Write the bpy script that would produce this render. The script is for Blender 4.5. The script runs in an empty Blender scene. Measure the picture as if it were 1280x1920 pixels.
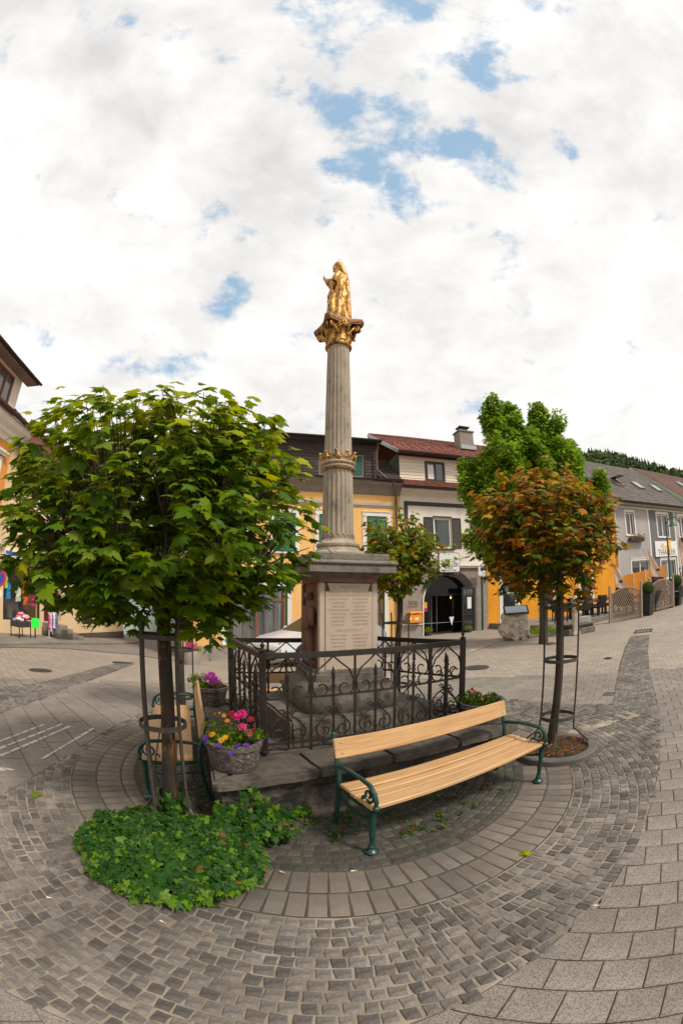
import bpy, bmesh, math, random
import numpy as np
from mathutils import Vector, Matrix
random.seed(7); rng = np.random.default_rng(7)
SC = bpy.context.scene
COL = SC.collection
R = math.radians; PI = math.pi

# ------------------------------------------------------------------ camera
cd = bpy.data.cameras.new('camera'); cam = bpy.data.objects.new('camera', cd); COL.objects.link(cam)
cam.location = (0, 0, 1.65); cam.rotation_euler = (R(90 + 11.75), 0, 0)
cd.type = 'PANO'                      # the photograph was taken with a 15 mm fisheye lens
cd.sensor_width = 36.0; cd.sensor_height = 24.0; cd.sensor_fit = 'AUTO'
cy = cd
cy.panorama_type = 'FISHEYE_EQUISOLID'; cy.fisheye_lens = 15.0; cy.fisheye_fov = R(240)
cd.clip_start = 0.02; cd.clip_end = 6000
SC.camera = cam

# ------------------------------------------------------------------ sky and sun
SUN_EL, SUN_AZ = 51.0, 126.0           # azimuth clockwise from +Y (the viewing direction)
GAPS = [(0.06, 0.226, 0.972, 0.13, 0.55), (0.056, 0.404, 0.913, 0.1, 0.55), (0.03, 0.491, 0.871, 0.085, 0.5), (0.19, 0.49, 0.851, 0.1, 0.55), (0.3, 0.41, 0.861, 0.05, 0.45), (0.234, 0.132, 0.963, 0.12, 0.35), (-0.083, 0.166, 0.983, 0.1, 0.35), (-0.25, 0.73, 0.636, 0.055, 0.7), (-0.203, 0.706, 0.678, 0.03, 0.6), (-0.43, 0.755, 0.494, 0.05, 0.6), (-0.331, 0.793, 0.512, 0.06, 0.45), (-0.35, 0.175, 0.92, 0.06, 0.4), (0.293, 0.621, 0.727, 0.035, 0.4), (0.471, 0.343, 0.813, 0.03, 0.4), (0.35, 0.02, 0.937, 0.12, 0.25)]   # direction, width, depth
W = bpy.data.worlds.new('World'); SC.world = W; W.use_nodes = True
nt = W.node_tree; nt.nodes.clear()
def nd(t, typ, **kw):
    n = t.nodes.new(typ)
    for k, v in kw.items():
        if k.startswith('i_'):
            key = k[2:]
            key = int(key) if key.isdigit() else key.replace('_', ' ')
            n.inputs[key].default_value = v
        else: setattr(n, k, v)
    return n
def mth(t, op, a, b=None, c=None, clamp=False):
    n = t.nodes.new('ShaderNodeMath'); n.operation = op; n.use_clamp = clamp
    for i, v in enumerate((a, b, c)):
        if v is None: continue
        if isinstance(v, (int, float)): n.inputs[i].default_value = v
        else: t.links.new(v, n.inputs[i])
    return n.outputs[0]
def mixc(t, fac, a, b, blend='MIX'):
    n = t.nodes.new('ShaderNodeMix'); n.data_type = 'RGBA'; n.blend_type = blend
    for i, v in ((0, fac), (6, a), (7, b)):
        if isinstance(v, (int, float)): n.inputs[i].default_value = v
        elif isinstance(v, (tuple, list)): n.inputs[i].default_value = (*v[:3], 1)
        else: t.links.new(v, n.inputs[i])
    return n.outputs[2]
L = nt.links.new
tc = nd(nt, 'ShaderNodeTexCoord'); vdir = tc.outputs['Generated']
sep = nd(nt, 'ShaderNodeSeparateXYZ'); L(vdir, sep.inputs[0])
zz = mth(nt, 'ADD', mth(nt, 'MAXIMUM', sep.outputs[2], 0.0), 0.22)
cmb = nd(nt, 'ShaderNodeCombineXYZ')
L(mth(nt, 'DIVIDE', sep.outputs[0], zz), cmb.inputs[0]); L(mth(nt, 'DIVIDE', sep.outputs[1], zz), cmb.inputs[1])
wv = nd(nt, 'ShaderNodeMapping'); wv.inputs['Scale'].default_value = (1.0, 1.0, 1.7); L(vdir, wv.inputs[0])
n1 = nd(nt, 'ShaderNodeTexNoise', i_Scale=6.5, i_Detail=12.0, i_Roughness=0.6, i_Distortion=0.12); L(wv.outputs[0], n1.inputs['Vector'])
n2 = nd(nt, 'ShaderNodeTexNoise', i_Scale=2.2, i_Detail=6.0, i_Roughness=0.55); L(wv.outputs[0], n2.inputs['Vector'])
n3 = nd(nt, 'ShaderNodeTexNoise', i_Scale=6.0, i_Detail=9.0, i_Roughness=0.58, i_Distortion=0.25); L(wv.outputs[0], n3.inputs['Vector'])
gap = None                              # the real gaps in the cloud cover, by direction
for (gx, gy, gz_, width, amp) in GAPS:
    dp = nd(nt, 'ShaderNodeVectorMath', operation='DOT_PRODUCT'); L(vdir, dp.inputs[0]); dp.inputs[1].default_value = (gx, gy, gz_)
    g = mth(nt, 'MULTIPLY', mth(nt, 'POWER', mth(nt, 'MAXIMUM', dp.outputs['Value'], 0.0), 1.0 / (width * width)), amp)
    gap = g if gap is None else mth(nt, 'ADD', gap, g)
bl = mth(nt, 'ADD', mth(nt, 'MULTIPLY', mth(nt, 'SUBTRACT', n1.outputs[0], 0.5), 4.3), mth(nt, 'MINIMUM', mth(nt, 'MULTIPLY', gap, 1.05), 0.72))
blue = nd(nt, 'ShaderNodeMapRange', interpolation_type='SMOOTHSTEP'); L(bl, blue.inputs[0])
blue.inputs[1].default_value = 0.42; blue.inputs[2].default_value = 1.15; blue.inputs[4].default_value = 0.95
shade = nd(nt, 'ShaderNodeMapRange'); L(mth(nt, 'ADD', mth(nt, 'MULTIPLY', n3.outputs[0], 0.45), mth(nt, 'MULTIPLY', n2.outputs[0], 0.55)), shade.inputs[0])
shade.inputs[1].default_value = 0.42; shade.inputs[2].default_value = 0.66
cloud = mixc(nt, shade.outputs[0], (10.1, 9.85, 9.6), (7.0, 6.85, 6.75))
sky = nd(nt, 'ShaderNodeTexSky', sky_type='NISHITA', sun_disc=False, sun_elevation=R(SUN_EL), sun_rotation=R(SUN_AZ), altitude=500, air_density=1.0, dust_density=0.6)
skyc = mixc(nt, 0.6, sky.outputs[0], (4.4, 6.9, 9.2))
skyfin = mixc(nt, blue.outputs[0], cloud, skyc)
bg = nd(nt, 'ShaderNodeBackground', i_Strength=0.0835); L(skyfin, bg.inputs[0])
wo = nd(nt, 'ShaderNodeOutputWorld'); L(bg.outputs[0], wo.inputs[0])
sl = bpy.data.lights.new('sun', 'SUN'); sl.energy = 2.5; sl.angle = R(10); sl.color = (1.0, 0.93, 0.84)
so = bpy.data.objects.new('sun', sl); COL.objects.link(so)
sd = Vector((math.sin(R(SUN_AZ)) * math.cos(R(SUN_EL)), math.cos(R(SUN_AZ)) * math.cos(R(SUN_EL)), math.sin(R(SUN_EL))))
so.rotation_euler = sd.to_track_quat('Z', 'Y').to_euler()
SC.view_settings.view_transform = 'Standard'; SC.view_settings.look = 'None'
SC.view_settings.exposure = 0.36; SC.view_settings.gamma = 1.0; SC.view_settings.use_curve_mapping = False
SC.render.engine = 'CYCLES'
SC.cycles.use_denoising = True; SC.cycles.max_bounces = 6; SC.cycles.diffuse_bounces = 3; SC.cycles.transparent_max_bounces = 6
try: SC.cycles.denoiser = 'OPENIMAGEDENOISE'
except Exception: pass

# ------------------------------------------------------------------ helpers
class MB:
    """collects shapes; build() links them as ONE mesh object"""
    def __init__(s, M=None): s.v = []; s.f = []; s.m = []; s.M = M; s.smooth = False
    def add(s, vs, fs, mi=0):
        o = len(s.v)
        if s.M is not None: vs = [tuple(s.M @ Vector(p)) for p in vs]
        s.v += [tuple(p) for p in vs]; s.f += [tuple(i + o for i in f) for f in fs]; s.m += [mi] * len(fs); return s
    def box(s, x0, x1, y0, y1, z0, z1, mi=0):
        vs = [(x, y, z) for z in (z0, z1) for y in (y0, y1) for x in (x0, x1)]
        return s.add(vs, [(0, 2, 3, 1), (4, 5, 7, 6), (0, 1, 5, 4), (2, 6, 7, 3), (0, 4, 6, 2), (1, 3, 7, 5)], mi)
    def bev(s, x0, x1, y0, y1, z0, z1, b=.01, mi=0):
        """box with chamfered edges (all twelve)"""
        bm = bmesh.new(); bmesh.ops.create_cube(bm, size=1)
        for v in bm.verts: v.co = (x0 + (v.co.x + .5) * (x1 - x0), y0 + (v.co.y + .5) * (y1 - y0), z0 + (v.co.z + .5) * (z1 - z0))
        bmesh.ops.bevel(bm, geom=bm.edges[:], offset=b, segments=1, affect='EDGES')
        bm.verts.index_update(); s.add([v.co[:] for v in bm.verts], [[v.index for v in f.verts] for f in bm.faces], mi); bm.free(); return s
    def prism(s, poly, z0, z1, mi=0):
        n = len(poly); vs = [(p[0], p[1], z0) for p in poly] + [(p[0], p[1], z1) for p in poly]
        return s.add(vs, [tuple(range(n))[::-1], tuple(range(n, 2 * n))] + [(i, (i + 1) % n, n + (i + 1) % n, n + i) for i in range(n)], mi)
    def tube(s, pts, r, n=6, mi=0, cap=True, flat=None):
        pts = [Vector(p) for p in pts]; rs = r if isinstance(r, (list, tuple)) else [r] * len(pts)
        up = None; vs = []
        for i, p in enumerate(pts):
            d = (pts[min(i + 1, len(pts) - 1)] - pts[max(i - 1, 0)])
            d = d.normalized() if d.length > 1e-9 else Vector((0, 0, 1))
            if up is None: up = d.orthogonal().normalized()
            up = (up - d * up.dot(d)); up = up.normalized() if up.length > 1e-6 else d.orthogonal().normalized()
            w = d.cross(up)
            for k in range(n):
                a = 2 * PI * (k + .5) / n; vs.append(p + (up * math.cos(a) + w * math.sin(a)) * rs[i])
        m = len(pts); fs = [(i * n + k, i * n + (k + 1) % n, (i + 1) * n + (k + 1) % n, (i + 1) * n + k) for i in range(m - 1) for k in range(n)]
        if cap: fs += [tuple(range(n))[::-1], tuple(range((m - 1) * n, m * n))]
        return s.add(vs, fs, mi)
    def bar(s, a, b, w, h=None, mi=0):
        """rectangular bar from a to b"""
        a, b = Vector(a), Vector(b); h = h or w; d = (b - a).normalized()
        x = d.cross(Vector((0, 0, 1))); x = x.normalized() if x.length > 1e-4 else Vector((1, 0, 0)); y = x.cross(d)
        vs = [p + x * (sx * w / 2) + y * (sy * h / 2) for p in (a, b) for sx, sy in ((-1, -1), (1, -1), (1, 1), (-1, 1))]
        return s.add(vs, [(0, 1, 2, 3), (7, 6, 5, 4)] + [(i, i + 4, (i + 1) % 4 + 4, (i + 1) % 4) for i in range(4)], mi)
    def lathe(s, prof, c=(0, 0, 0), n=24, mi=0, fn=None):
        vs = []
        for (r, z) in prof:
            for k in range(n):
                a = 2 * PI * k / n; q = r * (fn(a, z) if fn else 1); vs.append((c[0] + q * math.cos(a), c[1] + q * math.sin(a), c[2] + z))
        m = len(prof); fs = [(i * n + k, i * n + (k + 1) % n, (i + 1) * n + (k + 1) % n, (i + 1) * n + k) for i in range(m - 1) for k in range(n)]
        fs += [tuple(range(n))[::-1], tuple(range((m - 1) * n, m * n))]
        return s.add(vs, fs, mi)
    def sqlathe(s, prof, rot=0, c=(0, 0, 0), mi=0):
        """square section moulding: prof of (half width, z)"""
        vs = []
        for (h, z) in prof:
            for sx, sy in ((-1, -1), (1, -1), (1, 1), (-1, 1)):
                x, y = sx * h, sy * h; vs.append((c[0] + x * math.cos(rot) - y * math.sin(rot), c[1] + x * math.sin(rot) + y * math.cos(rot), c[2] + z))
        m = len(prof); fs = [(i * 4 + k, i * 4 + (k + 1) % 4, i * 4 + 4 + (k + 1) % 4, i * 4 + 4 + k) for i in range(m - 1) for k in range(4)]
        fs += [(3, 2, 1, 0), tuple(range((m - 1) * 4, m * 4))]
        return s.add(vs, fs, mi)
    def ball(s, c, r, n=10, m=6, mi=0, sc=(1, 1, 1)):
        prof = [(r * math.sin(PI * i / m) + 1e-4, -r * math.cos(PI * i / m)) for i in range(m + 1)]
        vs = []
        for (q, z) in prof:
            for k in range(n):
                a = 2 * PI * k / n; vs.append((c[0] + q * math.cos(a) * sc[0], c[1] + q * math.sin(a) * sc[1], c[2] + z * sc[2]))
        return s.add(vs, [(i * n + k, i * n + (k + 1) % n, (i + 1) * n + (k + 1) % n, (i + 1) * n + k) for i in range(m) for k in range(n)], mi)
    def mesh(s, name, mat, off=(0, 0, 0)):
        me = bpy.data.meshes.new(name)
        o = Vector(off); vs = [(p[0] - o.x, p[1] - o.y, p[2] - o.z) for p in s.v] if o.length else s.v
        me.from_pydata(vs, [], s.f)
        for mm in (mat if isinstance(mat, (list, tuple)) else [mat]): me.materials.append(mm)
        if any(s.m): me.polygons.foreach_set('material_index', s.m)
        if s.smooth:
            me.polygons.foreach_set('use_smooth', [True] * len(me.polygons))
            try: me.set_sharp_from_angle(angle=R(38))
            except Exception: pass
        return me
    def build(s, name, mat, parent=None, label=None, kind=None, smooth=False, off=None):
        if smooth: s.smooth = True
        o = off if off is not None else (ROOT.get(parent.name, (0, 0, 0)) if parent else (0, 0, 0))
        ob = bpy.data.objects.new(name, s.mesh(name, mat, o)); COL.objects.link(ob)
        if parent: ob.parent = parent; ROOT[ob.name] = ROOT.get(parent.name, (0, 0, 0))
        if label: ob['label'] = label
        if kind: ob['kind'] = kind
        return ob
ROOT = {}                               # world place of each thing's Empty (parts carry world-built coordinates minus this)
def thing(name, label, cat, loc=(0, 0, 0), group=None, rot=0.0, local=False):
    o = bpy.data.objects.new(name, None); o.empty_display_size = .2; COL.objects.link(o); o.location = loc; o.rotation_euler = (0, 0, rot)
    o['label'] = label; o['category'] = cat
    if group: o['group'] = group
    ROOT[o.name] = (0, 0, 0) if local else tuple(loc)
    return o
def tag(o, label, cat, group=None):
    o['label'] = label; o['category'] = cat
    if group: o['group'] = group
    return o
def single(name, mb, mat, label, cat, loc, group=None, smooth=False):
    """a thing that is one mesh, built in world coordinates, origin at loc"""
    o = mb.build(name, mat, None, smooth=smooth, off=loc); o.location = loc
    return tag(o, label, cat, group)
def copy_tree(o, parent=None):
    c = o.copy(); COL.objects.link(c)
    if parent: c.parent = parent
    ROOT[c.name] = ROOT.get(o.name, (0, 0, 0))
    for ch in list(o.children): copy_tree(ch, c)
    return c
def inst(name, me, parent, loc, rot=(0, 0, 0), sc=(1, 1, 1)):
    ob = bpy.data.objects.new(name, me); COL.objects.link(ob); ob.parent = parent
    o = ROOT.get(parent.name, (0, 0, 0)); ob.location = (loc[0] - o[0], loc[1] - o[1], loc[2] - o[2]); ob.rotation_euler = rot; ob.scale = sc
    return ob
def text_mb(txt, size, M, extrude=.0015, align='CENTER', font_scale_x=1.0):
    cu = bpy.data.curves.new('t', 'FONT'); cu.body = txt; cu.size = size; cu.align_x = align; cu.align_y = 'CENTER'; cu.extrude = extrude; cu.resolution_u = 2
    ob = bpy.data.objects.new('t', cu); COL.objects.link(ob); dg = bpy.context.evaluated_depsgraph_get(); dg.update()
    me = bpy.data.meshes.new_from_object(ob.evaluated_get(dg)); mb = MB()
    S = Matrix.Diagonal((font_scale_x, 1, 1, 1))
    mb.add([tuple(M @ S @ v.co) for v in me.vertices], [tuple(p.vertices) for p in me.polygons])
    bpy.data.objects.remove(ob); bpy.data.curves.remove(cu); bpy.data.meshes.remove(me); return mb

# ------------------------------------------------------------------ materials
MATS = {}
def mat(name, c1, c2=None, rough=.8, scale=6., detail=6., lo=.35, hi=.65, bump=0., bscale=60., metal=0., rnd=0., c3=None, scale3=30., lo3=.55, hi3=.7, stretch=(1, 1, 1), spec=.5, transl=0., trcol=None, coat=0., wst=0., wsc=1.1):
    m = bpy.data.materials.new(name); m.use_nodes = True; t = m.node_tree; b = t.nodes['Principled BSDF']
    tcn = nd(t, 'ShaderNodeTexCoord'); mp = nd(t, 'ShaderNodeMapping'); mp.inputs['Scale'].default_value = stretch; t.links.new(tcn.outputs['Object'], mp.inputs[0])
    col = None
    if c2 is not None:
        n = nd(t, 'ShaderNodeTexNoise', i_Scale=scale, i_Detail=detail, i_Roughness=.6); t.links.new(mp.outputs[0], n.inputs['Vector'])
        mr = nd(t, 'ShaderNodeMapRange'); t.links.new(n.outputs[0], mr.inputs[0]); mr.inputs[1].default_value = lo; mr.inputs[2].default_value = hi
        col = mixc(t, mr.outputs[0], c1, c2)
    else: col = mixc(t, 0.0, c1, c1)
    if c3 is not None:
        n = nd(t, 'ShaderNodeTexNoise', i_Scale=scale3, i_Detail=5., i_Roughness=.65); t.links.new(mp.outputs[0], n.inputs['Vector'])
        mr = nd(t, 'ShaderNodeMapRange'); t.links.new(n.outputs[0], mr.inputs[0]); mr.inputs[1].default_value = lo3; mr.inputs[2].default_value = hi3
        col = mixc(t, mr.outputs[0], col, c3)
    if rnd:
        oi = nd(t, 'ShaderNodeObjectInfo'); ge = nd(t, 'ShaderNodeNewGeometry')
        fr = mth(t, 'FRACT', mth(t, 'ADD', oi.outputs['Random'], ge.outputs['Random Per Island']))
        hsv = nd(t, 'ShaderNodeHueSaturation'); t.links.new(col, hsv.inputs['Color'])
        t.links.new(mth(t, 'ADD', mth(t, 'MULTIPLY', fr, 2 * rnd), 1 - rnd), hsv.inputs['Value'])
        fr2 = mth(t, 'FRACT', mth(t, 'MULTIPLY', fr, 7.31)); t.links.new(mth(t, 'ADD', mth(t, 'MULTIPLY', fr2, .3 * min(1, rnd * 2)), 1 - .15 * min(1, rnd * 2)), hsv.inputs['Saturation'])
        col = hsv.outputs[0]
    if wst:                              # stains and wear that run across neighbouring stones
        ge2 = nd(t, 'ShaderNodeNewGeometry'); wn = nd(t, 'ShaderNodeTexNoise', i_Scale=wsc, i_Detail=7., i_Roughness=.62); t.links.new(ge2.outputs['Position'], wn.inputs['Vector'])
        wn2 = nd(t, 'ShaderNodeTexNoise', i_Scale=9., i_Detail=4., i_Roughness=.7); t.links.new(ge2.outputs['Position'], wn2.inputs['Vector'])
        w1 = nd(t, 'ShaderNodeMapRange'); t.links.new(wn.outputs[0], w1.inputs[0]); w1.inputs[1].default_value = .3; w1.inputs[2].default_value = .7; w1.inputs[3].default_value = 1 - wst; w1.inputs[4].default_value = 1 + wst * .6
        w2 = nd(t, 'ShaderNodeMapRange'); t.links.new(wn2.outputs[0], w2.inputs[0]); w2.inputs[1].default_value = .58; w2.inputs[2].default_value = .75; w2.inputs[3].default_value = 1.; w2.inputs[4].default_value = 1 - wst * .9
        hv_ = nd(t, 'ShaderNodeHueSaturation'); t.links.new(col, hv_.inputs['Color']); t.links.new(mth(t, 'MULTIPLY', w1.outputs[0], w2.outputs[0]), hv_.inputs['Value']); col = hv_.outputs[0]
    t.links.new(col, b.inputs['Base Color']); b.inputs['Roughness'].default_value = rough; b.inputs['Metallic'].default_value = metal
    b.inputs['Specular IOR Level'].default_value = spec
    if coat: b.inputs['Coat Weight'].default_value = coat
    if bump:
        n = nd(t, 'ShaderNodeTexNoise', i_Scale=bscale, i_Detail=5., i_Roughness=.65); t.links.new(mp.outputs[0], n.inputs['Vector'])
        bp = nd(t, 'ShaderNodeBump', i_Strength=bump, i_Distance=.02); t.links.new(n.outputs[0], bp.inputs['Height']); t.links.new(bp.outputs[0], b.inputs['Normal'])
    if transl:
        tr = nd(t, 'ShaderNodeBsdfTranslucent')
        if trcol: tr.inputs[0].default_value = (*trcol, 1)
        else: t.links.new(col, tr.inputs[0])
        mx = nd(t, 'ShaderNodeMixShader', i_0=transl); out = t.nodes['Material Output']
        t.links.new(b.outputs[0], mx.inputs[1]); t.links.new(tr.outputs[0], mx.inputs[2]); t.links.new(mx.outputs[0], out.inputs[0])
    MATS[name] = m; return m
def glass_mat(name, tint, rough=.05):
    """window glass as seen from a bright street: dark room behind, strong surface reflection"""
    m = bpy.data.materials.new(name); m.use_nodes = True; t = m.node_tree; b = t.nodes['Principled BSDF']
    b.inputs['Base Color'].default_value = (*tint, 1); b.inputs['Roughness'].default_value = rough; b.inputs['Specular IOR Level'].default_value = .9; b.inputs['Coat Weight'].default_value = .6
    MATS[name] = m; return m

# ground, stone
m_slab = mat('slab_concrete', (.255, .222, .183), (.325, .285, .238), rough=.92, scale=3, bump=.5, bscale=200, rnd=.08, c3=(.115, .097, .077), scale3=150., lo3=.46, hi3=.60, wst=.22)
m_cob = mat('cobble_granite', (.096, .084, .072), (.168, .147, .124), rough=.85, scale=30, bump=.5, bscale=70, rnd=.42, c3=(.24, .208, .17), scale3=2.6, lo3=.5, hi3=.72, wst=.3)
m_clink = mat('paver_concrete', (0.144, 0.121, 0.097), (0.203, 0.171, 0.136), rough=.92, scale=4, bump=.5, bscale=220, rnd=.17, c3=(.08, .071, .062), scale3=170., lo3=.55, hi3=.72, wst=0.28)
m_sand = mat('joint_sand', (0.353, 0.295, 0.225), (0.182, 0.150, 0.112), rough=.97, scale=3.5, bump=.4, bscale=150, wst=0.30)
m_soil = mat('joint_soil', (.05, .041, .03), (.08, .066, .048), rough=.98, scale=9, bump=.5, bscale=90, c3=(.05, .06, .02), scale3=6, lo3=.5, hi3=.65)
m_inner = mat('sett_dark', (.06, .053, .045), (.098, .088, .075), rough=.78, scale=16, bump=.9, bscale=60, rnd=.32, c3=(.07, .075, .045), scale3=4., lo3=.5, hi3=.7, wst=0.35)
m_asph = mat('asphalt', (0.182, 0.160, 0.136), (0.219, 0.192, 0.161), rough=.9, scale=1.5, bump=.3, bscale=150)
m_kerb = mat('kerb_stone', (0.203, 0.175, 0.143), (0.268, 0.232, 0.189), rough=.9, scale=4, bump=.3, bscale=80, wst=0.30)
m_paint = mat('road_paint', (.56, .53, .48), (.33, .3, .265), rough=.8, scale=22, lo=.4, hi=.66)
m_iron = mat('cast_iron_cover', (.06, .055, .05), (.1, .09, .08), rough=.6, scale=20, bump=.3, bscale=60, metal=.3)
m_col = mat('column_stone', (.43, .35, .262), (.26, .21, .158), rough=.85, scale=3.5, bump=.45, bscale=70, c3=(.13, .11, .09), scale3=16, lo3=.55, hi3=.72, stretch=(1, 1, .45))
m_cornice = mat('cornice_stone', (.16, .135, .112), (.225, .192, .16), rough=.88, scale=4, bump=.5, bscale=60, c3=(.09, .078, .066), scale3=11, lo3=.5, hi3=.7)
m_block = mat('block_stone', (.10, .085, .069), (.185, .16, .13), rough=.9, scale=3.2, bump=.7, bscale=35, c3=(.06, .054, .045), scale3=8, lo3=.5, hi3=.72)
m_plaque = mat('plaque_stone', (.50, .40, .305), (.43, .345, .26), rough=.7, scale=3, bump=.1, bscale=90)
m_red = mat('red_sandstone', (.20, .095, .062), (.27, .14, .095), rough=.85, scale=5, bump=.4, bscale=60, c3=(.12, .06, .045), scale3=10, lo3=.5, hi3=.7)
m_letter = mat('engraved_letter', (.30, .215, .15), (.36, .27, .195), rough=.8, scale=9)
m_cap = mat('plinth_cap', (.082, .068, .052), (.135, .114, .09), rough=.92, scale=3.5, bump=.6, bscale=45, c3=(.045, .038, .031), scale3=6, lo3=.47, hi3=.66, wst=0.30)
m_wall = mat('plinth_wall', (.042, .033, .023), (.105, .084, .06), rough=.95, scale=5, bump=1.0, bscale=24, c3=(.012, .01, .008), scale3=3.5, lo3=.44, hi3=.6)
m_gold = mat('gilding', (.66, .37, .10), (.36, .17, .04), rough=.40, scale=18, bump=.4, bscale=45, metal=.7, c3=(.09, .04, .016), scale3=13, lo3=.47, hi3=.64)
m_bronze = mat('dark_weathered_gilding', (.16, .075, .03), (.30, .15, .045), rough=.5, scale=14, metal=.6, bump=.3, bscale=50, c3=(.06, .03, .018), scale3=10, lo3=.5, hi3=.7)
m_fence = mat('wrought_iron', (.022, .017, .014), (.038, .03, .024), rough=.55, scale=30, bump=.25, bscale=120, metal=.35)
m_green = mat('green_cast_iron', (.004, .035, .026), (.008, .05, .036), rough=.32, scale=12, bump=.1, bscale=60, spec=.6)
m_wood = mat('larch_plank', (.58, .355, .165), (.44, .245, .10), rough=.48, scale=5, stretch=(.6, 16, 16), rnd=.09, bump=.12, bscale=10, c3=(.33, .18, .075), scale3=3.2, lo3=.56, hi3=.74, spec=.45, wst=0.10)
m_bolt = mat('bolt_steel', (.45, .43, .4), rough=.35, metal=.9)
m_guard = mat('tree_guard_steel', (.055, .045, .038), (.09, .072, .06), rough=.6, scale=20, metal=.3, bump=.2, bscale=80)
m_trunk = mat('bark', (.035, .025, .017), (.075, .054, .036), rough=.95, scale=9, stretch=(1, 1, .35), bump=1., bscale=40)
m_lichen = mat('bark_lichen', (.022, .016, .011), (.055, .038, .025), rough=.95, scale=9, stretch=(1, 1, .35), bump=1., bscale=40, c3=(.36, .14, .012), scale3=11, lo3=.55, hi3=.66)
m_branch = mat('branch_bark', (.05, .036, .025), (.085, .062, .042), rough=.9, scale=12, bump=.6, bscale=50)
m_bedk = mat('bed_kerb_stone', (.085, .075, .063), (.13, .115, .098), rough=.9, scale=5, bump=.5, bscale=60)
m_tub = mat('washed_concrete', (.15, .125, .105), (.085, .07, .058), rough=.9, scale=30, lo=.42, hi=.58, bump=.9, bscale=55, c3=(.42, .38, .33), scale3=48, lo3=.58, hi3=.63)
m_dirt = mat('potting_soil', (.03, .022, .015), (.05, .036, .024), rough=1., scale=30, bump=.8, bscale=60)
def leafmat(n, c, c2, tr=.32): return mat(n, c, c2, rough=.5, scale=6, rnd=.22, transl=tr, spec=.16)
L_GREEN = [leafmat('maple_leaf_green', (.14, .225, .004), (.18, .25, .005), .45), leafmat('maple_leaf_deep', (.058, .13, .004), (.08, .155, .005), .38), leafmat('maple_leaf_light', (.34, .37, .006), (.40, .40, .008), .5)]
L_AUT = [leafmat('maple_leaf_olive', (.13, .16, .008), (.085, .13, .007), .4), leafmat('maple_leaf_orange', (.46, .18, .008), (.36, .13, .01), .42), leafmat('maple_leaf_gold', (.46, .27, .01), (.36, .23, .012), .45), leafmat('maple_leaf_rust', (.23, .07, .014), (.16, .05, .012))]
L_SWEET = [leafmat('sweetgum_leaf', (.16, .29, .018), (.19, .32, .02), .48), leafmat('sweetgum_leaf_light', (.30, .42, .03), (.33, .45, .03), .52)]
L_IVY = [leafmat('ivy_leaf', (.015, .058, .007), (.026, .08, .009), .18), leafmat('ivy_leaf_young', (.085, .17, .008), (.1, .19, .015), .25), leafmat('ivy_leaf_brown', (.13, .05, .02), (.17, .07, .025), .1)]
# buildings
m_yellow = mat('plaster_yellow', (.86, .50, .175), (.81, .46, .155), rough=.92, scale=1.2, bump=.15, bscale=90, c3=(0.636, 0.360, 0.119), scale3=.9, lo3=.52, hi3=.85, stretch=(1, 1, .45))
m_cream = mat('plaster_cream', (.74, .56, .33), (.69, .515, .30), rough=.92, scale=.8, bump=.15, bscale=90, c3=(0.548, 0.403, 0.224), scale3=.9, lo3=.52, hi3=.85, stretch=(1, 1, .45))
m_white = mat('plaster_white', (.78, .70, .60), (.72, .645, .55), rough=.92, scale=.9, bump=.15, bscale=90, c3=(0.577, 0.504, 0.408), scale3=.9, lo3=.52, hi3=.85, stretch=(1, 1, .45))
m_orange = mat('plaster_orange', (.78, .33, .014), (.73, .30, .014), rough=.92, scale=1.2, bump=.15, bscale=90, c3=(0.577, 0.238, 0.010), scale3=.9, lo3=.52, hi3=.85, stretch=(1, 1, .45))
m_orange2 = mat('plaster_bright_orange', (.74, .31, .07), (.68, .28, .06), rough=.92, scale=1.2, bump=.15, bscale=90, c3=(0.548, 0.223, 0.048), scale3=.9, lo3=.52, hi3=.85, stretch=(1, 1, .45))
m_grey = mat('plaster_grey', (.40, .375, .345), (.37, .345, .318), rough=.92, scale=1., bump=.15, bscale=90, c3=(0.296, 0.270, 0.235), scale3=.9, lo3=.52, hi3=.85, stretch=(1, 1, .45))
m_dgrey = mat('plaster_dark_grey', (.155, .15, .15), (.14, .136, .136), rough=.92, scale=1., bump=.15, bscale=90, c3=(0.115, 0.108, 0.102), scale3=.9, lo3=.52, hi3=.85, stretch=(1, 1, .45))
m_trim = mat('white_trim', (.78, .73, .66), (.70, .65, .58), rough=.8, scale=3)
m_gtrim = mat('grey_trim', (.43, .395, .35), (.36, .33, .295), rough=.85, scale=3)
m_soff = mat('soffit_brown_grey', (.26, .215, .175), (.22, .18, .145), rough=.85, scale=2)
m_plg = mat('grey_socle', (.34, .305, .26), (.28, .25, .215), rough=.95, scale=2, bump=.3, bscale=60)
m_dsoc = mat('dark_socle', (.075, .056, .044), (.1, .076, .06), rough=.95, scale=4, bump=.5, bscale=50)
m_shing = mat('brown_shingle', (.048, .034, .029), (.07, .05, .042), rough=.85, scale=5, rnd=.18, bump=.3, bscale=40)
m_gshing = mat('green_shingle', (.085, .12, .075), (.11, .15, .095), rough=.85, scale=5, rnd=.15)
m_tile = mat('red_roof_tile', (.23, .068, .038), (.15, .042, .026), rough=.85, scale=3, rnd=.22, bump=.4, bscale=30, c3=(.1, .04, .028), scale3=2.5, lo3=.5, hi3=.7)
m_gtile = mat('dark_roof_tile', (.095, .08, .07), (.125, .105, .09), rough=.85, scale=3, rnd=.18, bump=.4, bscale=30)
m_rtile = mat('brown_red_roof_tile', (.16, .07, .05), (.1, .05, .038), rough=.85, scale=3, rnd=.2, bump=.4, bscale=30)
m_gutter = mat('brown_gutter', (.032, .025, .022), (.045, .036, .03), rough=.5, scale=8, metal=.3)
m_pipe = mat('brown_downpipe', (.13, .085, .06), (.1, .065, .048), rough=.55, scale=8)
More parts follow.
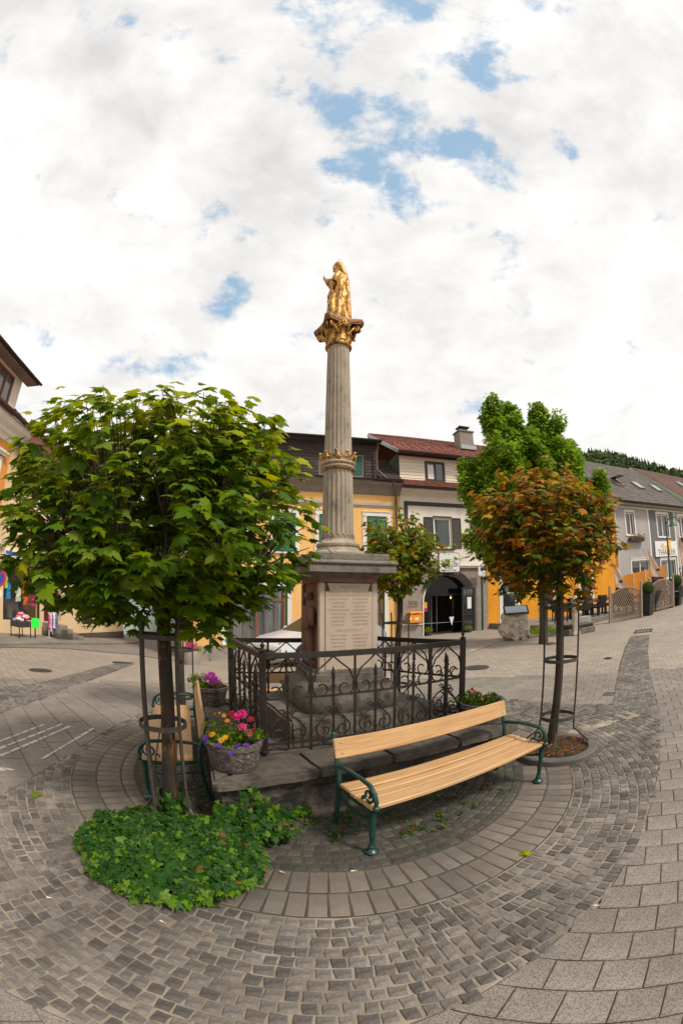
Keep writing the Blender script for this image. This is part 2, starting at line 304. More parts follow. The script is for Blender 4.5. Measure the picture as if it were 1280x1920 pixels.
m_wpipe = mat('white_downpipe', (.62, .6, .57), rough=.5)
m_zinc = mat('zinc_sheet', (.36, .37, .38), (.28, .29, .3), rough=.45, metal=.5, scale=4)
m_shut = mat('green_shutter', (.02, .125, .062), (.016, .105, .052), rough=.55, scale=5)
m_blind = mat('green_roller_blind', (.012, .105, .075), (.01, .09, .065), rough=.6, scale=5)
m_dshut = mat('dark_shutter', (.04, .034, .03), (.052, .044, .038), rough=.7, scale=8)
m_board = mat('cream_weatherboard', (.80, .70, .56), (.73, .63, .5), rough=.75, scale=3, stretch=(.4, 4, 8), rnd=.05)
m_glass = glass_mat('window_glass', (.03, .032, .034))
m_glassg = glass_mat('green_blind_glass', (.018, .04, .032))
m_glassc = mat('curtained_glass', (.2, .2, .2), (.07, .07, .075), rough=.12, scale=11, stretch=(1, 1, .02), lo=.4, hi=.6, spec=.8, coat=.4)
m_black = mat('black_frame', (.018, .016, .015), (.025, .022, .02), rough=.45, scale=6)
m_dglass = mat('dim_glass', (.010, .009, .008), (.014, .012, .01), rough=.1, scale=3, spec=.3)
m_dark = mat('dark_interior', (.012, .009, .007), (.022, .016, .012), rough=.9, scale=3)
m_brownf = mat('brown_window_wood', (.24, .085, .035), (.2, .07, .03), rough=.6, scale=5)
m_greenf = mat('green_window_frame', (.03, .16, .02), (.025, .14, .02), rough=.5, scale=5)
m_clad = mat('stone_cladding', (.36, .30, .25), (.28, .23, .19), rough=.85, scale=4, stretch=(1, 1, 1.8), bump=.7, bscale=22, c3=(.2, .165, .14), scale3=9, lo3=.52, hi3=.7)
m_chim = mat('chimney_plaster', (.27, .235, .19), (.22, .19, .155), rough=.9, scale=4)
m_signw = mat('sign_white', (.74, .73, .68), rough=.5)
m_signr = mat('sign_red_letter', (.14, .02, .025), rough=.5)
m_signo = mat('sign_orange', (.85, .42, .05), rough=.5)
m_goldp = mat('gold_paint', (.5, .33, .08), rough=.5)
m_post = mat('mailbox_yellow', (.85, .31, .012), (.8, .28, .01), rough=.4, scale=5)
m_rock = mat('boulder_limestone', (.60, .52, .42), (.46, .395, .315), rough=.95, scale=4, bump=1., bscale=14, c3=(.24, .215, .18), scale3=6, lo3=.52, hi3=.7)
m_steel = mat('brushed_steel', (.4, .42, .44), rough=.3, metal=.8)
m_lat = mat('weathered_lattice', (.34, .26, .185), (.25, .19, .135), rough=.85, scale=6, stretch=(3, 3, 3))
m_pot = mat('anthracite_planter', (.02, .02, .022), (.03, .03, .032), rough=.5, scale=5)
m_box = leafmat('boxwood', (.03, .075, .012), (.05, .105, .016), .2)
m_wick = mat('black_rattan', (.014, .013, .012), (.024, .022, .02), rough=.6, scale=60)
m_table = mat('dark_table', (.03, .026, .024), rough=.4)
m_canv = mat('orange_canvas', (.72, .27, .015), (.66, .24, .012), rough=.7, scale=2, transl=.25)
m_silver = mat('silver_car_paint', (.70, .71, .72), rough=.3, metal=.25, coat=.6)
m_vanw = mat('white_car_paint', (.72, .72, .71), rough=.25, coat=.6)
m_tyre = mat('tyre_rubber', (.015, .014, .014), rough=.8)
m_rim = mat('alloy_rim', (.55, .55, .55), rough=.3, metal=.8)
m_carglass = mat('car_glass', (.012, .022, .018), (.016, .026, .021), rough=.12, scale=2, spec=.35)
m_tail = mat('red_lamp', (.3, .01, .01), rough=.2)
m_poster = mat('pole_green', (.012, .09, .06), (.01, .075, .05), rough=.45, scale=8)
m_hill = mat('hill_grass', (.035, .055, .016), (.05, .075, .02), rough=1., scale=.05)
m_forest = mat('forest_leaf', (.022, .042, .013), (.034, .058, .017), rough=1., scale=.2, rnd=.35)
m_forest2 = mat('broadleaf_forest', (.05, .085, .012), (.07, .11, .015), rough=1., scale=.2, rnd=.25)
# ------------------------------------------------------------------ the ground
CP=[(-.2,4,0)]+[(-.2+2.6*np.cos(a),4+2.6*np.sin(a),0) for a in np.linspace(0,6.283,9)[:-1]]+[
(-8,8,-.42),(-12.3,12.7,-.57),(-12.1,15,-.7),(-11.5,20.4,-1.0),(-4.3,16.2,-.78),(-5.4,14.3,-.72),(2.5,17.6,-.02),(0,17,-.25),(7,18.5,.15),(10.6,14.4,.16),(13.1,14.4,.3),(14.6,14.4,.37),(6,13.6,.06),(16,20.5,.6),(25,22.5,1.0),(9,10.5,.05),(5,6,0),(3,9.3,0),(-9,32,-1.7),(-20,20,-1),(0,-3,0),(9,-4,.1),(-8,-3,-.2),(20,10,.7),(30,15,1.3),(-3.5,8,-.15),(-20,5,-.8),(10,40,.5),(-15,50,-2.4)]
CP=np.array(CP)
def _phi(d2): return np.sqrt(d2+6.0)
_A=_phi(((CP[:,None,:2]-CP[None,:,:2])**2).sum(-1)); _n=len(CP)
_M=np.zeros((_n+1,_n+1)); _M[:_n,:_n]=_A+np.eye(_n)*0.02; _M[:_n,_n]=1; _M[_n,:_n]=1
_W=np.linalg.solve(_M,np.r_[CP[:,2],0])
def gz(x,y):
    x=np.asarray(x,float);y=np.asarray(y,float)
    r=np.hypot(x,y-4); k=np.where(r>45,45/np.maximum(r,1e-6),1.0); X=x*k; Y=4+(y-4)*k
    d2=(X[...,None]-CP[:,0])**2+(Y[...,None]-CP[:,1])**2
    z=_phi(d2)@_W[:_n]+_W[_n]
    s=np.clip((np.hypot(x+.2,y-4)-2.5)/1.5,0,1); s=s*s*(3-2*s)
    return z*s

def gzs(x, y): return float(gz(x, y))
CX, CY = -.2, 4.0                       # centre of the paved circle round the column
m_plaza = bpy.data.materials.new('plaza_paving'); m_plaza.use_nodes = True
t = m_plaza.node_tree; b = t.nodes['Principled BSDF']; b.inputs['Roughness'].default_value = .92
tcn = nd(t, 'ShaderNodeTexCoord'); mp = nd(t, 'ShaderNodeMapping'); mp.inputs['Rotation'].default_value = (0, 0, R(38)); t.links.new(tcn.outputs['Object'], mp.inputs[0])
br = nd(t, 'ShaderNodeTexBrick', offset=.5); t.links.new(mp.outputs[0], br.inputs['Vector'])
for k, v in (('Color1', (.265, .222, .176, 1)), ('Color2', (.325, .275, .222, 1)), ('Mortar', (.165, .135, .105, 1)), ('Scale', 1.0), ('Mortar Size', .008), ('Mortar Smooth', .3), ('Brick Width', .22), ('Row Height', .205)): br.inputs[k].default_value = v
nz = nd(t, 'ShaderNodeTexNoise', i_Scale=.5, i_Detail=6., i_Roughness=.6); t.links.new(tcn.outputs['Object'], nz.inputs['Vector'])
nz2 = nd(t, 'ShaderNodeTexNoise', i_Scale=70., i_Detail=4.); t.links.new(tcn.outputs['Object'], nz2.inputs['Vector'])
v1 = mth(t, 'ADD', mth(t, 'MULTIPLY', nz.outputs[0], .5), mth(t, 'ADD', mth(t, 'MULTIPLY', nz2.outputs[0], .35), .58))
hs = nd(t, 'ShaderNodeHueSaturation'); t.links.new(br.outputs[0], hs.inputs['Color']); t.links.new(v1, hs.inputs['Value']); t.links.new(hs.outputs[0], b.inputs['Base Color'])
bp = nd(t, 'ShaderNodeBump', i_Strength=.4, i_Distance=.01); t.links.new(mth(t, 'SUBTRACT', 1.0, br.outputs['Fac']), bp.inputs['Height']); t.links.new(bp.outputs[0], b.inputs['Normal'])

rad = list(np.linspace(0, 4, 9)) + list(np.linspace(4.6, 30, 44)) + [34, 40, 50, 70, 110, 180, 300, 600, 1200, 2400, 4500]
NA = 96; gv = [(CX, CY, 0)]; gf = []
for r_ in rad[1:]:
    a = np.linspace(0, 2 * PI, NA + 1)[:-1]; x = CX + r_ * np.cos(a); y = CY + r_ * np.sin(a); z = gz(x, y) - .012
    gv += list(zip(x.tolist(), y.tolist(), z.tolist()))
for k in range(NA): gf.append((0, 1 + k, 1 + (k + 1) % NA))
for i in range(len(rad) - 2):
    for k in range(NA): gf.append((1 + i * NA + k, 1 + (i + 1) * NA + k, 1 + (i + 1) * NA + (k + 1) % NA, 1 + i * NA + (k + 1) % NA))
g = MB(); g.add(gv, gf); ground = g.build('plaza', m_plaza, kind='structure', smooth=True)

def inpoly(poly, x, y):
    x = np.asarray(x); y = np.asarray(y); ins = np.zeros(x.shape, bool); n = len(poly)
    for i in range(n):
        x1, y1 = poly[i]; x2, y2 = poly[(i + 1) % n]
        c = ((y1 > y) != (y2 > y)); ins ^= c & (x < (x2 - x1) * (y - y1) / ((y2 - y1) if y2 != y1 else 1e-9) + x1)
    return ins
OUT = [(-2.5, .62), (-1.9, .5), (-1.24, .47), (-.88, .52), (-.2, .68), (.5, .96), (.86, 1.15), (1.32, 1.40), (1.85, 1.82), (2.22, 2.17), (2.65, 2.61), (3.02, 3.02), (3.6, 3.69)]
COBP = OUT + [(3.62, 4.74), (3.15, 5.31), (2.6, 6.07), (1.6, 6.7), (0, 6.9), (-1.5, 6.5), (-2.61, 5.3), (-2.64, 4.25), (-2.47, 2.56), (-2.43, 2.01)]
STR_R = [(3.6, 3.69), (4.44, 4.74), (5.45, 6.03), (7.07, 7.94), (9.05, 10.05)]; STR_L = [(3.62, 4.74), (4.27, 5.57), (5.47, 7.01), (7.11, 8.90), (8.7, 10.6)]
LS_R = [(-4.05, 3.66), (-4.28, 4.88), (-5.04, 7.64), (-6.06, 11.34)]; LS_L = [(-5.25, 4.83 - .6), (-5.38, 6.53), (-6.29, 10.13), (-6.41, 11.99)]
STRP = STR_R + STR_L[::-1]; LSP = LS_R + LS_L[::-1]
PLINTH = [(-.82, 2.5), (-.15, 2.9), (.4, 3.18), (1.0, 3.42), (1.66, 3.66), (1.36, 4.55), (.55, 5.62), (-1.66, 4.86)]
def sheet(name, poly, dz, m):
    bm = bmesh.new(); vs = [bm.verts.new((x, y, 0)) for x, y in poly]; f = bm.faces.new(vs); bmesh.ops.triangulate(bm, faces=[f])
    for _ in range(3): bmesh.ops.subdivide_edges(bm, edges=[e for e in bm.edges if e.calc_length() > .8], cuts=1)
    bmesh.ops.triangulate(bm, faces=bm.faces[:])
    for v in bm.verts: v.co.z = gzs(v.co.x, v.co.y) + dz
    bm.normal_update()
    for f in bm.faces:
        if f.normal.z < 0: f.normal_flip()
    mb = MB(); bm.verts.index_update(); mb.add([v.co[:] for v in bm.verts], [[v.index for v in f.verts] for f in bm.faces]); bm.free()
    return mb.build(name, m, kind='structure')
band = sheet('cobble_pavement', COBP, -.0005, m_sand)
strip_r = sheet('cobble_gutter_strip', STRP, .0, m_sand)
strip_l = sheet('cobble_gutter_strip', LSP, .0, m_sand)
circ = [(CX + 2.365 * math.cos(a), CY + 2.365 * math.sin(a)) for a in np.linspace(0, 2 * PI, 73)[:-1]]
ring = sheet('paver_circle', circ, .0018, m_soil)

def stone_mesh(name, m, w, l, h, b, jit, seed, dome=0.):
    """one paving stone: jittered outline, worn bevelled top"""
    rr = random.Random(seed); mb = MB()
    base = []
    for (sx, sy) in ((-1, -1), (0, -1.0), (1, -1), (1, 0), (1, 1), (0, 1), (-1, 1), (-1, 0)):
        j = jit * (.6 if 0 in (sx, sy) else 1); base.append((sx * w / 2 * (1 + rr.uniform(-j, j)), sy * l / 2 * (1 + rr.uniform(-j, j))))
    if jit < .03: base = [base[i] for i in (0, 2, 4, 6)]
    n = len(base); k = 1 - 2 * b / min(w, l)
    tilt = (rr.uniform(-1, 1) * dome * .6, rr.uniform(-1, 1) * dome * .6)
    vs = [(x, y, -.02) for x, y in base] + [(x, y, h - b * .8) for x, y in base] + [(x * k, y * k, h + tilt[0] * x / w + tilt[1] * y / l) for x, y in base] + [(0, 0, h + dome)]
    fs = [(i, (i + 1) % n, n + (i + 1) % n, n + i) for i in range(n)] + [(n + i, n + (i + 1) % n, 2 * n + (i + 1) % n, 2 * n + i) for i in range(n)] + [(2 * n + i, 2 * n + (i + 1) % n, 3 * n) for i in range(n)]
    mb.add(vs, fs)
    return mb.mesh(name, m)
def grad(x, y, d=.12): return (gzs(x + d, y) - gzs(x - d, y)) / (2 * d), (gzs(x, y + d) - gzs(x, y - d)) / (2 * d)
def lay(parent, name, items, m, variants, maxobj=300, stuffname=None):
    """items: (x, y, rot, sx, sy). The nearest 300 are parts, the rest one joined part"""
    items.sort(key=lambda q: q[0] ** 2 + (q[1]) ** 2)
    for i, (x, y, a, sx, sy) in enumerate(items[:maxobj]):
        sxx, syy = grad(x, y); c, s = math.cos(a), math.sin(a)
        o = inst(name, random.choice(variants), parent, (x, y, gzs(x, y)), (math.atan(-sxx * s + syy * c) + random.uniform(-.012, .012), -math.atan(sxx * c + syy * s) + random.uniform(-.012, .012), a), (sx, sy, 1))
    rest = items[maxobj:]
    if not rest: return
    arrs = []
    for me in variants:
        v = np.empty(len(me.vertices) * 3, np.float32); me.vertices.foreach_get('co', v); arrs.append((v.reshape(-1, 3), [tuple(p.vertices) for p in me.polygons]))
    V = []; F = []; off = 0
    xs = np.array([q[0] for q in rest]); ys = np.array([q[1] for q in rest]); zs = gz(xs, ys); gxs = (gz(xs + .1, ys) - gz(xs - .1, ys)) / .2; gys = (gz(xs, ys + .1) - gz(xs, ys - .1)) / .2
    for (x, y, a, sx, sy), z, g0, g1 in zip(rest, zs, gxs, gys):
        v, f = random.choice(arrs); c, s = math.cos(a), math.sin(a)
        w = np.empty_like(v); vx, vy = v[:, 0] * sx, v[:, 1] * sy; w[:, 0] = x + vx * c - vy * s; w[:, 1] = y + vx * s + vy * c; w[:, 2] = z + v[:, 2] + vx * random.uniform(-.015, .015) + (w[:, 0] - x) * g0 + (w[:, 1] - y) * g1
        V.append(w); F += [tuple(i + off for i in q) for q in f]; off += len(v)
    mb = MB(); mb.v = np.concatenate(V).tolist(); mb.f = F; mb.m = [0] * len(F); mb.smooth = False
    mb.build(stuffname or name + '_field', m, parent, kind='stuff')

# concrete slabs on the square, courses at -38 degrees
vs_slab = [stone_mesh('slab', m_slab, .214, .199, .004, .004, .004, 100 + i) for i in range(4)]
vs_slabL = [stone_mesh('slab', m_slab, .40, .335, .004, .004, .004, 110 + i) for i in range(3)]
cand = []; ca, sa = math.cos(R(-38)), math.sin(R(-38))
for j in range(-50, 51):
    for i in range(-50, 51):
        u = (i + .5 * (j % 2)) * .22; v = j * .205
        x, y = .9 + u * ca - v * sa, .9 + u * sa + v * ca
        if x > -2.2 and x * x + (y - 1) ** 2 < 7.6 ** 2 and y > -1.2: cand.append((x, y, R(-38) + random.uniform(-.012, .012), 1, 1))
ca, sa = math.cos(R(-37)), math.sin(R(-37))
for j in range(-40, 41):
    for i in range(-40, 41):
        u = (i + .37 * (j % 2)) * .41; v = j * .343
        x, y = -3.4 + u * ca - v * sa, 3.02 + u * sa + v * ca
        if x < -2.2 and x * x + y * y < 8.5 ** 2 and y > -.3: cand.append((x, y, R(-37), 1, -1))
full = list(cand); BLIST = [COBP, STRP, LSP]
xa = np.array([c[0] for c in cand]); ya = np.array([c[1] for c in cand]); keep = np.ones(len(cand), bool)
for dx, dy in ((0, 0), (.07, .0), (-.07, 0), (0, .07), (0, -.07)):
    keep &= ~inpoly(COBP, xa + dx, ya + dy) & ~inpoly(STRP, xa + dx, ya + dy) & ~inpoly(LSP, xa + dx, ya + dy)
keep &= ~inpoly(circ, xa, ya)
azv = np.degrees(np.arctan2(xa, ya)); keep &= (np.abs(azv) < 88)
sl_r = [c for c, k in zip(cand, keep) if k and c[4] > 0]; sl_l = [(c[0], c[1], c[2], 1, 1) for c, k in zip(cand, keep) if k and c[4] < 0]
def cut_slabs(parent):
    """slabs sawn to the line where they meet the cobbles: each its own part"""
    for c, k in zip(full, keep):
        if k or not (abs(math.degrees(math.atan2(c[0], c[1]))) < 70): continue
        big = c[4] < 0; hw, hl = (.2, .1675) if big else (.107, .0995); ca_, sa_ = math.cos(c[2]), math.sin(c[2])
        poly = [Vector((c[0] + x * ca_ - y * sa_, c[1] + x * sa_ + y * ca_)) for x, y in ((-hw, -hl), (hw, -hl), (hw, hl), (-hw, hl))]
        ctr = Vector((c[0], c[1]))
        for bp in BLIST:
            for _ in range(2):
                best = None
                for i in range(len(bp)):
                    a, b_ = Vector(bp[i]), Vector(bp[(i + 1) % len(bp)]); d = b_ - a; f = max(0, min(1, (ctr - a).dot(d) / d.length_squared)); q = (ctr - (a + d * f)).length
                    if q < .3 and (best is None or q < best[0]): best = (q, a, b_)
                if best is None: break
                _, a, b_ = best; d = (b_ - a).normalized(); n_ = Vector((d.y, -d.x)); mid = (a + b_) / 2 + n_ * .02
                if inpoly(bp, np.array([mid.x]), np.array([mid.y]))[0]: n_ = -n_
                out = []; g_ = .006
                for i in range(len(poly)):
                    p, q = poly[i], poly[(i + 1) % len(poly)]; dp, dq = (p - a).dot(n_) - g_, (q - a).dot(n_) - g_
                    if dp >= 0: out.append(p)
                    if dp * dq < 0: out.append(p.lerp(q, dp / (dp - dq)))
                poly = out
                if len(poly) < 3: break
                ctr = sum(poly, Vector((0, 0))) / len(poly)
            if len(poly) < 3: break
        if len(poly) < 3: continue
        ar = abs(sum(poly[i].x * poly[(i + 1) % len(poly)].y - poly[(i + 1) % len(poly)].x * poly[i].y for i in range(len(poly)))) / 2
        if ar < .0025 or math.hypot(ctr.x, ctr.y) > 9: continue
        tst = [ctr] + [p.lerp(ctr, .25) for p in poly]; tx_, ty_ = np.array([p.x for p in tst]), np.array([p.y for p in tst])
        if any(inpoly(bp, tx_, ty_).any() for bp in BLIST): continue
        pz = gzs(ctr.x, ctr.y); mb = MB(); mb.prism([tuple(p) for p in poly] if True else poly, pz - .02, pz + .0038); o = mb.build('cut_slab', m_slab, parent)
cut_slabs(ground); lay(ground, 'paving_slab', sl_r, m_slab, vs_slab, 220, 'paving_slab_field'); lay(ground, 'paving_slab', sl_l, m_slab, vs_slabL, 80, 'paving_slab_field')

# granite cobbles in arcs round the circle
vs_cob = [stone_mesh('cobble', m_cob, .08, .08, .0065, .005, .15, 200 + i, .001) for i in range(16)]
cand = []; r_ = 2.41
while r_ < 5.3:
    a = random.random() * .1; 
    while a < 2 * PI:
        w = random.uniform(.064, .094); da = w / r_; aa = a + da / 2; a += da
        x, y = CX + r_ * math.cos(aa), CY + r_ * math.sin(aa)
        cand.append((x, y, aa + PI / 2 + random.uniform(-.08, .08), (w - random.uniform(.006, .02)) / .08, random.uniform(.76, .93)))
    r_ += .0785
xa = np.array([c[0] for c in cand]); ya = np.array([c[1] for c in cand]); COBX = [(3.72, 3.72) if p == (3.6, 3.69) else ((3.74, 4.72) if p == (3.62, 4.74) else p) for p in COBP]
k = inpoly(COBX, xa, ya) & ~inpoly(PLINTH, xa, ya) & (np.hypot(xa - 2.1, ya - 3.66) > .42)
lay(band, 'cobblestone', [c for c, q in zip(cand, k) if q], m_cob, vs_cob, 300)
def strip_items(A, B, w0=.09):
    A = [Vector(p) for p in A]; B = [Vector(p) for p in B]; out = []
    for i in range(len(A) - 1):
        Lm = ((A[i + 1] - A[i]).length + (B[i + 1] - B[i]).length) / 2; n = max(1, int(Lm / w0))
        for k in range(n):
            f = (k + .5) / n; p = A[i].lerp(A[i + 1], f); q = B[i].lerp(B[i + 1], f); m_ = max(2, int((q - p).length / w0)); an = math.atan2((q - p).y, (q - p).x)
            sh = random.uniform(-.2, .2) / m_
            for j in range(m_):
                c = p.lerp(q, (j + .5) / m_ + sh * .5); out.append((c.x, c.y, an + random.uniform(-.07, .07), random.uniform(.88, 1.0) * w0 / .088, random.uniform(.88, 1.0) * w0 / .088))
    return out
lay(strip_r, 'cobblestone', strip_items(STR_R, STR_L), m_cob, vs_cob, 150); lay(strip_l, 'cobblestone', strip_items(LS_R, LS_L, .105), m_cob, vs_cob, 60)

# two rings of long pavers and, inside, rows of small dark setts
vs_cl = [stone_mesh('paver', m_clink, .102, .2165, .006, .006, .012, 300 + i) for i in range(6)]
cand = []
for r_ in (2.245, 2.02):
    n = int(2 * PI * r_ / .107)
    for k in range(n):
        a = 2 * PI * k / n + (.01 if r_ < 2.1 else 0); cand.append((CX + r_ * math.cos(a), CY + r_ * math.sin(a), a + PI / 2 + random.uniform(-.012, .012), random.uniform(.95, 1.0), 1.0))
for r_ in (1.845,):
    n = int(2 * PI * r_ / .107)
    for k in range(n):
        a = 2 * PI * k / n
        if R(120) < a < R(236): cand.append((CX + r_ * math.cos(a), CY + r_ * math.sin(a), a + PI / 2, .97, .52))
k = [not (inpoly(PLINTH, np.array([c[0]]), np.array([c[1]]))[0] or math.hypot(c[0] - 2.1, c[1] - 3.66) < .43) for c in cand]
lay(ring, 'ring_paver', [c for c, q in zip(cand, k) if q], m_clink, vs_cl, 300)
vs_in = [stone_mesh('sett', m_inner, .075, .075, .007, .008, .16, 400 + i, .002) for i in range(12)]
cand = []; r_ = 1.865
while r_ > .9:
    a = random.random() * .1
    while a < 2 * PI:
        w = random.uniform(.07, .098); da = w / r_; aa = a + da / 2; a += da
        if r_ > 1.75 and R(120) < aa < R(236): continue
        cand.append((CX + r_ * math.cos(aa), CY + r_ * math.sin(aa), aa + PI / 2 + random.uniform(-.09, .09), (w - random.uniform(.008, .018)) / .075, random.uniform(.86, 1.0)))
    r_ -= .082
k = [not (inpoly(PLINTH, np.array([c[0]]), np.array([c[1]]))[0] or math.hypot(c[0] - 2.1, c[1] - 3.66) < .43) for c in cand]
lay(ring, 'small_sett', [c for c, q in zip(cand, k) if q], m_inner, vs_in, 300)

# asphalt street on the left, kerb and pavement before the left houses
ROADP = [(-10.35, 9.2), (-10.3, 14.7), (-10.0, 19.1), (-12.6, 24), (-21, 38), (-33, 55), (-27, 55), (-20, 42), (-11, 27), (-7.2, 19.2), (-5.9, 16), (-5.5, 13.9), (-7.8, 14.7), (-9.6, 12.5)]
road = sheet('street', ROADP, .006, m_asph)
kp = [(-10.45, 5.0), (-10.48, 9.8), (-10.44, 14.7), (-10.1, 19.1), (-10.9, 21.4), (-12.8, 24.3), (-21.2, 38.3)]
side = MB(); kb = []
outer = [(-12.9, 5.0), (-12.9, 9.8), (-12.6, 14.7), (-11.9, 19.4), (-12.2, 21.6), (-14.4, 25.2), (-22.8, 39.2)]
for i in range(len(kp) - 1):
    for s in range(8):
        f0, f1 = s / 8, (s + 1) / 8
        p0 = Vector(kp[i]).lerp(Vector(kp[i + 1]), f0); p1 = Vector(kp[i]).lerp(Vector(kp[i + 1]), f1); q0 = Vector(outer[i]).lerp(Vector(outer[i + 1]), f0); q1 = Vector(outer[i]).lerp(Vector(outer[i + 1]), f1)
        side.add([(*p, gzs(*p) + .10) for p in (p0, p1, q1, q0)], [(0, 1, 2, 3)])
        kb.append((p0, p1))
pav = side.build('pavement', m_slab, kind='structure')
kmb = MB()
for p0, p1 in kb:
    d = (p1 - p0).normalized(); nrm = Vector((d.y, -d.x)) * .12; e = d * .006
    a, b2 = p0 + e, p1 - e
    za, zb = gzs(*a), gzs(*b2)
    kmb.add([(a.x, a.y, za - .05), (b2.x, b2.y, zb - .05), (b2.x + nrm.x, b2.y + nrm.y, zb - .05), (a.x + nrm.x, a.y + nrm.y, za - .05), (a.x, a.y, za + .104), (b2.x, b2.y, zb + .104), (b2.x + nrm.x, b2.y + nrm.y, zb + .09), (a.x + nrm.x, a.y + nrm.y, za + .09)],
            [(0, 1, 5, 4), (1, 2, 6, 5), (2, 3, 7, 6), (3, 0, 4, 7), (4, 5, 6, 7)])
kmb.build('kerb', m_kerb, kind='structure')
# faded painted stripes on the slabs
def stripe_mb(a, b, w, k=1):
    a, b = Vector(a), Vector(b); d = (b - a).normalized(); n = Vector((-d.y, d.x)) * w / 2; mb = MB(); m_ = max(1, int((b - a).length / .17)); 
    for i in range(m_):
        p = a.lerp(b, (i + random.uniform(.0, .10)) / m_); q = a.lerp(b, (i + random.uniform(.82, 1.0)) / m_); n1, n2 = n * random.uniform(.45, .85), n * random.uniform(.45, .85)
        mb.add([(v.x, v.y, gzs(v.x, v.y) + .0085) for v in (p - n1, q - n2, q + n2, p + n1)], [(0, 1, 2, 3)])
    return mb
mk = MB()
for a, b_, w in (((-3.28, 2.78), (-3.33, 3.80), .055), ((-3.14, 2.70), (-3.18, 3.98), .06), ((-3.0, 2.62), (-3.06, 3.98), .06), ((-2.66, 2.88), (-2.80, 4.12), .05), ((-2.88, 2.36), (-2.66, 2.50), .05), ((-2.92, 2.30), (-2.72, 2.42), .06), ((-2.93, 2.2), (-2.74, 2.33), .05)):
    s_ = stripe_mb(a, b_, w); mk.add(s_.v, s_.f)
mk.build('road_marking', m_paint, kind='structure')
mk2 = stripe_mb((3.7, 12.0), (4.9, 13.35), .12); mk2.build('road_marking', m_paint, kind='structure')

def cover(x, y, r, label, square=False, rot=0.):
    z = gzs(x, y); t = thing('drain_grate' if square else 'manhole_cover', label, 'drain grate' if square else 'manhole cover', (x, y, z))
    d = .3; nx, ny = (gzs(x + d, y) - gzs(x - d, y)) / (2 * d), (gzs(x, y + d) - gzs(x, y - d)) / (2 * d)
    M = Matrix.Translation((x, y, z)) @ Matrix(((1, 0, 0, 0), (0, 1, 0, 0), (nx, ny, 1, 0), (0, 0, 0, 1))) @ Matrix.Rotation(rot, 4, 'Z')
    if square:
        f = MB(M)
        for a_, b_ in ((-r, -r * .86), (r * .86, r)): f.box(a_, b_, -r, r, -.01, .012); f.box(-r * .86, r * .86, a_, b_, -.01, .012)
        f.build('frame', m_iron, t)
        for k in range(5): MB(M).box(-r * .84, r * .84, -r * .8 + k * r * .36, -r * .8 + k * r * .36 + r * .16, -.005, .010).build('grate_bar', m_iron, t)
    else:
        MB(M).lathe([(r * 1.14, -.02), (r * 1.14, .012), (r * 1.03, .012), (r * 1.03, .004)], n=36).build('frame', m_iron, t)
        c = MB(M); c.lathe([(r, -.02), (r, .011)], n=36)
        for i in range(-5, 6):
            for j in range(-5, 6):
                if math.hypot(i, j) < 5.2: c.box(i * r * .17 - r * .05, i * r * .17 + r * .05, j * r * .17 - r * .05, j * r * .17 + r * .05, .011, .0155)
        c.build('lid', m_iron, t)
cover(-6.57, 7.5, .25, 'round iron manhole cover in the light slabs before the clothes shop')
cover(-6.43, 11.3, .28, 'round manhole cover at the far end of the left cobble strip')
cover(3.04, 9.27, .25, 'round manhole cover in the paving right of the iron fence')
cover(6.31, 11.84, .2, 'small square drain grate in the paving in front of the boulder', True, .3)
cover(3.95, 5.31, .09, 'small square drain grate at the edge of the right cobble strip', True, .7)
cover(9.6, 11.0, .33, 'dark drain grate where the right cobble strip ends before the lattice', True, .75)
cover(5.93, 8.1, .08, 'smallest square drain grate, alone in the paving left of the right cobble strip', True, .6)
# ------------------------------------------------------------------ plinth
pl = thing('stone_plinth', 'low weathered stone plinth with projecting cap slabs under the iron fence', 'plinth', (-.1, 4.0, 0))
cen = Vector((sum(p[0] for p in PLINTH) / len(PLINTH), sum(p[1] for p in PLINTH) / len(PLINTH)))
def inset(poly, d):
    """moves every edge of a convex polygon inwards by d"""
    n = len(poly); out = []
    ar = sum(poly[i][0] * poly[(i + 1) % n][1] - poly[(i + 1) % n][0] * poly[i][1] for i in range(n)); sg = 1 if ar > 0 else -1
    for i in range(n):
        a, b, c = Vector(poly[i - 1]), Vector(poly[i]), Vector(poly[(i + 1) % n])
        d1, d2 = (b - a).normalized(), (c - b).normalized(); n1, n2 = Vector((-d1.y, d1.x)) * sg, Vector((-d2.y, d2.x)) * sg
        m_ = (n1 + n2).normalized(); out.append(tuple(b + m_ * d / max(.3, m_.dot(n1))))
    return out
P1 = inset(PLINTH, .05); P2 = inset(PLINTH, .42)
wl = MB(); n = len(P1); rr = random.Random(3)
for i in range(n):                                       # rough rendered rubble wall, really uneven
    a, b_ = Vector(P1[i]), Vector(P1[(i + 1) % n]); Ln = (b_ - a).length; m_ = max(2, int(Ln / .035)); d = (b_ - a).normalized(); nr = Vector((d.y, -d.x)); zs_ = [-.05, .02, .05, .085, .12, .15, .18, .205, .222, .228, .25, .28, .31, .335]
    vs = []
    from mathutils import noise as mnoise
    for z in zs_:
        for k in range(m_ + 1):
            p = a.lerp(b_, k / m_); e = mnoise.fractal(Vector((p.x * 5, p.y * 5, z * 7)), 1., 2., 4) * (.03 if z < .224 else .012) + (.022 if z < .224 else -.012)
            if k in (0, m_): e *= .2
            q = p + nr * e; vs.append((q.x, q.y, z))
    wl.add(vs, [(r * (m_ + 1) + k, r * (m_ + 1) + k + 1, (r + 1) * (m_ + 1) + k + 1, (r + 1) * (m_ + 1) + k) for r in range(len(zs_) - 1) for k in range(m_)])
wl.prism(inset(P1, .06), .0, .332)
wl.build('wall', m_wall, pl, smooth=True)
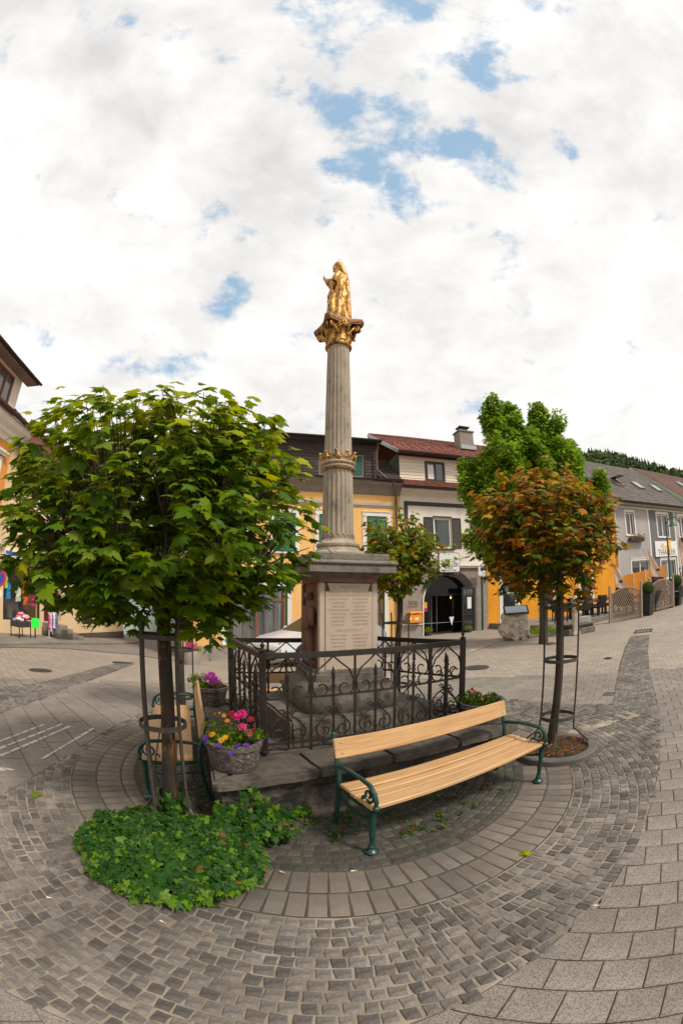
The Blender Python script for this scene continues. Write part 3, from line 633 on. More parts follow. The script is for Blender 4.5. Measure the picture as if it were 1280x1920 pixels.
def slab_poly(poly, z0, z1, seed):
    """a worn stone slab: rounded upper edges, slightly uneven"""
    bm = bmesh.new(); vs = [bm.verts.new((x, y, z0)) for x, y in poly]; f = bm.faces.new(vs)
    if f.normal.z > 0: f.normal_flip()
    r = bmesh.ops.extrude_face_region(bm, geom=[f]); up = [v for v in r['geom'] if isinstance(v, bmesh.types.BMVert)]
    for v in up: v.co.z = z1
    bm.normal_update(); bmesh.ops.recalc_face_normals(bm, faces=bm.faces[:])
    bmesh.ops.bevel(bm, geom=[e for e in bm.edges if max(v.co.z for v in e.verts) > z1 - .001], offset=.022, segments=2, affect='EDGES')
    bmesh.ops.subdivide_edges(bm, edges=[e for e in bm.edges if e.calc_length() > .15], cuts=4, use_grid_fill=True)
    for v in bm.verts: v.co += Vector((1, 1, .7)) * (mnoise.noise(v.co * 6 + Vector((seed, 0, 0))) * .012)
    mb = MB(); bm.verts.index_update(); mb.add([v.co[:] for v in bm.verts], [[v.index for v in f.verts] for f in bm.faces]); bm.free(); return mb
i_ = 0
for i in range(n):
    a0, a1 = Vector(PLINTH[i]), Vector(PLINTH[(i + 1) % n]); b0, b1 = Vector(P2[i]), Vector(P2[(i + 1) % n]); m_ = max(1, round((a1 - a0).length / 1.5))
    for k in range(m_):
        f0, f1 = (k + .0015) / m_, (k + .9985) / m_
        slab_poly([tuple(a0.lerp(a1, f0)), tuple(a0.lerp(a1, f1)), tuple(b0.lerp(b1, f1)), tuple(b0.lerp(b1, f0))], .325, .40, i_).build('cap_slab', m_cap, pl, smooth=True); i_ += 1
slab_poly(inset(P2, .006), .285, .394, 50).build('cap_slab', m_cap, pl, smooth=True)

# ------------------------------------------------------------------ the column
MX, MY = -.035, 4.17
mo = thing('memorial_column', 'tall fluted stone column with gilded capital on an inscribed pedestal', 'column', (MX, MY, .4))
RP = R(21.5)
bk = slab_poly([(-.41, 3.37), (.90, 4.0), (.37, 5.09), (-.94, 4.46)], .39, .63, 9); bk.build('step_block', m_block, mo, smooth=True)
# swelling base stone: square with rounded profile
cu = MB(); prof = [(.455, .62), (.475, .66), (.485, .72), (.475, .79), (.44, .85), (.39, .885), (.365, .90), (.36, .965)]
vs = []; NS = 48
for (h, z) in prof:
    for k in range(NS):
        a = 2 * PI * k / NS; c, s = math.cos(a), math.sin(a); q = (abs(c) ** 7 + abs(s) ** 7) ** (-1 / 7)
        x, y = h * q * c, h * q * s; e = mnoise.noise(Vector((x * 4, y * 4, z * 4))) * .02; x, y = x * (1 + e), y * (1 + e)
        vs.append((MX + x * math.cos(RP) - y * math.sin(RP), MY + x * math.sin(RP) + y * math.cos(RP), z))
cu.add(vs, [(i * NS + k, i * NS + (k + 1) % NS, (i + 1) * NS + (k + 1) % NS, (i + 1) * NS + k) for i in range(len(prof) - 1) for k in range(NS)] + [tuple(range((len(prof) - 1) * NS, len(prof) * NS))])
cu.build('base_stone', m_block, mo, smooth=True)
MP = Matrix.Translation((MX, MY, 0)) @ Matrix.Rotation(RP, 4, 'Z')      # pedestal frame: front face at y = -.285
h = .287
core = MB(MP); core.box(-h + .03, h - .03, -h + .03, h - .03, .96, 1.84); core.build('pedestal_core', m_red, mo)
# corner pilasters and frame of the faces
for sx in (-1, 1):
    for sy in (-1, 1):
        MB(MP).bev(*sorted((sx * h, sx * (h - .055))), *sorted((sy * h, sy * (h - .055))), .967, 1.80, .006).build('corner_strip', m_plaque if sy < 0 else m_red, mo)
MB(MP).bev(-h + .001, h - .001, -h + .001, h - .001, 1.802, 1.86, .004).build('frieze', m_red, mo)
MB(MP).bev(-h - .012, h + .012, -h - .012, h + .012, .95, .998, .01).build('foot_moulding', m_block, mo)
# inscription plaque: upper corners notched to triangles
pq = MB(MP); w_ = h - .058
poly = [(-w_, 1.002), (w_, 1.002), (w_, 1.72), (w_ - .045, 1.725), (w_ - .018, 1.795), (-w_ + .018, 1.795), (-w_ + .045, 1.725), (-w_, 1.72)]
vs = [(x, -h - .004, z) for x, z in poly] + [(x, -h + .04, z) for x, z in poly]; k = len(poly)
pq.add(vs, [tuple(range(k)), tuple(range(k, 2 * k))[::-1]] + [((i + 1) % k, i, k + i, k + (i + 1) % k) for i in range(k)])
pq.build('plaque', m_plaque, mo)
ins = MB()
def face_text(s, x, z, size, sx=1.0):
    M = MP @ Matrix.Translation((x, -h - .0045, z)) @ Matrix.Rotation(PI / 2, 4, 'X')
    q = text_mb(s, size, M, .0006, 'CENTER', sx); ins.add(q.v, q.f)
face_text('NAINTSCH', 0, 1.762, .040)
left = ['PRENNINGER MARTIN', 'SCHWEIGHOFER JOHANN', 'GRABNER BALTHASAR', 'DOBLER FRANZ', 'DERLER JOSEF', 'UNTERBERGER JOHANN', 'WILFINGER ALOIS', 'PICHLER FRANZ', 'ALMER JOHANN', 'ZOTTER JOSEF']
right = ['WILFLING GEORG', 'SCHREINER VALENTIN', 'WALTERSDORFER', 'EITLJOERG PETER', 'REITER KARL', 'PAIER KASPAR', 'KOHLHOFER JOHANN', 'TAUSENDSCHOEN J.', 'LINDNER FRANZ', 'VORRABER JOSEF']
for i in range(10):
    z = 1.718 - i * .0335; face_text(left[i], -.107, z, .0235, .82); face_text(right[i], .107, z, .0235, .82)
face_text('VIERTELFEISTRITZ', 0, 1.362, .034)
l2 = ['WOELFL FLORIAN', 'KREIMER JOHANN', 'PAIERL MICHAEL', 'HOEFLER PETER', 'GRUBER']; r2 = ['WILHELM ANTON', 'SCHAFFERHOFER', 'SOMMER JOSEF', 'STEINER JOSEF', 'MATTHIAS']
for i in range(5):
    z = 1.318 - i * .0335; face_text(l2[i], -.107 if i < 4 else -.06, z, .0235, .82); face_text(r2[i], .107 if i < 4 else .07, z, .0235, .82)
ins.build('inscription', m_letter, mo)
# relief figure of a soldier on the left face
def remesh(mb, vox, name, m, parent, smooth_it=2, label=None):
    me = mb.mesh('tmp', m); ob = bpy.data.objects.new('tmp', me); COL.objects.link(ob)
    md = ob.modifiers.new('r', 'REMESH'); md.mode = 'VOXEL'; md.voxel_size = vox
    sm = ob.modifiers.new('s', 'SMOOTH'); sm.iterations = smooth_it; sm.factor = .5
    dg = bpy.context.evaluated_depsgraph_get(); dg.update(); me2 = bpy.data.meshes.new_from_object(ob.evaluated_get(dg))
    bpy.data.objects.remove(ob); bpy.data.meshes.remove(me)
    me2.polygons.foreach_set('use_smooth', [True] * len(me2.polygons)); me2.materials.clear(); me2.materials.append(m)
    if parent is not None:
        o = Vector(ROOT[parent.name]); me2.transform(Matrix.Translation(-o))
    ob = bpy.data.objects.new(name, me2); COL.objects.link(ob)
    if parent is not None: ob.parent = parent
    if label: ob['label'] = label
    return ob
ML = MP @ Matrix.Rotation(-PI / 2, 4, 'Z')               # left face: local front is -y again
rf = MB(ML)
rf.tube([(.02, -h + .01, 1.06), (.03, -h, 1.2), (.0, -h - .005, 1.36)], [.032, .04, .05], 10); rf.tube([(-.09, -h + .01, 1.07), (-.07, -h - .01, 1.22), (-.02, -h - .005, 1.36)], [.03, .038, .05], 10)
rf.tube([(-.01, -h, 1.33), (-.01, -h - .01, 1.46), (0, -h - .005, 1.58)], [.055, .07, .075], 10); rf.ball((0, -h - .01, 1.68), .048)
rf.tube([(.07, -h - .005, 1.56), (.10, -h - .02, 1.46), (.04, -h - .035, 1.38)], [.03, .028, .022], 8); rf.tube([(-.07, -h - .005, 1.56), (-.11, -h - .02, 1.45), (-.14, -h - .02, 1.34)], [.03, .026, .02], 8)
rf.box(-.17, .14, -h - .03, -h + .03, 1.035, 1.062); rf.box(-.02, .13, -h - .02, -h + .01, 1.40, 1.56)
rf.tube([(.05, -h - .02, 1.06), (.075, -h - .03, 1.09)], [.025, .02], 8); rf.tube([(-.09, -h - .02, 1.07), (-.11, -h - .04, 1.085)], [.025, .02], 8)
remesh(rf, .009, 'relief_figure', m_red, mo)
# cornice and column foot
MB().sqlathe([(.30, 1.852), (.315, 1.862), (.33, 1.872), (.345, 1.885), (.412, 1.888), (.417, 1.892), (.417, 1.955), (.41, 1.958), (.43, 1.963), (.437, 1.975), (.43, 1.988), (.40, 1.997), (.385, 2.005)], RP, (MX, MY, 0)).build('cornice', m_cornice, mo)
MB().sqlathe([(.36, 2.004), (.37, 2.01), (.372, 2.06), (.365, 2.068), (.30, 2.072)], RP, (MX, MY, 0)).build('foot_slab', m_cornice, mo)
MB().lathe([(.262, 2.07), (.268, 2.085), (.262, 2.10), (.235, 2.112), (.222, 2.118), (.22, 2.128), (.205, 2.14), (.203, 2.15), (.215, 2.162), (.217, 2.18), (.205, 2.196), (.186, 2.203), (.178, 2.212), (.172, 2.225)], (MX, MY, 0), 48).build('column_base', m_col, mo, smooth=True)
def flute(dep, nf, z0, z1):
    def f(a, z):
        e = min(1, max(0, (z - z0) / .05)) * min(1, max(0, (z1 - z) / .05)); return 1 - dep * e * max(0, math.sin(nf * a / 2) ** 2 * 1.25 - .25)
    return f
def shaft(r0, r1, z0, z1, dep): 
    zs_ = [z0, z0 + .02, z0 + .045, z0 + .07] + [z0 + .07 + (z1 - z0 - .14) * i / 6 for i in range(1, 6)] + [z1 - .07, z1 - .045, z1 - .02, z1]
    return MB().lathe([(r0 + (r1 - r0) * (z - z0) / (z1 - z0), z) for z in zs_], (MX, MY, 0), 144, fn=flute(dep, 20, z0, z1))
shaft(.158, .148, 2.222, 2.945, .085).build('lower_shaft', m_col, mo, smooth=True)
ar = MB()                                               # small arches where the flutes begin
for k in range(20):
    a = 2 * PI * k / 20; pts = []
    for j in range(7):
        th = PI * j / 6; aa = a + .105 * math.cos(th); z = 2.245 + .035 * math.sin(th); pts.append((MX + .161 * math.cos(aa), MY + .161 * math.sin(aa), z))
    ar.tube(pts, .0045, 4)
ar.build('flute_arches', m_col, mo)
MB().lathe([(.155, 2.94), (.172, 2.948), (.178, 2.96), (.172, 2.972), (.166, 2.978), (.18, 2.986), (.186, 3.0), (.18, 3.014), (.15, 3.02)], (MX, MY, 0), 40).build('ring_moulding', m_col, mo, smooth=True)
MB().lathe([(.158, 2.93), (.168, 2.935), (.170, 2.942), (.160, 2.947)], (MX, MY, 0), 40).build('gilded_fillet', m_gold, mo, smooth=True)
shaft(.143, .126, 3.015, 4.445, .075).build('upper_shaft', m_col, mo, smooth=True)
cr = MB()                                               # crown round the shaft: band, points and balls
cr.lathe([(.172, 3.012), (.176, 3.015), (.178, 3.04), (.172, 3.045), (.160, 3.043)], (MX, MY, 0), 36)
NB = 10
for k in range(NB):
    a = 2 * PI * (k + .35) / NB; p = lambda aa, r_, z: (MX + r_ * math.cos(aa), MY + r_ * math.sin(aa), z)
    cr.tube([p(a - .26, .172, 3.045), p(a - .10, .176, 3.062), p(a - .02, .182, 3.105)], [.008, .009, .007], 5); cr.tube([p(a + .26, .172, 3.045), p(a + .10, .176, 3.062), p(a + .02, .182, 3.105)], [.008, .009, .007], 5)
    cr.ball(p(a, .183, 3.108), .019, 8, 5); cr.ball(p(a + PI / NB, .176, 3.072), .011, 6, 4); cr.ball(p(a, .176, 3.05), .014, 6, 4)
cr.build('crown_band', m_gold, mo, smooth=True)
# Corinthian capital
cap = MB()
cap.lathe([(.134, 4.43), (.152, 4.437), (.157, 4.45), (.150, 4.463), (.138, 4.468)], (MX, MY, 0), 32)
cap.build('necking', m_gold, mo, smooth=True)
MB().lathe([(.136, 4.462), (.138, 4.55), (.146, 4.63), (.166, 4.685), (.185, 4.70)], (MX, MY, 0), 32).build('bell', m_gold, mo, smooth=True)
def acanthus(a, r0, z0, ht, out, wd):
    mb = MB(); vs = []; N_ = 7; prof = []
    for i in range(N_):
        f = i / (N_ - 1); prof.append((r0 + out * (f ** 2.2) * .9, z0 + ht * math.sin(f * 1.75) / .985, wd * (1 - .55 * f ** 3) * (1 + .18 * math.sin(f * 16))))
    prof.append((prof[-1][0] + .012, prof[-1][1] - .022, wd * .3))
    for (r_, z, w_) in prof:
        for s in (-1, -.5, 0, .5, 1):
            aa = a + s * w_ / r_ / 2 * 1.0; rr_ = r_ + (.010 if abs(s) == .5 else (.004 if s == 0 else -.008)); vs.append((MX + rr_ * math.cos(aa), MY + rr_ * math.sin(aa), z))
    m_ = len(prof); off = len(vs); vs += [(MX + (x - MX) * .93, MY + (y - MY) * .93, z - .004) for x, y, z in vs]
    fs = [(i * 5 + k, i * 5 + k + 1, (i + 1) * 5 + k + 1, (i + 1) * 5 + k) for i in range(m_ - 1) for k in range(4)]
    fs += [tuple(off + q for q in f[::-1]) for f in fs] + [(i * 5, (i + 1) * 5, off + (i + 1) * 5, off + i * 5) for i in range(m_ - 1)] + [(i * 5 + 4, off + i * 5 + 4, off + (i + 1) * 5 + 4, (i + 1) * 5 + 4) for i in range(m_ - 1)] + [((m_ - 1) * 5 + k, (m_ - 1) * 5 + k + 1, off + (m_ - 1) * 5 + k + 1, off + (m_ - 1) * 5 + k) for k in range(4)]
    mb.add(vs, fs); return mb
for k in range(8): acanthus(RP + PI / 8 + k * PI / 4, .140, 4.46, .115, .045, .085).build('acanthus_leaf', m_gold, mo, smooth=True)
for k in range(8): acanthus(RP + k * PI / 4, .142, 4.50, .165, .055, .09).build('acanthus_leaf', m_gold, mo, smooth=True)
for k in range(4):                                      # corner volutes in pairs, flower between
    a = RP + PI / 4 + k * PI / 2
    for s in (-1, 1):
        vb = MB(); pts = []; rs = []
        ra = Vector((math.cos(a), math.sin(a), 0)); ta = Vector((-math.sin(a), math.cos(a), 0)); dirv = (ra + ta * s * .28).normalized()
        c0 = Vector((MX, MY, 0))
        for i in range(7): f = i / 6; pts.append(c0 + dirv * 0 + ra * (.15 + .075 * f) + ta * s * (.075 - .050 * f) + Vector((0, 0, 4.56 + .125 * f))); rs.append(.012 + .004 * f)
        cc = c0 + ra * .232 + ta * s * .024 + Vector((0, 0, 4.655))
        for i in range(1, 15):
            th = PI / 2 - i * .62; q = .040 * (1 - i / 17); pts.append(cc + ra * (q * math.cos(th)) + Vector((0, 0, q * math.sin(th)))); rs.append(.014 - .0003 * i)
        vb.tube(pts, rs, 6); vb.ball(cc, .015, 8, 5); vb.build('volute', m_gold, mo, smooth=True)
    b2 = RP + k * PI / 2
    fl = MB(); c0 = Vector((MX + .20 * math.cos(b2), MY + .20 * math.sin(b2), 4.70)); ra = Vector((math.cos(b2), math.sin(b2), 0)); ta = Vector((-math.sin(b2), math.cos(b2), 0))
    for i in range(6):
        th = i * PI / 3; fl.ball(c0 + ta * .026 * math.cos(th) + Vector((0, 0, .026 * math.sin(th))), .018, 7, 5)
    fl.ball(c0 + ra * .012, .016, 8, 5); fl.build('capital_flower', m_gold, mo, smooth=True)
    for s in (-1, 1):
        hv = MB(); pts = []; cc = c0 - ra * .012 + ta * s * .058 + Vector((0, 0, -.02))
        for i in range(10): th = -PI / 2 + s * 0 + i * .6; q = .026 * (1 - i / 13); pts.append(cc + ta * (-s * q * math.cos(th)) + Vector((0, 0, q * math.sin(th))))
        hv.tube([c0 - ra * .05 + ta * s * .04 + Vector((0, 0, -.13)), cc + Vector((0, 0, -.05))] + pts, .010, 5); hv.build('small_volute', m_gold, mo, smooth=True)
ab = MB()                                               # concave abacus with cut corners
def abac(sc, z0, z1):
    poly = []
    for k in range(4):
        a = RP + PI / 4 + k * PI / 2; d = .315 * sc
        c1 = (d * math.cos(a - .10), d * math.sin(a - .10)); c2 = (d * math.cos(a + .10), d * math.sin(a + .10)); poly += [c1, c2]
        n_ = RP + PI / 4 + (k + 1) * PI / 2; e = (d * math.cos(n_ - .10), d * math.sin(n_ - .10))
        for j in range(1, 8):
            f = j / 8; x = c2[0] + (e[0] - c2[0]) * f; y = c2[1] + (e[1] - c2[1]) * f; q = 1 - .155 * math.sin(PI * f) ** 1.0; poly.append((x * q, y * q))
    ab.prism([(MX + x, MY + y) for x, y in poly], z0, z1)
abac(.955, 4.702, 4.722); abac(.985, 4.722, 4.74); abac(1.0, 4.74, 4.772)
ab.build('abacus', m_bronze, mo)

# ------------------------------------------------------------------ gilded statue (faces left, hands joined in prayer)
SZ = 4.772; SS = 1.16
stt = thing('gilded_statue', 'gilded statue of a praying woman in long robes on top of the column', 'statue', (MX, MY, SZ))
MS = Matrix.Translation((MX + .005, MY - .01, SZ)) @ Matrix.Rotation(R(168), 4, 'Z') @ Matrix.Diagonal((SS * .82, SS * .82, SS, 1))   # local +x is her front
bd = MB(MS); NR = 40; rings = []
prof = [(.0, .150, .135, .0), (.03, .150, .130, .0), (.10, .135, .118, .005), (.20, .128, .112, .012), (.30, .13, .11, .022), (.40, .128, .112, .018), (.48, .118, .108, .008), (.55, .098, .105, -.006), (.62, .092, .112, -.014), (.70, .085, .118, -.016), (.755, .062, .095, -.012), (.785, .04, .05, -.002), (.83, .032, .034, .006)]
vs = []
for (z, rx, ry, cx_) in prof:
    for k in range(NR):
        a = 2 * PI * k / NR; fold = 0.
        if z < .58: fold = .10 * math.sin(5 * a + 7 * z + 1.2) + .085 * math.sin(9 * a - 9 * z) + .05 * math.sin(3 * a + 14 * z)
        fold *= min(1, (.62 - z) * 5) if z < .62 else 0
        vs.append((cx_ + rx * (1 + fold) * math.cos(a), ry * (1 + fold) * math.sin(a), z))
m_ = len(prof); bd.add(vs, [(i * NR + k, i * NR + (k + 1) % NR, (i + 1) * NR + (k + 1) % NR, (i + 1) * NR + k) for i in range(m_ - 1) for k in range(NR)] + [tuple(range(NR))[::-1], tuple(range((m_ - 1) * NR, m_ * NR))])
bd.ball((.035, 0, .905), .058, 14, 10, sc=(1.0, .84, 1.22))                               # head
bd.ball((.087, 0, .898), .011, 6, 5); bd.ball((.080, 0, .874), .012, 6, 5); bd.ball((.072, 0, .850), .020, 8, 6)   # nose, mouth, chin
bd.ball((.078, .018, .918), .011, 6, 5); bd.ball((.078, -.018, .918), .011, 6, 5)
bd.ball((.006, 0, .932), .066, 12, 8, sc=(1.05, .98, .9)); bd.tube([(-.03, 0, .91), (-.055, .0, .83), (-.075, 0, .76)], [.042, .036, .045], 10)   # hair and veil
bd.tube([(.035, 0, .85), (.01, 0, .79)], [.032, .04], 10)
for s in (-1, 1):                                        # sleeves, forearms, joined hands
    bd.tube([(-.015, s * .098, .735), (.012, s * .125, .65), (.045, s * .122, .585)], [.042, .046, .046], 10)
    bd.tube([(.045, s * .12, .58), (.115, s * .085, .625), (.178, s * .035, .69)], [.044, .034, .022], 10)
    bd.tube([(.06, s * .122, .57), (.085, s * .118, .50), (.07, s * .112, .42)], [.036, .026, .008], 8)
    bd.tube([(.178, s * .026, .69), (.205, s * .012, .735), (.216, s * .008, .79)], [.019, .018, .009], 8)
# mantle from the shoulders down the back, sash across the front, folds over the knee
bd.tube([(-.085, 0, .76), (-.105, .02, .62), (-.11, .0, .42), (-.115, -.02, .22), (-.12, -.03, .05)], [.035, .04, .04, .042, .04], 9)
bd.tube([(-.09, -.07, .60), (-.02, -.118, .50), (.07, -.105, .43), (.135, -.03, .37), (.13, .06, .33)], [.022, .026, .03, .028, .02], 8)
for (x, y, r_, zt, zb, dx) in ((.115, -.085, .02, .40, .16, .02), (.055, -.118, .018, .44, .05, .03), (-.01, -.13, .018, .46, .1, -.01), (-.07, -.115, .02, .5, .04, -.03), (.15, -.02, .022, .36, .03, .01), (-.04, -.128, .012, .4, .02, -.05), (.09, -.108, .012, .36, .02, .05)):
    bd.tube([(x, y, zt), (x + dx * .5, y - .006, (zt + zb) / 2), (x + dx, y - .002, zb)], [r_ * .5, r_, r_ * .8], 7)
remesh(bd, .0062, 'figure', m_gold, stt, 1)
rk = MB(MS); rk.ball((0, 0, .0), .135, 14, 8, sc=(1.1, 1.0, .22)); rk.ball((-.10, -.09, .0), .07, 10, 6, sc=(1, 1, .4)); rk.ball((-.02, -.12, .01), .05, 10, 6, sc=(1.5, .7, .4))
remesh(rk, .010, 'rock_base', m_gold, stt, 1)
hl = MB(MS); hl.tube([(.0 - .03 * math.sin(a), .052 * math.cos(a), 1.0 + .02 * math.sin(a)) for a in np.linspace(0, 2 * PI, 21)], .0022, 4); hl.build('halo_ring', m_gold, stt)

# ------------------------------------------------------------------ wrought-iron fence
FQ = [Vector((-.595, 3.19)), Vector((1.17, 4.02)), Vector((.34, 4.83)), Vector((-1.135, 4.29))]
fe = thing('iron_fence', 'dark wrought iron fence with scrolls and spear bars round the pedestal', 'fence', (0, 4.0, .4))
ZB, ZM, ZT = .47, .855, 1.205
for p in FQ:
    q = MB(); q.bev(p.x - .025, p.x + .025, p.y - .025, p.y + .025, .39, 1.235, .004); po = q.build('post', m_fence, fe)
    MB().lathe([(.03, .392), (.034, .41), (.026, .425), (.03, .44), (.023, .45)], (p.x, p.y, 0), 10).build('post_foot', m_fence, po)
    MB().lathe([(.014, 1.234), (.032, 1.242), (.034, 1.248), (.012, 1.258), (.010, 1.27), (.018, 1.282), (.019, 1.292), (.008, 1.304), (.009, 1.312), (.001, 1.335)], (p.x, p.y, 0), 10).build('finial', m_fence, po)
def spiral(c, r0, r1, a0, a1, n_=12): return [(c[0] + (r0 + (r1 - r0) * i / n_) * math.cos(a0 + (a1 - a0) * i / n_), c[1] + (r0 + (r1 - r0) * i / n_) * math.sin(a0 + (a1 - a0) * i / n_)) for i in range(n_ + 1)]
for si, nb in ((0, 5), (1, 3), (2, 4), (3, 3)):
    A, B = FQ[si], FQ[(si + 1) % 4]; d = (B - A); Ln = d.length; d = d / Ln; nrm = Vector((d.y, -d.x)); hw = .021
    P3 = lambda s, z, o=0.: (A.x + d.x * s + nrm.x * o, A.y + d.y * s + nrm.y * o, z)
    MB().bar(P3(hw, ZT), P3(Ln - hw, ZT), .042, .046).build('top_rail', m_fence, fe)
    MB().bar(P3(hw, ZM), P3(Ln - hw, ZM), .018, .018).build('middle_rail', m_fence, fe)
    MB().bar(P3(hw, ZB), P3(Ln - hw, ZB), .022, .018).build('bottom_rail', m_fence, fe)
    w = Ln / nb
    for k in range(1, nb): 
        q = MB(); s = k * w; q.bar(P3(s, .40), P3(s, ZT - .022), .0205, .0205); b_ = q.build('bar', m_fence, fe)
        c = MB(); c.bar(P3(s, .955), P3(s, .975), .038, .038); c.build('collar', m_fence, b_)
    for k in range(nb):
        c = (k + .5) * w; sp = MB()
        sp.bar(P3(c, .42), P3(c, 1.02), .0205, .0205); sp.tube([P3(c, 1.02), P3(c, 1.03), P3(c, 1.055), P3(c, 1.075), P3(c, 1.105)], [.010, .017, .014, .011, .001], 6)
        b_ = sp.build('spear_bar', m_fence, fe)
        [MB().bar(P3(c, z), P3(c, z + .014), .036, .036).build('collar', m_fence, b_) for z in (.525, .725, .93, 1.0)]
        for s in (-1, 1):
            up = [(0, ZT - .02), (w * .16, ZT - .075), (w * .36, 1.07), (w * .46, .985)]
            cc = (w * .265, .915); rr_ = w * .195
            up = [(x, z) for x, z in up] + spiral(cc, rr_ * 1.03, rr_ * .42, .35, -PI * 1.75, 14)
            MB().tube([P3(c + s * x, z, .004 * s) for x, z in up], .0076, 5).build('scroll', m_fence, fe)
            lo = spiral((w * .115, .735), .012, .030, PI * 1.6, PI * .1, 7)[::1] + [(w * .06, .715), (w * .22, .665), (w * .36, .60)] + spiral((w * .215, .555), w * .17, w * .07, .25, -PI * 1.8, 14)
            MB().tube([P3(c + s * x, z, .004 * s) for x, z in lo], .0076, 5).build('scroll', m_fence, fe)

# ------------------------------------------------------------------ benches
def bench(loc, rot, label):
    t = thing('park_bench', label, 'bench', loc, 'benches round the column', rot, local=True); Lb = 1.66
    for i, (y0, y1) in enumerate(((-.205, -.098), (-.088, -.018), (-.008, .062), (.072, .195))):
        zt = .385 + (.010 if i == 3 else 0) ; MB().bev(-Lb / 2, Lb / 2, y0, y1, zt - .03, zt, .006).build('seat_plank', m_wood, t)
    Mb = Matrix.Translation((0, .262, .56)) @ Matrix.Rotation(R(-14), 4, 'X')
    bp_ = MB(Mb); bp_.bev(-Lb / 2, Lb / 2, -.014, .014, 0, .145, .006); bp_ = bp_.build('back_plank', m_wood, t)
    for sx in (-1, 1):
        for dz in (.035, .11): MB(Mb).ball((sx * (Lb / 2 - .05), -.0145, dz), .0085, 8, 4, sc=(1, .5, 1)).build('bolt', m_bolt, bp_)
    for sx in (-1, 1):
        x = sx * (Lb / 2 - .02); fr = MB(); T = lambda y, z: (x, y, z)
        # front leg like a baluster, rear leg raked, seat bearer, back support, arm
        fr.lathe([(.046, 0), (.048, .02), (.03, .03), (.022, .045), (.026, .06), (.018, .075), (.016, .13), (.022, .15), (.017, .165), (.018, .24), (.024, .27), (.018, .285), (.022, .33), (.026, .345)], (x, -.19, 0), 12)
        e = fr.build('front_leg', m_green, t, smooth=True)
        q = MB(); q.tube([T(.245, .36), T(.255, .25), T(.275, .12), T(.30, .015), T(.315, .0)], [.02, .018, .017, .022, .03], 8); q.build('rear_leg', m_green, t, smooth=True)
        q = MB(); q.tube([T(-.205, .338), T(-.1, .335), T(.0, .328), T(.1, .335), T(.245, .36)], .016, 6); q.tube([T(-.19, .29), T(-.10, .25), T(.0, .235), T(.12, .25), T(.25, .27)], .012, 6); q.build('seat_bearer', m_green, t, smooth=True)
        q = MB(); q.tube([T(.245, .36), T(.25, .45), T(.275, .54), T(.295, .63), T(.318, .72)], [.019, .018, .017, .016, .016], 8); q.ball(T(.32, .727), .018, 8, 6); q.build('back_support', m_green, t, smooth=True)
        q = MB(); pts = [T(.262, .50), T(.20, .515), T(.08, .525), T(-.06, .525), T(-.15, .515), T(-.205, .475), T(-.225, .42), T(-.215, .365), T(-.195, .345)]
        q.tube(pts, [.013, .014, .015, .016, .016, .016, .015, .014, .014], 8)
        q.tube([T(-.14 + a[0], .44 + a[1]) for a in spiral((0, 0), .058, .014, PI * .75, PI * .75 + 8.2, 20)], .010, 6); q.tube([T(-.16, .38), T(-.10, .36), T(-.06, .385), T(-.075, .41), T(-.095, .40)], .009, 6); q.ball(T(-.225, .375), .024, 8, 6)
        q.build('armrest', m_green, t, smooth=True)
    return t
bench((.815, 2.86, 0), R(27.5), 'larch plank bench on green cast iron legs at the front of the plinth')
bench((-1.57, 3.62, 0), R(-69.5), 'larch plank bench behind the trunk of the large green maple')
bench((-.42, 5.78, gzs(-.4, 5.8)), R(200), 'larch plank bench behind the iron fence seen from its back')

# ------------------------------------------------------------------ flower tubs
def leaf_blob(mb, c, r, n_, size, mats_n, rs, flat=.7, mi=None):
    for _ in range(n_):
        v = Vector((rs.gauss(0, 1), rs.gauss(0, 1), abs(rs.gauss(0, 1)) * flat)); v = v.normalized() * r * rs.random() ** .35; p = Vector(c) + v
        d = Vector((rs.uniform(-1, 1), rs.uniform(-1, 1), rs.uniform(-.2, .9))).normalized(); u = d.orthogonal().normalized(); w = d.cross(u); s = size * rs.uniform(.6, 1.3)
        mb.add([p - u * s * .5, p + d * .2 * s - w * s * .28, p + u * s * .5, p + d * .1 * s + w * s * .28], [(0, 1, 2, 3)], rs.randrange(mats_n) if mi is None else mi)
FLM = {}
def flm(n_, c): 
    if n_ not in FLM: FLM[n_] = mat('petal_' + n_, c, tuple(q * .75 for q in c), rough=.6, scale=20, rnd=.15, transl=.25)
    return FLM[n_]
def flower(parent, p, kind, size, rs, d=None):
    """one flower head of separate petals"""
    cols = {'pink': (.72, .02, .22), 'magenta': (.42, .015, .30), 'yellow': (.85, .42, .01), 'purple': (.11, .025, .30), 'red': (.5, .012, .02), 'orange': (.8, .25, .01)}
    mb = MB(); d = (d or Vector((rs.uniform(-.4, .4), rs.uniform(-.9, -.2), rs.uniform(.3, .9)))).normalized(); u = d.orthogonal().normalized(); w = d.cross(u); p = Vector(p)
    n_ = {'yellow': 9, 'orange': 9, 'pink': 9, 'magenta': 6, 'purple': 5, 'red': 7}[kind]; layers = 2 if kind in ('pink', 'red') else 1
    for l in range(layers):
        for k in range(n_):
            a = 2 * PI * (k + .5 * l) / n_; e = u * math.cos(a) + w * math.sin(a); f = d.cross(e); s = size * (1 - .35 * l) * rs.uniform(.85, 1.1); lift = d * size * (.12 + .3 * l)
            wd = .42 if n_ < 8 else .30
            mb.add([p, p + e * s * .55 - f * s * wd + lift, p + e * s + lift * .6, p + e * s * .55 + f * s * wd + lift], [(0, 1, 2, 3)])
    mb.ball(p + d * size * .1, size * .22, 6, 4)
    mb.build('flower', flm(kind, cols[kind]), parent)
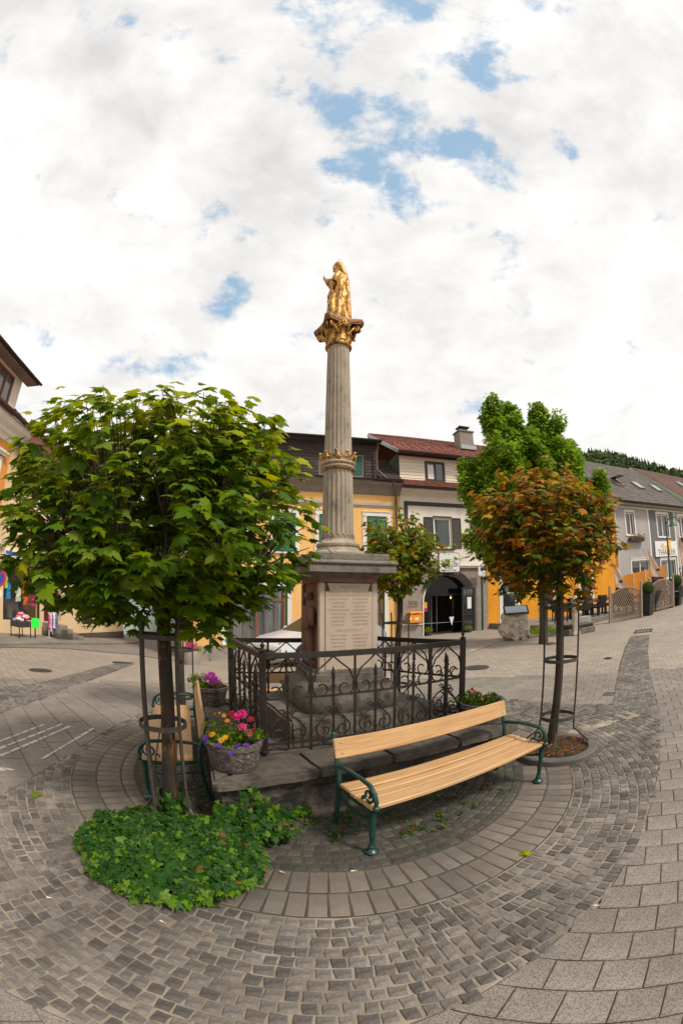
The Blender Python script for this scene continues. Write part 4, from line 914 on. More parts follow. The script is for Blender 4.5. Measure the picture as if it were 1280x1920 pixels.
def conc_tub(loc, r0, r1, ht, label, flowers, green, seed, greens=(0, 1), spread=1.0, n_leaf=420):
    rs = random.Random(seed); t = thing('flower_tub', label, 'flower tub', loc, 'concrete flower tubs'); x, y, z = loc
    tb = MB(); tb.lathe([(r0, .0), (r0 + .01, .01), (r1 - .012, ht - .05), (r1, ht - .045), (r1 + .004, ht - .005), (r1 - .003, ht), (r1 - .02, ht), (r1 - .026, ht - .03)], loc, 36, fn=lambda a, zz: 1 + .006 * math.sin(5 * a + zz * 30)); tb.build('tub', m_tub, t, smooth=True)
    MB().lathe([(.01, ht - .03), (r1 - .024, ht - .028)], loc, 24).build('soil', m_dirt, t)
    fo = MB()
    for q in range(9):
        a = rs.uniform(0, 2 * PI); rr_ = rs.uniform(.2, .95) * r1; leaf_blob(fo, (x + rr_ * math.cos(a), y + rr_ * math.sin(a), z + ht - .02), r1 * .45 * spread, n_leaf // 9, .035, 2, rs, .9)
    for (dx, dy, h_) in green:
        dx, dy, h_ = dx * 1.15, dy * 1.15, h_ * 1.1
        leaf_blob(fo, (x + dx, y + dy, z + ht + h_ * .3), h_, 60, .032, 2, rs, 1.0)
        fo.tube([(x + dx * .6, y + dy * .6, z + ht - .03), (x + dx, y + dy, z + ht + h_)], .003, 4)
    fo.build('foliage', [L_GREEN[0], L_GREEN[1]], t, kind='stuff')
    for (kind, dx, dy, dz, s) in flowers: flower(t, (x + dx, y + dy, z + ht + dz), kind, s, rs)
    return t
fl1 = [('pink', .03, .02, .15, .042), ('pink', .055, .03, .165, .036), ('pink', .065, -.03, .095, .034), ('pink', .10, -.02, .055, .030), ('red', .10, .05, .125, .024), ('red', -.015, .05, .15, .026), ('red', .12, .0, .065, .022), ('yellow', -.10, -.09, .045, .026), ('yellow', -.015, -.12, .045, .028), ('yellow', -.035, -.13, .028, .026), ('orange', -.025, -.02, .125, .018), ('orange', -.05, .0, .15, .018), ('yellow', -.11, .03, .15, .010), ('yellow', -.085, .03, .155, .010)]
rs0 = random.Random(12)
for k in range(17): a = rs0.uniform(-2.6, .3); q = rs0.uniform(.12, .185); fl1.append(('purple', q * math.cos(a), q * math.sin(a), rs0.uniform(-.035, .03), .022))
fl1 = [(k, dx * 1.22, dy * 1.22, dz * 1.15, s * 1.15) for k, dx, dy, dz, s in fl1]
conc_tub((-.755, 2.85, .40), .155, .203, .225, 'washed concrete flower tub with pink, yellow and purple flowers on the front left plinth corner', fl1, [(.13, -.03, .07), (.15, .02, .06), (-.1, .03, .12), (.02, .0, .11), (-.06, -.04, .06)], 21)
fl2 = [('magenta', dx, dy, dz, .042) for dx, dy, dz in ((-.02, -.05, .10), (.03, -.06, .085), (.07, -.02, .09), (.0, .02, .13), (.05, -.09, .055), (.10, -.03, .05), (-.05, .0, .09), (.03, .03, .12))]
conc_tub((-1.47, 4.62, .40), .15, .20, .22, 'dark concrete flower tub with magenta flowers on the back left plinth corner', fl2, [(-.14, -.02, .10), (-.19, .03, .06), (-.08, .06, .10)], 22, n_leaf=300)
fl3 = [('red', -.09, 0, .13, .022), ('pink', -.07, -.03, .11, .02), ('red', -.11, .03, .10, .02), ('orange', .06, -.05, .05, .02), ('orange', -.01, -.08, .045, .018)] + [('purple', .15 + rs0.uniform(-.04, .03), -.03 + rs0.uniform(-.05, .05), rs0.uniform(.0, .05), .02) for _ in range(9)]
conc_tub((1.33, 3.90, .40), .14, .20, .21, 'concrete flower tub with red and purple flowers on the right plinth corner', fl3, [(-.09, 0, .10), (.06, 0, .05), (.12, .02, .05), (-.03, .05, .07)], 23)
# ------------------------------------------------------------------ trees
def leaf_shape(half, centre=(0, .32), droop=.35, cup=.12):
    pts = [(0, 0)] + half + [(0, 1.0)] + [(-x, y) for x, y in half[::-1]]
    pts = [centre] + pts
    vs = []
    for x, y in pts:
        vs.append((x, y, -droop * max(0, y - .2) ** 2 - cup * abs(x) * (1 + .6 * abs(x))))
    n_ = len(pts) - 1
    return np.array(vs, np.float32), [(0, 1 + i, 1 + (i + 1) % n_) for i in range(n_)]
MAPLE = leaf_shape([(.10, -.06), (.36, -.14), (.30, .02), (.56, .06), (.44, .20), (.62, .40), (.38, .40), (.33, .56), (.20, .50), (.16, .74)])
MAPLE2 = leaf_shape([(.10, -.06), (.40, -.10), (.33, .04), (.58, .12), (.42, .24), (.56, .48), (.34, .44), (.26, .62), (.17, .55), (.12, .78)], droop=.6, cup=.25)
STAR = leaf_shape([(.30, -.05), (.16, .2), (.50, .38), (.17, .46)], (0, .3), .3, .1)
IVYL = leaf_shape([(.28, -.22), (.52, -.02), (.28, .22), (.40, .48), (.16, .55)], (0, .2), .25, .12)
def leaf_me(shape, m, name='leaf'):
    me = bpy.data.meshes.new(name); me.from_pydata(shape[0].tolist(), [], shape[1]); me.materials.append(m); return me
def frame(axis, normal):
    y = axis.normalized(); z = (normal - y * normal.dot(y)); z = z.normalized() if z.length > 1e-4 else y.orthogonal().normalized(); x = y.cross(z)
    return Matrix((x, y, z)).transposed()
def leaves_build(parent, leaves, shapes, mats, nobj, partname='leaf', stuffname='foliage', eye=Vector((0, 0, 1.65))):
    """leaves: (pos, 3x3 frame, size, material index)"""
    off = Vector(ROOT.get(parent.name, (0, 0, 0)))
    if nobj:
        leaves.sort(key=lambda q: (q[0] - eye).length / q[2]); mes = [[leaf_me(s, m) for m in mats] for s in shapes]
        for p, fr, s, mi in leaves[:nobj]:
            o = bpy.data.objects.new(partname, random.choice(mes)[mi]); COL.objects.link(o); o.parent = parent
            o.matrix_basis = Matrix.Translation(p - off) @ (fr * s).to_4x4()
    V = []; F = []; M = []; k = 0
    for p, fr, s, mi in leaves[nobj:]:
        sh = shapes[(k // 7) % len(shapes)]; v = sh[0] @ (np.array(fr.transposed(), np.float32) * s) + np.array(p - off, np.float32); V.append(v); F += [tuple(i + k for i in f) for f in sh[1]]; M += [mi] * len(sh[1]); k += len(v)
    me = bpy.data.meshes.new(stuffname); me.from_pydata(np.concatenate(V).tolist(), [], F)
    for m in mats: me.materials.append(m)
    me.polygons.foreach_set('material_index', M)
    o = bpy.data.objects.new(stuffname, me); COL.objects.link(o); o.parent = parent; o['kind'] = 'stuff'; return o
def maple(label, base, th, tr, cc, rad, ntips, lsize, mats, pick, nobj, seed, bark, lean=(0, 0), per=(5, 9), group='pruned maples round the column', fork=None, inner=.32, lump=.16, flat=.75, droop=(.15, .75)):
    rs = random.Random(seed); t = thing('maple_tree', label, 'tree', base, group); bx, by, bz = base; cc = Vector(cc)
    top = Vector((bx + lean[0], by + lean[1], bz + th)); pts = []; rr_ = []
    for i in range(9):
        f = i / 8; p = Vector(base).lerp(top, f); p.x += math.sin(f * 7 + seed) * .012; p.y += math.cos(f * 5 + seed) * .012; pts.append(p); rr_.append(tr * (1.25 - .35 * min(1, f * 5)) * (1 - .15 * f))
    mb = MB(); mb.tube(pts, rr_, 12); mb.build('trunk', bark, t, smooth=True)
    br = MB(); limbs = []
    for i in range(9):
        a = 2 * PI * i / 9 + rs.uniform(-.25, .25); e = rs.uniform(.15, 1.1); d = Vector((math.cos(a) * math.cos(e), math.sin(a) * math.cos(e), math.sin(e)))
        ln = .62; q = [top - Vector((0, 0, rs.uniform(0, .12)))]; cur = q[0].copy()
        for s in range(4):
            cur = cur + Vector((d.x * rad[0], d.y * rad[1], d.z * rad[2])) * ln / 4 + Vector((rs.uniform(-.03, .03), rs.uniform(-.03, .03), .03 + rs.uniform(-.02, .02))); q.append(cur.copy())
        br.tube(q, [tr * .5, tr * .40, tr * .30, tr * .22, tr * .15], 6); limbs += q[1:]
    leaves = []; tips = []
    while len(tips) < ntips:
        v = Vector((rs.gauss(0, 1), rs.gauss(0, 1), rs.gauss(0, 1))).normalized()
        if v.z < 0:
            hz = (1 - abs(v.z) ** 3.2) ** .5; hn = math.hypot(v.x, v.y) or 1; k_ = 1 + (hz / hn - 1) * flat; v_ = Vector((v.x * k_, v.y * k_, v.z))
        else: v_ = v
        lf = 1 + lump * mnoise.noise(v * 2.1 + Vector((seed, 0, 0))) * 1.6 + .06 * mnoise.noise(v * 6 + Vector((0, seed, 0)))
        q = lf * (rs.uniform(.86, 1.0) if rs.random() > inner else rs.uniform(.45, .86))
        p = cc + Vector((v_.x * rad[0], v_.y * rad[1], v_.z * rad[2])) * q
        if fork and fork(p): continue
        tips.append((p, v, q))
    for p, v, q in tips:
        l = min(limbs, key=lambda L_: (L_ - p).length); mid = l.lerp(p, .55) + Vector((0, 0, -.02 + .05 * rs.random())); br.tube([l, mid, p - (p - mid).normalized() * .07], [tr * .13, tr * .09, .002], 4)
        tw = (p - l).normalized()
        for k in range(rs.randint(*per)):
            a = rs.uniform(0, 2 * PI); o = Vector((math.cos(a), math.sin(a), 0)) * .8 + Vector((v.x, v.y, 0)) * .8; o.z = -rs.uniform(*droop)
            pos = p - tw * rs.uniform(0, .2) + o.normalized() * rs.uniform(.03, .09) * (lsize / .11) + Vector((0, 0, rs.uniform(-.04, .03)))
            nm = Vector((v.x * .45 + rs.uniform(-.45, .45), v.y * .45 + rs.uniform(-.45, .45), 1.0)); s = lsize * rs.uniform(.5, 1.25)
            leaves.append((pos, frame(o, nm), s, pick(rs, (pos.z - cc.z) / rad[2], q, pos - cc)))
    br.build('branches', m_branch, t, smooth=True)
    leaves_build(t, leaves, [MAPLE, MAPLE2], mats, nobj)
    return t
def pick_green(rs, h, q, d):  # sunlit top and shaded underside of the crown put into leaf colour
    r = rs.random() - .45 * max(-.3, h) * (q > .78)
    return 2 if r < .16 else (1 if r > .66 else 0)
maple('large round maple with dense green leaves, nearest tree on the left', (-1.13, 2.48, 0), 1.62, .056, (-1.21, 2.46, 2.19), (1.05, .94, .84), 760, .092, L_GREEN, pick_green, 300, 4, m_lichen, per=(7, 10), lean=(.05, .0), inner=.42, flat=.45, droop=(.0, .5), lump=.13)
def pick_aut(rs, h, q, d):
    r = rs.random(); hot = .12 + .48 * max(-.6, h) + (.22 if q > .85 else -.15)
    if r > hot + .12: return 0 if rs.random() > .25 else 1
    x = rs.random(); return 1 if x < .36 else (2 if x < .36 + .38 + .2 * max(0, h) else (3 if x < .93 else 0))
m_pool = L_AUT
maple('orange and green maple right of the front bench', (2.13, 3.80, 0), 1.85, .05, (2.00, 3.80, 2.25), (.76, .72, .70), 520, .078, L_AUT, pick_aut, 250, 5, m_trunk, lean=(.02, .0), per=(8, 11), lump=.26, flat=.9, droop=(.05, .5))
def pick_sm(rs, h, q, d):
    r = rs.random(); return 4 if r < .62 - .2 * max(0, h) else (0 if r < .78 - .1 * max(0, h) else (2 if r < .92 else (1 if r < .98 else 3)))
maple('small yellow-green maple behind the fence, left of the cafe entrance', (.76, 5.98, 0), 1.75, .05, (.86, 5.92, 2.33), (.55, .5, .64), 300, .08, L_AUT + [L_GREEN[0]], pick_sm, 60, 8, m_trunk, lean=(.06, 0), per=(6, 9), lump=.42)
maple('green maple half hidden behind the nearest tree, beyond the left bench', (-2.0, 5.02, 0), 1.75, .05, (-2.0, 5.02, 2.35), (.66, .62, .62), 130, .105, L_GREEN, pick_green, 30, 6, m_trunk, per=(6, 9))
def guard(loc, r, label, seed, top=1.52, rings=(.06, .79), flare=.16, npost=4, rot=.3, rod=False):
    t = thing('tree_guard', label, 'tree guard', loc, 'steel guards round the tree trunks'); x, y, z = loc
    for k in range(npost):
        a = rot + 2 * PI * k / npost; c, s = math.cos(a), math.sin(a); mb = MB(); w = .0092 if not rod else .008
        pts = [(x + c * (r + flare), y + s * (r + flare), z - .01), (x + c * (r + flare * .5), y + s * (r + flare * .5), z + .10), (x + c * (r + .008), y + s * (r + .008), z + .20), (x + c * r, y + s * r, z + .34), (x + c * r, y + s * r, z + .8), (x + c * (r + .004), y + s * (r + .004), z + top - .12), (x + c * (r + .02), y + s * (r + .02), z + top)]
        mb.tube(pts, w * 1.2, 4 if not rod else 6); mb.build('upright', m_guard, t)
    for zz_ in rings:
        mb = MB(); n_ = 28; ro, ri = r + .004, r - .004; vs = []
        for k in range(n_):
            a = 2 * PI * k / n_
            for q, h_ in ((ro, -.017), (ro, .017), (ri, .017), (ri, -.017)): vs.append((x + q * math.cos(a), y + q * math.sin(a), z + zz_ + h_))
        mb.add(vs, [(k * 4 + j, ((k + 1) % n_) * 4 + j, ((k + 1) % n_) * 4 + (j + 1) % 4, k * 4 + (j + 1) % 4) for k in range(n_) for j in range(4)]); mb.build('ring', m_guard, t)
    cb = MB()
    for k in range(npost):
        a0, a1 = rot + 2 * PI * k / npost, rot + 2 * PI * (k + 1) / npost
        cb.bar((x + r * math.cos(a0), y + r * math.sin(a0), z + top - .14), (x + r * math.cos(a1), y + r * math.sin(a1), z + top - .14), .008, .03)
    cb.build('top_band', m_guard, t)
    return t
guard((-1.13, 2.48, 0), .155, 'steel guard with flat uprights round the large green maple in the ivy', 1, rings=(.075, .80), rot=-1.95)
guard((2.15, 3.78, .03), .175, 'steel guard with thin uprights round the orange maple', 2, top=1.60, rings=(.33, .93), flare=.24, rot=-.5, rod=False)
guard((.76, 5.98, 0), .19, 'steel guard behind the fence round the small yellow-green maple', 3, top=1.45, rings=(.4, .9), rot=.2)
guard((-2.0, 5.02, 0), .17, 'steel guard beyond the left bench round the half hidden maple', 4, top=1.6, rings=(.35, .96), rot=.1, rod=True)
# round kerb and litter bed at the foot of the orange maple
tk = MB(); n_ = 40; vs = []
for k in range(n_):
    a = 2 * PI * k / n_; 
    for q, z in ((.43, -.03), (.43, .055), (.415, .068), (.34, .068), (.33, .055), (.33, -.03)): vs.append((2.11 + q * math.cos(a), 3.66 + q * math.sin(a), z))
tk.add(vs, [(k * 6 + j, ((k + 1) % n_) * 6 + j, ((k + 1) % n_) * 6 + j + 1, k * 6 + j + 1) for k in range(n_) for j in range(5)])
tk.build('tree_bed_kerb', m_bedk, kind='structure', smooth=True)
lb = MB(); lb.lathe([(.335, .02), (.25, .05), (.1, .06), (.01, .062)], (2.11, 3.66, 0), 24); lb.build('tree_bed_soil', m_dirt, kind='structure', smooth=True)
lt = []; rs = random.Random(31)
for k in range(520):
    a = rs.uniform(0, 2 * PI); q = .33 * math.sqrt(rs.random()); p = Vector((2.11 + q * math.cos(a), 3.66 + q * math.sin(a), .06 + rs.uniform(0, .03))); lt.append((p, frame(Vector((rs.uniform(-1, 1), rs.uniform(-1, 1), rs.uniform(-.1, .6))), Vector((rs.uniform(-.6, .6), rs.uniform(-.6, .6), 1))), rs.uniform(.015, .035), rs.choice((0, 1, 1, 3, 3))))
def stuff_leaves(name, leaves, shapes, mats):
    tmp = thing(name + '_root', '', '', (0, 0, 0)); o = leaves_build(tmp, leaves, shapes, mats, 0, stuffname=name); o.parent = None; bpy.data.objects.remove(tmp); return o
stuff_leaves('leaf_litter', lt, [STAR], L_AUT)

# ------------------------------------------------------------------ ivy at the foot of the near tree
rs = random.Random(41); iv = []
def ivy_h(x, y):
    u, v = (x + 1.0) / .60, (y - 2.03) / .55; return max(0, 1 - (u * u + v * v))
for k in range(13000):
    x, y = rs.uniform(-1.75, .05), rs.uniform(1.3, 2.85); nn = .16 * mnoise.noise(Vector((x * 3.3, y * 3.3, 0))) + .14 * mnoise.noise(Vector((x * 9, y * 9, 3)))
    h_ = ivy_h(x, y) + nn; e = 1 - ((x + .52) / .30) ** 2 - ((y - 2.44) / .17) ** 2 + nn * .8
    if (u0 := math.hypot((x + 1.0) / .60, (y - 2.03) / .55)) > .98 and e < .35: continue
    if h_ < .04 and e < .35: continue
    if inpoly(PLINTH, np.array([x]), np.array([y]))[0]: continue
    hh = max(.0, min(1, max(h_ * 1.5, e * .5))); top = .015 + .19 * math.sqrt(hh) * (1 + 1.2 * nn) * min(1, .25 + math.hypot(x + 1.1, y - 2.55) / .55)
    if rs.random() < .30: top *= rs.uniform(.4, 1)
    gx = rs.gauss(0, .45) - (x + 1.0) * -.5; gy = rs.gauss(0, .45) + (y - 2.03) * .5
    iv.append((Vector((x, y, top + rs.uniform(0, .03))), frame(Vector((gx, gy - .25, -rs.uniform(.1, .9))), Vector((gx * .5 + rs.uniform(-.4, .4), gy * .5 - .25 + rs.uniform(-.4, .3), 1))), rs.uniform(.035, .075), 1 if rs.random() < .17 + .5 * (hh < .22) + .25 * max(0, nn * 3) else (2 if rs.random() < .02 else 0)))
for k in range(520):                                      # runners up the trunk foot and the plinth corner
    f = rs.random(); a = rs.uniform(0, 2 * PI)
    if k < 200: p = Vector((-1.13 + .09 * math.cos(a), 2.48 + .09 * math.sin(a), .1 + .30 * f * rs.random())); nm = Vector((math.cos(a), math.sin(a), .4))
    else:
        s = rs.random() ** 1.5 * .9; p0 = Vector((-.82, 2.5)).lerp(Vector((-.15, 2.9)), s); p = Vector((p0.x + .0, p0.y - .02, .05 + .26 * rs.random() ** 1.6 * (1.1 - s) * (1.6 if .25 < s < .5 else .8))); nm = Vector((.5, -.85, .35))
    iv.append((p, frame(Vector((rs.uniform(-.6, .6), rs.uniform(-.4, .4), -1)), nm), rs.uniform(.03, .055), 1 if rs.random() < .35 else 0))
stuff_leaves('ivy', iv, [IVYL], L_IVY)
im = MB(); n_ = 20; vs = [(-1.0, 2.03, .10)]
for r_ in (.45, .8, .98):
    for k in range(n_): a = 2 * PI * k / n_; vs.append((-1.0 + .6 * r_ * math.cos(a), 2.03 + .55 * r_ * math.sin(a), .005 + .10 * (1 - r_ ** 2)))
im.add(vs, [(0, 1 + k, 1 + (k + 1) % n_) for k in range(n_)] + [(1 + i * n_ + k, 1 + (i + 1) * n_ + k, 1 + (i + 1) * n_ + (k + 1) % n_, 1 + i * n_ + (k + 1) % n_) for i in range(2) for k in range(n_)])
im.v = [(-1.0 + (x + 1.0) * .88, 2.03 + (y - 2.03) * .88, z * .7) for x, y, z in im.v]; im.build('ivy_soil', m_dirt, kind='structure')
# weeds and leaf litter between the setts
wd = []
for k in range(60):
    x0, y0 = rs.uniform(-.45, 1.1), 0; a = rs.uniform(-2.6, -.6); q = rs.uniform(1.0, 1.62); x0, y0 = CX + .25 + q * math.cos(a), CY + q * math.sin(a)
    if inpoly(PLINTH, np.array([x0]), np.array([y0 + .05]))[0]: continue
    for j in range(rs.randint(3, 16)):
        o = Vector((rs.gauss(0, 1), rs.gauss(0, 1), rs.uniform(.1, .9))); wd.append((Vector((x0 + rs.gauss(0, .028), y0 + rs.gauss(0, .028), .008 + rs.uniform(0, .02))), frame(o, Vector((o.x * -.3, o.y * -.3, 1))), rs.uniform(.015, .045), rs.choice((0, 0, 1, 1, 2))))
stuff_leaves('weeds', wd, [STAR], L_IVY)
def litter(name, x, y, label, cat, shape, m, s, a):
    me = leaf_me(shape, m, name); o = bpy.data.objects.new(name, me); COL.objects.link(o); o.location = (x, y, .022); o.scale = (s, s, s); o.rotation_euler = (.15, -.1, a); tag(o, label, cat)
litter('fallen_leaf', -2.19, 2.24, 'fallen green maple leaf on the cobbles at the left edge', 'leaf', MAPLE, L_GREEN[0], .10, 1.2)
litter('fallen_leaf', 1.07, 2.02, 'fallen green leaf on the ring of pavers below the bench', 'leaf', MAPLE2, L_GREEN[2], .075, -.6)
m_butt = mat('cigarette_paper', (.7, .66, .6), rough=.8); m_filt = mat('cigarette_filter', (.6, .25, .08), rough=.8)
for x, y, a, lab in ((-1.40, 1.25, .5, 'cigarette butt on the cobbles left below the ivy'), (-.82, 1.40, -.4, 'cigarette butt on the cobbles just under the ivy'), (.07, 2.09, .1, 'cigarette butt on the ring pavers under the left bench leg'), (1.21, 1.32, -.7, 'cigarette butt at the outer edge of the cobbles, lower right'), (-.33, 2.05, -.5, 'cigarette butt on the setts right of the ivy')):
    t = thing('cigarette_butt', lab, 'cigarette butt', (x, y, .018), 'cigarette butts on the paving'); d = Vector((math.cos(a), math.sin(a), 0)); p = Vector((x, y, .018))
    MB().tube([p - d * .018, p + d * .004], .0045, 6).build('paper', m_butt, t); MB().tube([p + d * .004, p + d * .018], .0046, 6).build('filter', m_filt, t)

# tall sweetgum behind the boulder
def sweetgum():
    rs = random.Random(17); bx, by = 6.2, 12.1; bz = gzs(bx, by); t = thing('sweetgum_tree', 'tall bright green tree with upright plumes behind the orange maple', 'tree', (bx, by, bz))
    tr = MB(); tr.tube([(bx, by, bz - .05), (bx + .02, by, bz + .5), (bx, by, bz + 2), (bx - .03, by, bz + 4.2), (bx, by, bz + 6)], [.17, .145, .13, .09, .04], 10); tr.build('trunk', m_trunk, t, smooth=True)
    br = MB(); lv = []
    plumes = [(-1.95, .2, 3.55, 5.6, .40), (-1.15, -.3, 3.4, 7.75, .52), (-.55, .3, 3.6, 7.9, .6), (-.05, -.2, 3.0, 6.7, .75), (.9, .1, 2.8, 6.4, .8), (-1.3, .1, 2.8, 6.0, .7), (.5, .25, 3.2, 7.9, .50), (1.05, -.1, 3.4, 7.45, .55), (1.5, .3, 3.2, 6.4, .48), (2.05, -.4, 3.1, 5.15, .34), (-1.55, -.4, 2.8, 4.6, .5), (-.9, .5, 2.6, 5.0, .6), (.6, -.6, 2.5, 5.0, .6), (1.3, -.5, 2.4, 4.4, .5), (0, .8, 2.6, 6.0, .6), (-2.1, -.2, 2.6, 3.4, .3)]
    for (dx, dy, z0, z1, r_) in plumes:
        dx *= 1.12; r_ *= 1.12
        a = Vector((bx, by, bz + max(2.0, z0 - 1.2))); m_ = Vector((bx + dx * .8, by + dy * .8, bz + z0)); e = Vector((bx + dx * 1.04, by + dy * 1.04, bz + z1)); br.tube([a, a.lerp(m_, .6) + Vector((0, 0, -.1)), m_, e], [.06, .045, .035, .008], 5)
        for q in range(int(27 * (z1 - z0) / 3 * (.6 + r_))):
            f = rs.random() ** .85; ax = m_.lerp(e, f); w = r_ * (math.sin(PI * min(1, .18 + f * .80)) ** .7); a0 = rs.uniform(0, 2 * PI); d0 = Vector((math.cos(a0), math.sin(a0), .25)) * w * rs.uniform(.5, 1.05); tip = ax + d0; br.tube([ax - Vector((0, 0, .15)), tip], [.012, .003], 3)
            cr = rs.uniform(.13, .27)
            for k in range(int(150 * cr / .25)):
                v = Vector((rs.gauss(0, 1), rs.gauss(0, 1), rs.gauss(0, 1))); v *= min(1, 1.75 / v.length); p = tip + Vector((v.x, v.y, v.z * 1.5)) * cr * .62; v = v.normalized(); o = Vector((v.x + rs.uniform(-.6, .6), v.y + rs.uniform(-.6, .6), rs.uniform(-.9, .4)))
                lv.append((p, frame(o, Vector((v.x * .6 + rs.uniform(-.5, .5), v.y * .6 + rs.uniform(-.5, .5), .8))), rs.uniform(.11, .20), 1 if rs.random() < .25 + .35 * max(0, v.z) else 0))
    br.build('branches', m_branch, t, smooth=True); leaves_build(t, lv, [STAR], L_SWEET, 0)
sweetgum()
# ------------------------------------------------------------------ houses
def FM(p0, ang): return Matrix.Translation((p0[0], p0[1], 0)) @ Matrix.Rotation(R(ang), 4, 'Z')   # x along the facade, y into the house
def wall(mb, x0, x1, z0, z1, holes=(), y=0., dep=.16):
    xs = sorted({x0, x1, *[h[0] for h in holes], *[h[1] for h in holes]}); zs_ = sorted({z0, z1, *[h[2] for h in holes], *[h[3] for h in holes]})
    for i in range(len(xs) - 1):
        for j in range(len(zs_) - 1):
            cx, cz = (xs[i] + xs[i + 1]) / 2, (zs_[j] + zs_[j + 1]) / 2
            if any(h[0] < cx < h[1] and h[2] < cz < h[3] for h in holes): continue
            mb.add([(xs[i], y, zs_[j]), (xs[i + 1], y, zs_[j]), (xs[i + 1], y, zs_[j + 1]), (xs[i], y, zs_[j + 1])], [(0, 1, 2, 3)])
    for (a, b_, c, d) in holes:
        q = [(a, c), (b_, c), (b_, d), (a, d)]
        for i in range(4):
            p, r = q[i], q[(i + 1) % 4]; mb.add([(p[0], y, p[1]), (p[0], y + dep, p[1]), (r[0], y + dep, r[1]), (r[0], y, r[1])], [(0, 1, 2, 3)])
    return mb
def shell(M, x0, x1, z0, z1, dep):
    """side and back walls of a house"""
    mb = MB(M); mb.add([(x0, 0, z0), (x0, dep, z0), (x0, dep, z1), (x0, 0, z1)], [(3, 2, 1, 0)]); mb.add([(x1, 0, z0), (x1, dep, z0), (x1, dep, z1), (x1, 0, z1)], [(0, 1, 2, 3)]); mb.add([(x0, dep, z0), (x1, dep, z0), (x1, dep, z1), (x0, dep, z1)], [(3, 2, 1, 0)]); return mb
def window(par, M, x0, x1, z0, z1, mf, mg, y=.10, fw=.055, mull=(), trans=(), surround=None, sill=None, label=None):
    f = MB(M)
    for a, b_, c, d in ((x0, x0 + fw, z0, z1), (x1 - fw, x1, z0, z1), (x0 + fw, x1 - fw, z0, z0 + fw), (x0 + fw, x1 - fw, z1 - fw, z1)): f.box(a, b_, y - .03, y + .04, c, d)
    for m_ in mull: xm = x0 + (x1 - x0) * m_; f.box(xm - fw * .55, xm + fw * .55, y - .034, y + .03, z0 + fw, z1 - fw)
    for m_ in trans: zm = z0 + (z1 - z0) * m_; f.box(x0 + fw, x1 - fw, y - .026, y + .03, zm - .018, zm + .018)
    w = f.build('window', mf, par, label)
    MB(M).box(x0 + fw * .5, x1 - fw * .5, y + .012, y + .024, z0 + fw * .5, z1 - fw * .5).build('pane', mg, w)
    if surround:
        ms, sw, pr = surround; s = MB(M)
        s.box(x0 - sw, x0, -pr, .02, z0 - .0, z1 + sw); s.box(x1, x1 + sw, -pr, .02, z0 - .0, z1 + sw); s.box(x0, x1, -pr, .02, z1, z1 + sw); s.box(x0 - sw, x1 + sw, -pr - .03, .02, z1 + sw, z1 + sw + .035); s.build('surround', ms, w)
    if sill: 
        ms, pr = sill; MB(M).bev(x0 - .12, x1 + .12, -pr, y - .03, z0 - .065, z0 - .001, .008).build('sill', ms, w)
    return w
def louvre(par, M, x0, x1, z0, z1, m, name='shutter', y=-.03, n_=16):
    s = MB(M); w = .05
    s.box(x0, x0 + w, y, y + .035, z0, z1); s.box(x1 - w, x1, y, y + .035, z0, z1); s.box(x0 + w, x1 - w, y, y + .035, z0, z0 + w); s.box(x0 + w, x1 - w, y, y + .035, z1 - w, z1)
    h = (z1 - z0 - 2 * w) / n_
    for i in range(n_): z = z0 + w + i * h; s.add([(x0 + w, y + .002, z + h * .15), (x1 - w, y + .002, z + h * .15), (x1 - w, y + .03, z + h * 1.05), (x0 + w, y + .03, z + h * 1.05)], [(0, 1, 2, 3)])
    return s.build(name, m, par)
def tiles(par, M, x0, x1, ya, za, yb, zb, m, w=.24, l=.30, name='roof_tiles', xl=None, xr=None):
    """overlapping tile courses from the eave (ya, za) up to (yb, zb); joined, too small to pick apart"""
    d = Vector((0, yb - ya, zb - za)); Ls = d.length; d /= Ls; nv = Vector((0, -d.z, d.y)); rows = max(1, int(Ls / l)); mb = MB(M); rs = random.Random(int(x0 * 100) + rows)
    for r in range(rows):
        s0 = r * Ls / rows; s1 = s0 + Ls / rows * 1.12; f = (r + .5) / rows; a0 = x0 if xl is None else x0 + (xl - x0) * f; a1 = x1 if xr is None else x1 + (xr - x1) * f
        nt_ = max(1, int((a1 - a0) / w)); off = .5 * (r % 2)
        for k in range(-1, nt_ + 1):
            xa_ = max(a0, a0 + (k + off) * (a1 - a0) / nt_ + .006); xb_ = min(a1, a0 + (k + 1 + off) * (a1 - a0) / nt_ - .006)
            if xb_ - xa_ < .03: continue
            j = rs.uniform(-.004, .006); p = Vector((0, ya, za)) + d * s0 + nv * (.034 + j); q = Vector((0, ya, za)) + d * min(s1, Ls) + nv * (.012 + j); u = Vector((0, ya, za)) + d * s0 + nv * (.010 + j)
            mb.add([(xa_, p.y, p.z), (xb_, p.y, p.z), (xb_, q.y, q.z), (xa_, q.y, q.z), (xa_, u.y, u.z), (xb_, u.y, u.z)], [(0, 1, 2, 3), (4, 5, 1, 0)])
    return mb.build(name, m, par, kind='stuff')
